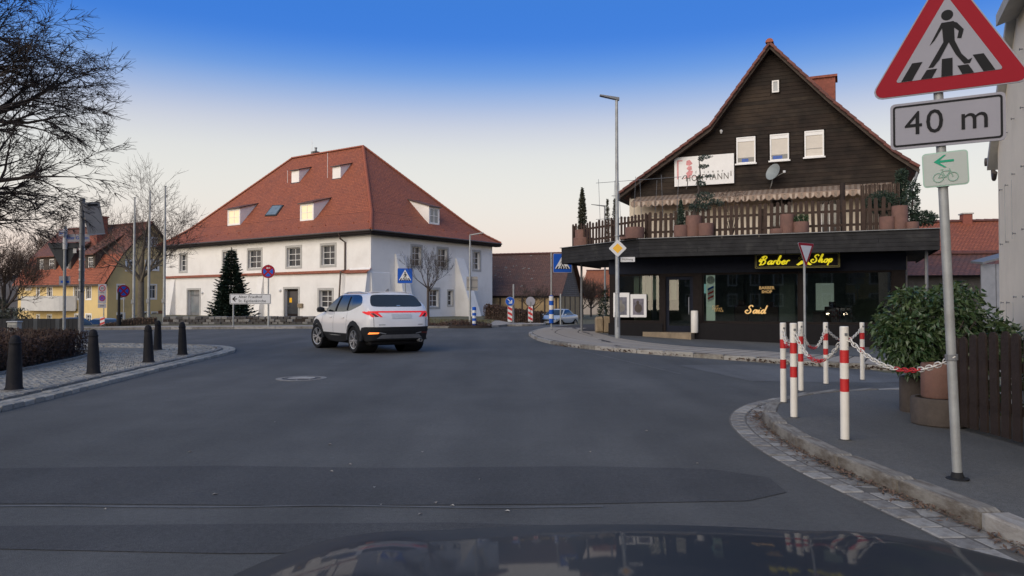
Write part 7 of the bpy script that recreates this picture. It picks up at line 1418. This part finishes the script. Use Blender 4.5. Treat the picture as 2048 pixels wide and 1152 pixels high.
    # wheels
    tyre = MB(M.Rotation(pi / 2, 4, 'X')); tw = .115; tyre.lathe([(wr * .66, -tw * .9), (wr * .93, -tw), (wr * .985, -tw * .8), (wr, -tw * .4), (wr, tw * .4), (wr * .985, tw * .8), (wr * .93, tw), (wr * .66, tw * .9)], 36, cap=False); ty = tyre.mesh('tyre', K['rubber'], 40)
    rim = MB(M.Rotation(pi / 2, 4, 'X')); rim.lathe([(wr * .67, tw * .88), (wr * .70, tw * .95), (wr * .64, tw * .9), (wr * .62, tw * .3), (wr * .62, -tw * .85)], 32, cap=False); rim.lathe([(wr * .14, tw * .55), (wr * .13, tw * .8), (.0, tw * .82)], 14, cap=False)
    for k in range(5):
        for da in (-.17, .17): a = 2 * pi * k / 5 + da; b = 2 * pi * k / 5 + da * .55; p, q = V((wr * .12 * cos(b), wr * .12 * sin(b), tw * .72)), V((wr * .65 * cos(a), wr * .65 * sin(a), tw * .82)); rim.bar(p, q, .034, .03)
    rm = rim.mesh('rim', K['alloy']); hub = MB(M.Rotation(pi / 2, 4, 'X')).lathe([(wr * .64, -tw * .2), (wr * .64, tw * .1), (.0, tw * .12)], 24, cap=False).mesh('brake_disc', K['black_plastic'])
    for x in wheel_x:
        for s in (1, -1):
            wt = ob('wheel', ty, t, (x, s * (W / 2 - .125), wr), (0, 0, pi if s > 0 else 0)); wt.rotation_euler.y = random.uniform(0, 1)
            if x > 0 and suv: wt.rotation_euler.z += R(9)
            ob('rim', rm, wt); ob('brake_disc', hub, wt)
            # dark wheel well
            MB(M.Translation((x, s * (W / 2 - .30), wr + .04)) @ M.Rotation(pi / 2, 4, 'X')).lathe([(wr * 1.12, -.26), (wr * 1.12, .24)], 20, cap=False).build('wheel_well', K['rubber'], t)
    MB().box(-L * .44, L * .44, -W * .40, W * .40, .22, .45, c=.04).build('underbody', K['rubber'], t)
    return t, patch, shoot
def suv_params():
    P = {}; z = [.24, .43, .60, .80, .985, 1.07, 1.20, 1.40, 1.53, 1.575]; P['z'] = z; nst = 10
    lx = [-2.12, -1.78, -1.56, -1.12, -.90, .0, .92, 1.34, 1.78, 2.08]
    P['x'] = [lx, lx, lx, [v * (1.0) for v in lx], [-2.13, -1.80, -1.5, -1.1, -.85, .02, .92, 1.30, 1.66, 1.92],
              [-2.08, -1.96, -1.78, -1.05, -.78, .06, .88, 1.02, 1.08, 1.12], [-2.0, -1.89, -1.70, -.99, -.72, .06, .72, .84, .90, .94], [-1.82, -1.72, -1.52, -.88, -.62, .02, .40, .52, .58, .61], [-1.68, -1.56, -1.34, -.8, -.56, -.03, .14, .27, .33, .36], [-1.62, -1.34, -1.08, -.8, -.56, -.06, .06, .18, .24, .27]]
    hw = [.84, .905, .925, .925, .90, .865, .83, .745, .675, .60]
    P['y'] = []
    for k, w in enumerate(hw):
        if k <= 4: P['y'].append([w * .93, w * .985, w, w, w * .99, w * .985, w * .995, w, w * .965, w * .80])
        else: P['y'].append([w * .90, w * .965, w * .985, w, w, w, w * .985, w * .90, w * .72, w * .52])
    P['zs'] = {0: [.36, .28, .62, .62, .28, .24, .28, .66, .28, .30], 1: [.52, .50, .74, .74, .44, .42, .44, .76, .46, .46], 2: [.70, .70, .80, .80, .62, .60, .62, .83, .64, .62], 3: [.88, .86, .87, .87, .82, .80, .82, .88, .80, .76], 4: [1.00, .99, .985, .98, .985, .985, .985, .975, .93, .86],
               5: [1.10, 1.15, 1.27, 1.115, 1.075, 1.065, 1.055, 1.075, 1.085, 1.09], 6: [1.21, 1.27, 1.345, 1.24, 1.205, 1.2, 1.20, 1.19, 1.19, 1.19]}
    P['rx'] = [-2.16, -2.25, -2.28, -2.27, -2.24, -2.20, -2.09, -1.87, -1.73, -1.66]; P['fx'] = [2.17, 2.22, 2.22, 2.20, 2.10, 1.20, 1.02, .68, .43, .33]
    P['rc'] = [-.62, 0, .62]; P['fc'] = [.62, 0, -.62]; P['glev'] = (5, 6, 7); P['glass'] = {2: 3, 3: 2, 4: 2, 5: 1}; P['wsst'] = (7, 8); P['clad'] = 1; P['cladr'] = 1; P['norear'] = (5,); P['crown'] = .05; P['roofx'] = 0; P['rcv'] = .07
    return P
hd_ = V((-.70, .714, 0)).normalized(); hz = R(124)
sx, sy = -4.22, 21.7
suv, patch, shoot = make_car('white_suv', 'white crossover car with lit red tail bar turning left in the road', (sx, sy, 0), hz, 'car_white', suv_params(), 4.5, 1.86, 1.65, (-1.34, 1.34), .355, suv=True)
suv.scale = (1.05, 1.05, 1.02)
for s in (1, -1):                                     # wheel arch cladding
    for x in (-1.34, 1.34):
        side = 'left' if s > 0 else 'right'; mb = MB(); prof_ = []
        A = [R(q) for q in (-4, 18, 42, 66, 90, 114, 138, 162, 184)]; inn = [(x + .365 * cos(a) * (1.04), .36 + .365 * sin(a)) for a in A]; outr = [(x + .475 * cos(a) * (1.05 if abs(cos(a)) > .5 else .95), .37 + .485 * sin(a)) for a in A]; P_ = []
        for (a0, b0), (a1, b1) in zip(inn, outr):
            h0 = shoot((a0, 9 * s, max(b0, .27)), (0, -s, 0))[0]; h1 = shoot((a1, 9 * s, max(b1, .27)), (0, -s, 0))[0]; y1 = abs(h1.y) if h1 else .9; y1 = max(y1, .86); P_.append((V((a0, s * (y1 + .022), b0)), V((a1, s * (y1 + .012), b1)), V((a0, s * (y1 - .12), b0)), V((a1, s * (y1 - .03), b1))))
        for a, b in zip(P_, P_[1:]): mb.add([*a, *b], [(0, 4, 5, 1), (2, 6, 4, 0), (1, 5, 7, 3)])
        me = mb.mesh('arch_cladding', K['black_plastic'], 40); b2 = bmesh.new(); b2.from_mesh(me); bmesh.ops.remove_doubles(b2, verts=b2.verts[:], dist=1e-4); bmesh.ops.recalc_face_normals(b2, faces=b2.faces[:]); b2.to_mesh(me); b2.free(); ob('arch_cladding', me, suv)
    side = 'left' if s > 0 else 'right'
    patch('door_seam', [(-.86, .47), (-.852, .47), (-.842, 1.05), (-.85, 1.05)], side, 'black_plastic', .001, off=.001); patch('door_seam', [(.10, .45), (.108, .45), (.088, 1.05), (.08, 1.05)], side, 'black_plastic', .001, off=.001); patch('door_seam', [(.93, .48), (.938, .48), (.918, 1.0), (.91, 1.0)], side, 'black_plastic', .001, off=.001)
    patch('pillar_trim', [(.00, 1.085), (.09, 1.085), (.04, 1.50), (-.03, 1.50)], side, 'sign_black', .004); patch('pillar_trim', [(-.80, 1.12), (-.75, 1.12), (-.66, 1.48), (-.70, 1.48)], side, 'sign_black', .004)
    for x0 in (-.66, .22): h = patch('door_handle', [(x0, .905), (x0 + .2, .905), (x0 + .2, .94), (x0, .94)], side, 'car_white', .022)
    patch('sill_strip', [(-.82, .44), (.84, .44), (.84, .50), (-.82, .50)], side, 'black_plastic', .006)
    mr_ = MB(M.Translation((.80, s * 1.0, 1.12))).lathe([(.02, -.075), (.085, -.06), (.10, .0), (.085, .06), (.02, .08)], 12, cap=True); 
    for v in mr_.v: v.y = s * 1.0 + (v.y - s * 1.0) * 1.15
    mir = mr_.build('wing_mirror', K['black_plastic'], suv, 60); MB().bar((.80, s * .84, 1.07), (.80, s * .97, 1.1), .06, .04).build('mirror_arm', K['black_plastic'], mir)
    rl = [(x_, s * (.60 - .02 * abs(x_ + .6)), shoot((x_, s * .58, 9), (0, 0, -1))[0].z + .035 * (1 if -1.3 < x_ < -.05 else .15)) for x_ in (-1.45, -1.3, -1.0, -.6, -.2, -.05, .08)]; MB().tube(rl, [.012, .018, .018, .018, .018, .018, .012], 6).build('roof_rail', K['zinc'], suv)
    # tail lamps: claw shapes at both ends of the light bar
    e = s
    patch('tail_lamp', [(e * .85, 1.10), (e * .58, 1.105), (e * .60, 1.05), (e * .85, 1.06)], 'rear', 'tail_red', .006); patch('tail_lamp', [(e * .84, 1.055), (e * .77, 1.055), (e * .69, .955), (e * .75, .95)], 'rear', 'tail_red', .006)
    patch('tail_lamp', [(e * .69, 1.05), (e * .59, 1.05), (e * .50, .955), (e * .55, .95)], 'rear', 'tail_red', .006); patch('tail_lamp_lens', [(e * .77, 1.05), (e * .70, 1.05), (e * .59, .96), (e * .67, .956)], 'rear', 'tail_dark', .005)
    patch('side_lamp', [(-2.06, 1.08), (-1.82, 1.095), (-1.80, 1.075), (-2.06, 1.0)], side, 'tail_red', .005)
    patch('reflector', [(e * .80, .56), (e * .58, .56), (e * .60, .525), (e * .82, .515)], 'rear', 'indicator' if s > 0 else 'tail_dark', .006); patch('bumper_vent', [(e * .56, .565), (e * .40, .53), (e * .42, .515), (e * .58, .545)], 'rear', 'zinc', .006)
patch('light_bar', [(.60, 1.105), (-.60, 1.105), (-.60, 1.068), (.60, 1.068)], 'rear', 'tail_red', .006, nsub=10); patch('number_plate', [(.27, 1.03), (-.27, 1.03), (-.27, .915), (.27, .915)], 'rear', 'plate_grey', .008); patch('tailgate_seam', [(.70, .655), (-.70, .655), (-.70, .648), (.70, .648)], 'rear', 'black_plastic', .001, nsub=8)
patch('skid_plate', [(.50, .50), (-.50, .50), (-.62, .40), (.62, .40)], 'rear', 'galv_dark', .012, nsub=8); patch('bumper_trim', [(.84, .63), (-.84, .63), (-.84, .585), (.84, .585)], 'rear', 'black_plastic', .012, nsub=10)
for s in (1, -1): patch('tailgate_seam', [(s * .715, 1.05), (s * .722, 1.05), (s * .712, .65), (s * .705, .65)], 'rear', 'black_plastic', .001)
patch('badge', [(.05, 1.255), (-.05, 1.255), (-.05, 1.23), (.05, 1.23)], 'rear', 'chrome', .004); patch('model_lettering', [(.60, .765), (.44, .765), (.44, .745), (.60, .745)], 'rear', 'galv', .002); patch('model_lettering', [(-.46, .765), (-.60, .765), (-.60, .745), (-.46, .745)], 'rear', 'galv', .002)
h = shoot((-1.55, 0, 9), (0, 0, -1))[0]; MB().bar((h.x - .02, .55, h.z - .01), (h.x - .02, -.55, h.z - .01), .14, .022).build('roof_spoiler', K['car_white'], suv); h = shoot((-1.35, 0, 9), (0, 0, -1))[0]; MB().plate([(h.x - .09, h.z - .01), (h.x + .09, h.z - .01), (h.x - .05, h.z + .075), (h.x - .09, h.z + .07)], -.015, .015).build('antenna_fin', K['galv_dark'], suv)
MB(M.Translation((-2.12, -.55, .34)) @ M.Rotation(pi / 2, 4, 'Y')).lathe([(.04, -.1), (.045, -.1), (.045, .06), (.04, .06)], 12, cap=False).build('exhaust', K['zinc'], suv)

def sedan_params(L=4.6, roof=1.42):
    P = {}; k = L / 4.6; P['z'] = [.22, .36, .55, .72, .86, .93, 1.08, 1.26, 1.36, 1.40]; r = roof / 1.42
    lx = [-2.1, -1.72, -1.55, -1.08, -.88, .0, .95, 1.12, 1.60, 2.05]; P['x'] = [lx] * 4 + [[-2.12, -1.7, -1.5, -1.08, -.85, 0, .95, 1.2, 1.6, 1.95], [-1.55, -1.35, -1.2, -.98, -.7, .05, .9, 1.0, 1.06, 1.1], [-1.40, -1.2, -1.06, -.86, -.62, .05, .72, .80, .86, .9], [-1.1, -.92, -.82, -.7, -.52, .03, .38, .46, .52, .56], [-.88, -.74, -.66, -.56, -.44, 0, .14, .22, .28, .32], [-.78, -.68, -.62, -.54, -.42, -.04, .08, .14, .2, .24]]
    P['x'] = [[v * k for v in row] for row in P['x']]; hw = [.80, .86, .88, .88, .86, .80, .75, .67, .60, .54]; P['y'] = [[w * .9, w * .98, w, w, w, w, w, w, w * .96, w * .78] if i <= 4 else [w * .8, w * .94, w * .98, w, w, w, w * .98, w * .9, w * .72, w * .5] for i, w in enumerate(hw)]
    P['zs'] = {0: [.3, .26, .56, .56, .26, .22, .26, .56, .56, .28], 1: [.4, .38, .64, .64, .38, .36, .38, .64, .64, .4], 2: [.6, .58, .68, .68, .56, .55, .56, .68, .68, .56], 3: [.78, .76, .75, .75, .73, .72, .73, .74, .72, .66], 4: [.95, .92, .9, .88, .87, .86, .86, .86, .82, .74], 5: [.99, .98, .96, .95, .94, .93, .92, .94, .95, .95]}
    P['zs'] = {a: b for a, b in P['zs'].items()}; P['z'] = [v * (r if v > 1 else 1) for v in P['z']]; P['rx'] = [v * k for v in (-2.16, -2.26, -2.28, -2.28, -2.22, -1.66, -1.5, -1.18, -.95, -.82)]; P['fx'] = [v * k for v in (2.14, 2.24, 2.25, 2.22, 2.12, 1.16, .96, .62, .38, .28)]
    P['rc'] = [-.62, 0, .62]; P['fc'] = [.62, 0, -.62]; P['glev'] = (5, 6, 7); P['glass'] = {1: 3, 2: 3, 3: 2, 4: 2, 5: 1}; P['wsst'] = (7, 8); P['clad'] = 1; P['crown'] = .035; P['roofx'] = 0
    return P
def sedan(label, loc, rz, paint, L=4.6, roof=1.42, group=None):
    t, patch, shoot = make_car('parked_car', label, loc, rz, paint, sedan_params(L, roof), L, 1.76, roof, (-1.32 * L / 4.6, 1.36 * L / 4.6), .31, group=group)
    for s in (1, -1): patch('headlight', [(s * .82, .70), (s * .48, .70), (s * .46, .58), (s * .80, .60)], 'front', 'chrome', .006); patch('tail_lamp', [(s * .80, .86), (s * .5, .86), (s * .5, .74), (s * .80, .74)], 'rear', 'tail_dark', .006); MB(M.Translation((.78, s * .95, .98))).lathe([(.02, -.06), (.08, -.04), (.09, .02), (.02, .07)], 10).build('wing_mirror', K[paint], t, 60)
    patch('grille', [(.38, .66), (-.38, .66), (-.36, .55), (.36, .55)], 'front', 'black_plastic', .004); patch('number_plate', [(.26, .47), (-.26, .47), (-.26, .36), (.26, .36)], 'front', 'plate_grey', .006); patch('number_plate', [(.26, .7), (-.26, .7), (-.26, .6), (.26, .6)], 'rear', 'plate_grey', .006); patch('bumper_intake', [(.6, .34), (-.6, .34), (-.55, .27), (.55, .27)], 'front', 'black_plastic', .004)
    return t
q = at(1117, 640, 58); sedan('silver saloon car at the end of the street beside the barn', (q.x, 58, G(q.x, 58)), R(-118), 'car_silver')
q = at(140, 650, 47); sedan('dark blue car parked behind the left hedge below the balcony', (q.x, 47.5, G(q.x, 47.5) - .05), R(-35), 'car_blue', 4.3, 1.55)
q = at(196, 655, 50); sedan('pale grey car roof in front of the yellow gable corner', (q.x, 50.5, G(q.x, 50.5) - .28), R(150), 'car_grey', 4.4, 1.45)

# ------------------------------------------------------------------ the car the picture is taken from: bonnet seen through the windscreen
oc = thing('own_car', 'dark glossy car bonnet at the bottom of the picture', 'car', (.24, 0, -.012)); HW = .88
hp = [(.75, .985), (.95, .968), (1.15, .945), (1.4, .912), (1.62, .88), (1.8, .84), (1.92, .775), (1.99, .71), (2.03, .62)]; hb = MB(); nx = 24
for j, (y, z) in enumerate(hp):
    for i in range(nx + 1):
        u = -1 + 2 * i / nx; au = abs(u); x = u * HW * (1 - .10 * max(0, (y - 1.2)) ** 1.4); pull = .22 * au ** 2.6 * max(0, (y - .75) / 1.3) ** 1.2; drop = .030 * au ** 2 + .11 * max(0, au - .78) ** 1.5 * 6 + .012 * math.exp(-((au - .55) / .05) ** 2) * 0; cre = .010 * ss((au - .50) / .10) * (1 - ss((au - .70) / .2)); hb.v.append(V((x, y - pull, z - drop + cre)))
for j in range(len(hp) - 1):
    for i in range(nx): a = j * (nx + 1) + i; hb.f.append([a, a + 1, a + nx + 2, a + nx + 1]); hb.m.append(0); hb.uv.append(None)
bon = hb.build('bonnet', K['car_hood'], oc, 'all'); sdm = bon.modifiers.new('s', 'SUBSURF'); sdm.levels = 1; sdm.render_levels = 1
MB().box(-.80, .80, .62, .76, .80, .952, c=.02).build('cowl', K['black_plastic'], oc)
for s in (1, -1):
    fm = MB(); pts = [(.62, .93), (1.0, .90), (1.4, .84), (1.75, .74), (1.9, .6)]
    for y, z in pts:
        for k, (dx, zz) in enumerate(((.0, z), (.05, z - .04), (.075, z - .16), (.06, .48))): fm.v.append(V((s * (HW * (1 - .10 * max(0, y - 1.2) ** 1.4) - .02 + dx), y - .12, max(zz, .3))))
    for j in range(len(pts) - 1):
        for k in range(3): a = j * 4 + k; fm.f.append([a, a + 1, a + 5, a + 4]); fm.m.append(0); fm.uv.append(None)
    fm.build('front_wing', K['car_hood'], oc, 'all')
    MB(M.Translation((s * .60, 1.99, .60)) @ M.Rotation(s * R(-14), 4, 'Z')).plate(rrect(.26, .10, .03), -.02, .02).build('headlight', K['headlight'], oc)
    wt = MB(M.Translation((s * .78, 1.22, .31)) @ M.Rotation(pi / 2, 4, 'Y')).lathe([(.2, -.1), (.3, -.1), (.31, -.06), (.31, .06), (.3, .1), (.2, .1)], 28, cap=False).build('wheel', K['rubber'], oc, 40); MB(M.Translation((s * .78, 1.22, .31)) @ M.Rotation(pi / 2, 4, 'Y')).lathe([(.21, .06), (.19, .04), (.0, .05)], 20, cap=False).build('rim', K['alloy'], wt)
bmp = MB(); 
for i in range(17):
    u = -1 + i / 8; x = u * .84; y = 2.0 - .22 * abs(u) ** 2.6
    for z, dy in ((.62, -.01), (.52, .06), (.38, .07), (.24, .02)): bmp.v.append(V((x, y + dy, z)))
for i in range(16):
    for k in range(3): a = i * 4 + k; bmp.f.append([a, a + 4, a + 5, a + 1]); bmp.m.append(0); bmp.uv.append(None)
bmp.build('front_bumper', K['car_hood'], oc, 'all'); MB().box(-.42, .42, 2.02, 2.085, .40, .56, c=.02).build('grille', K['black_plastic'], oc)
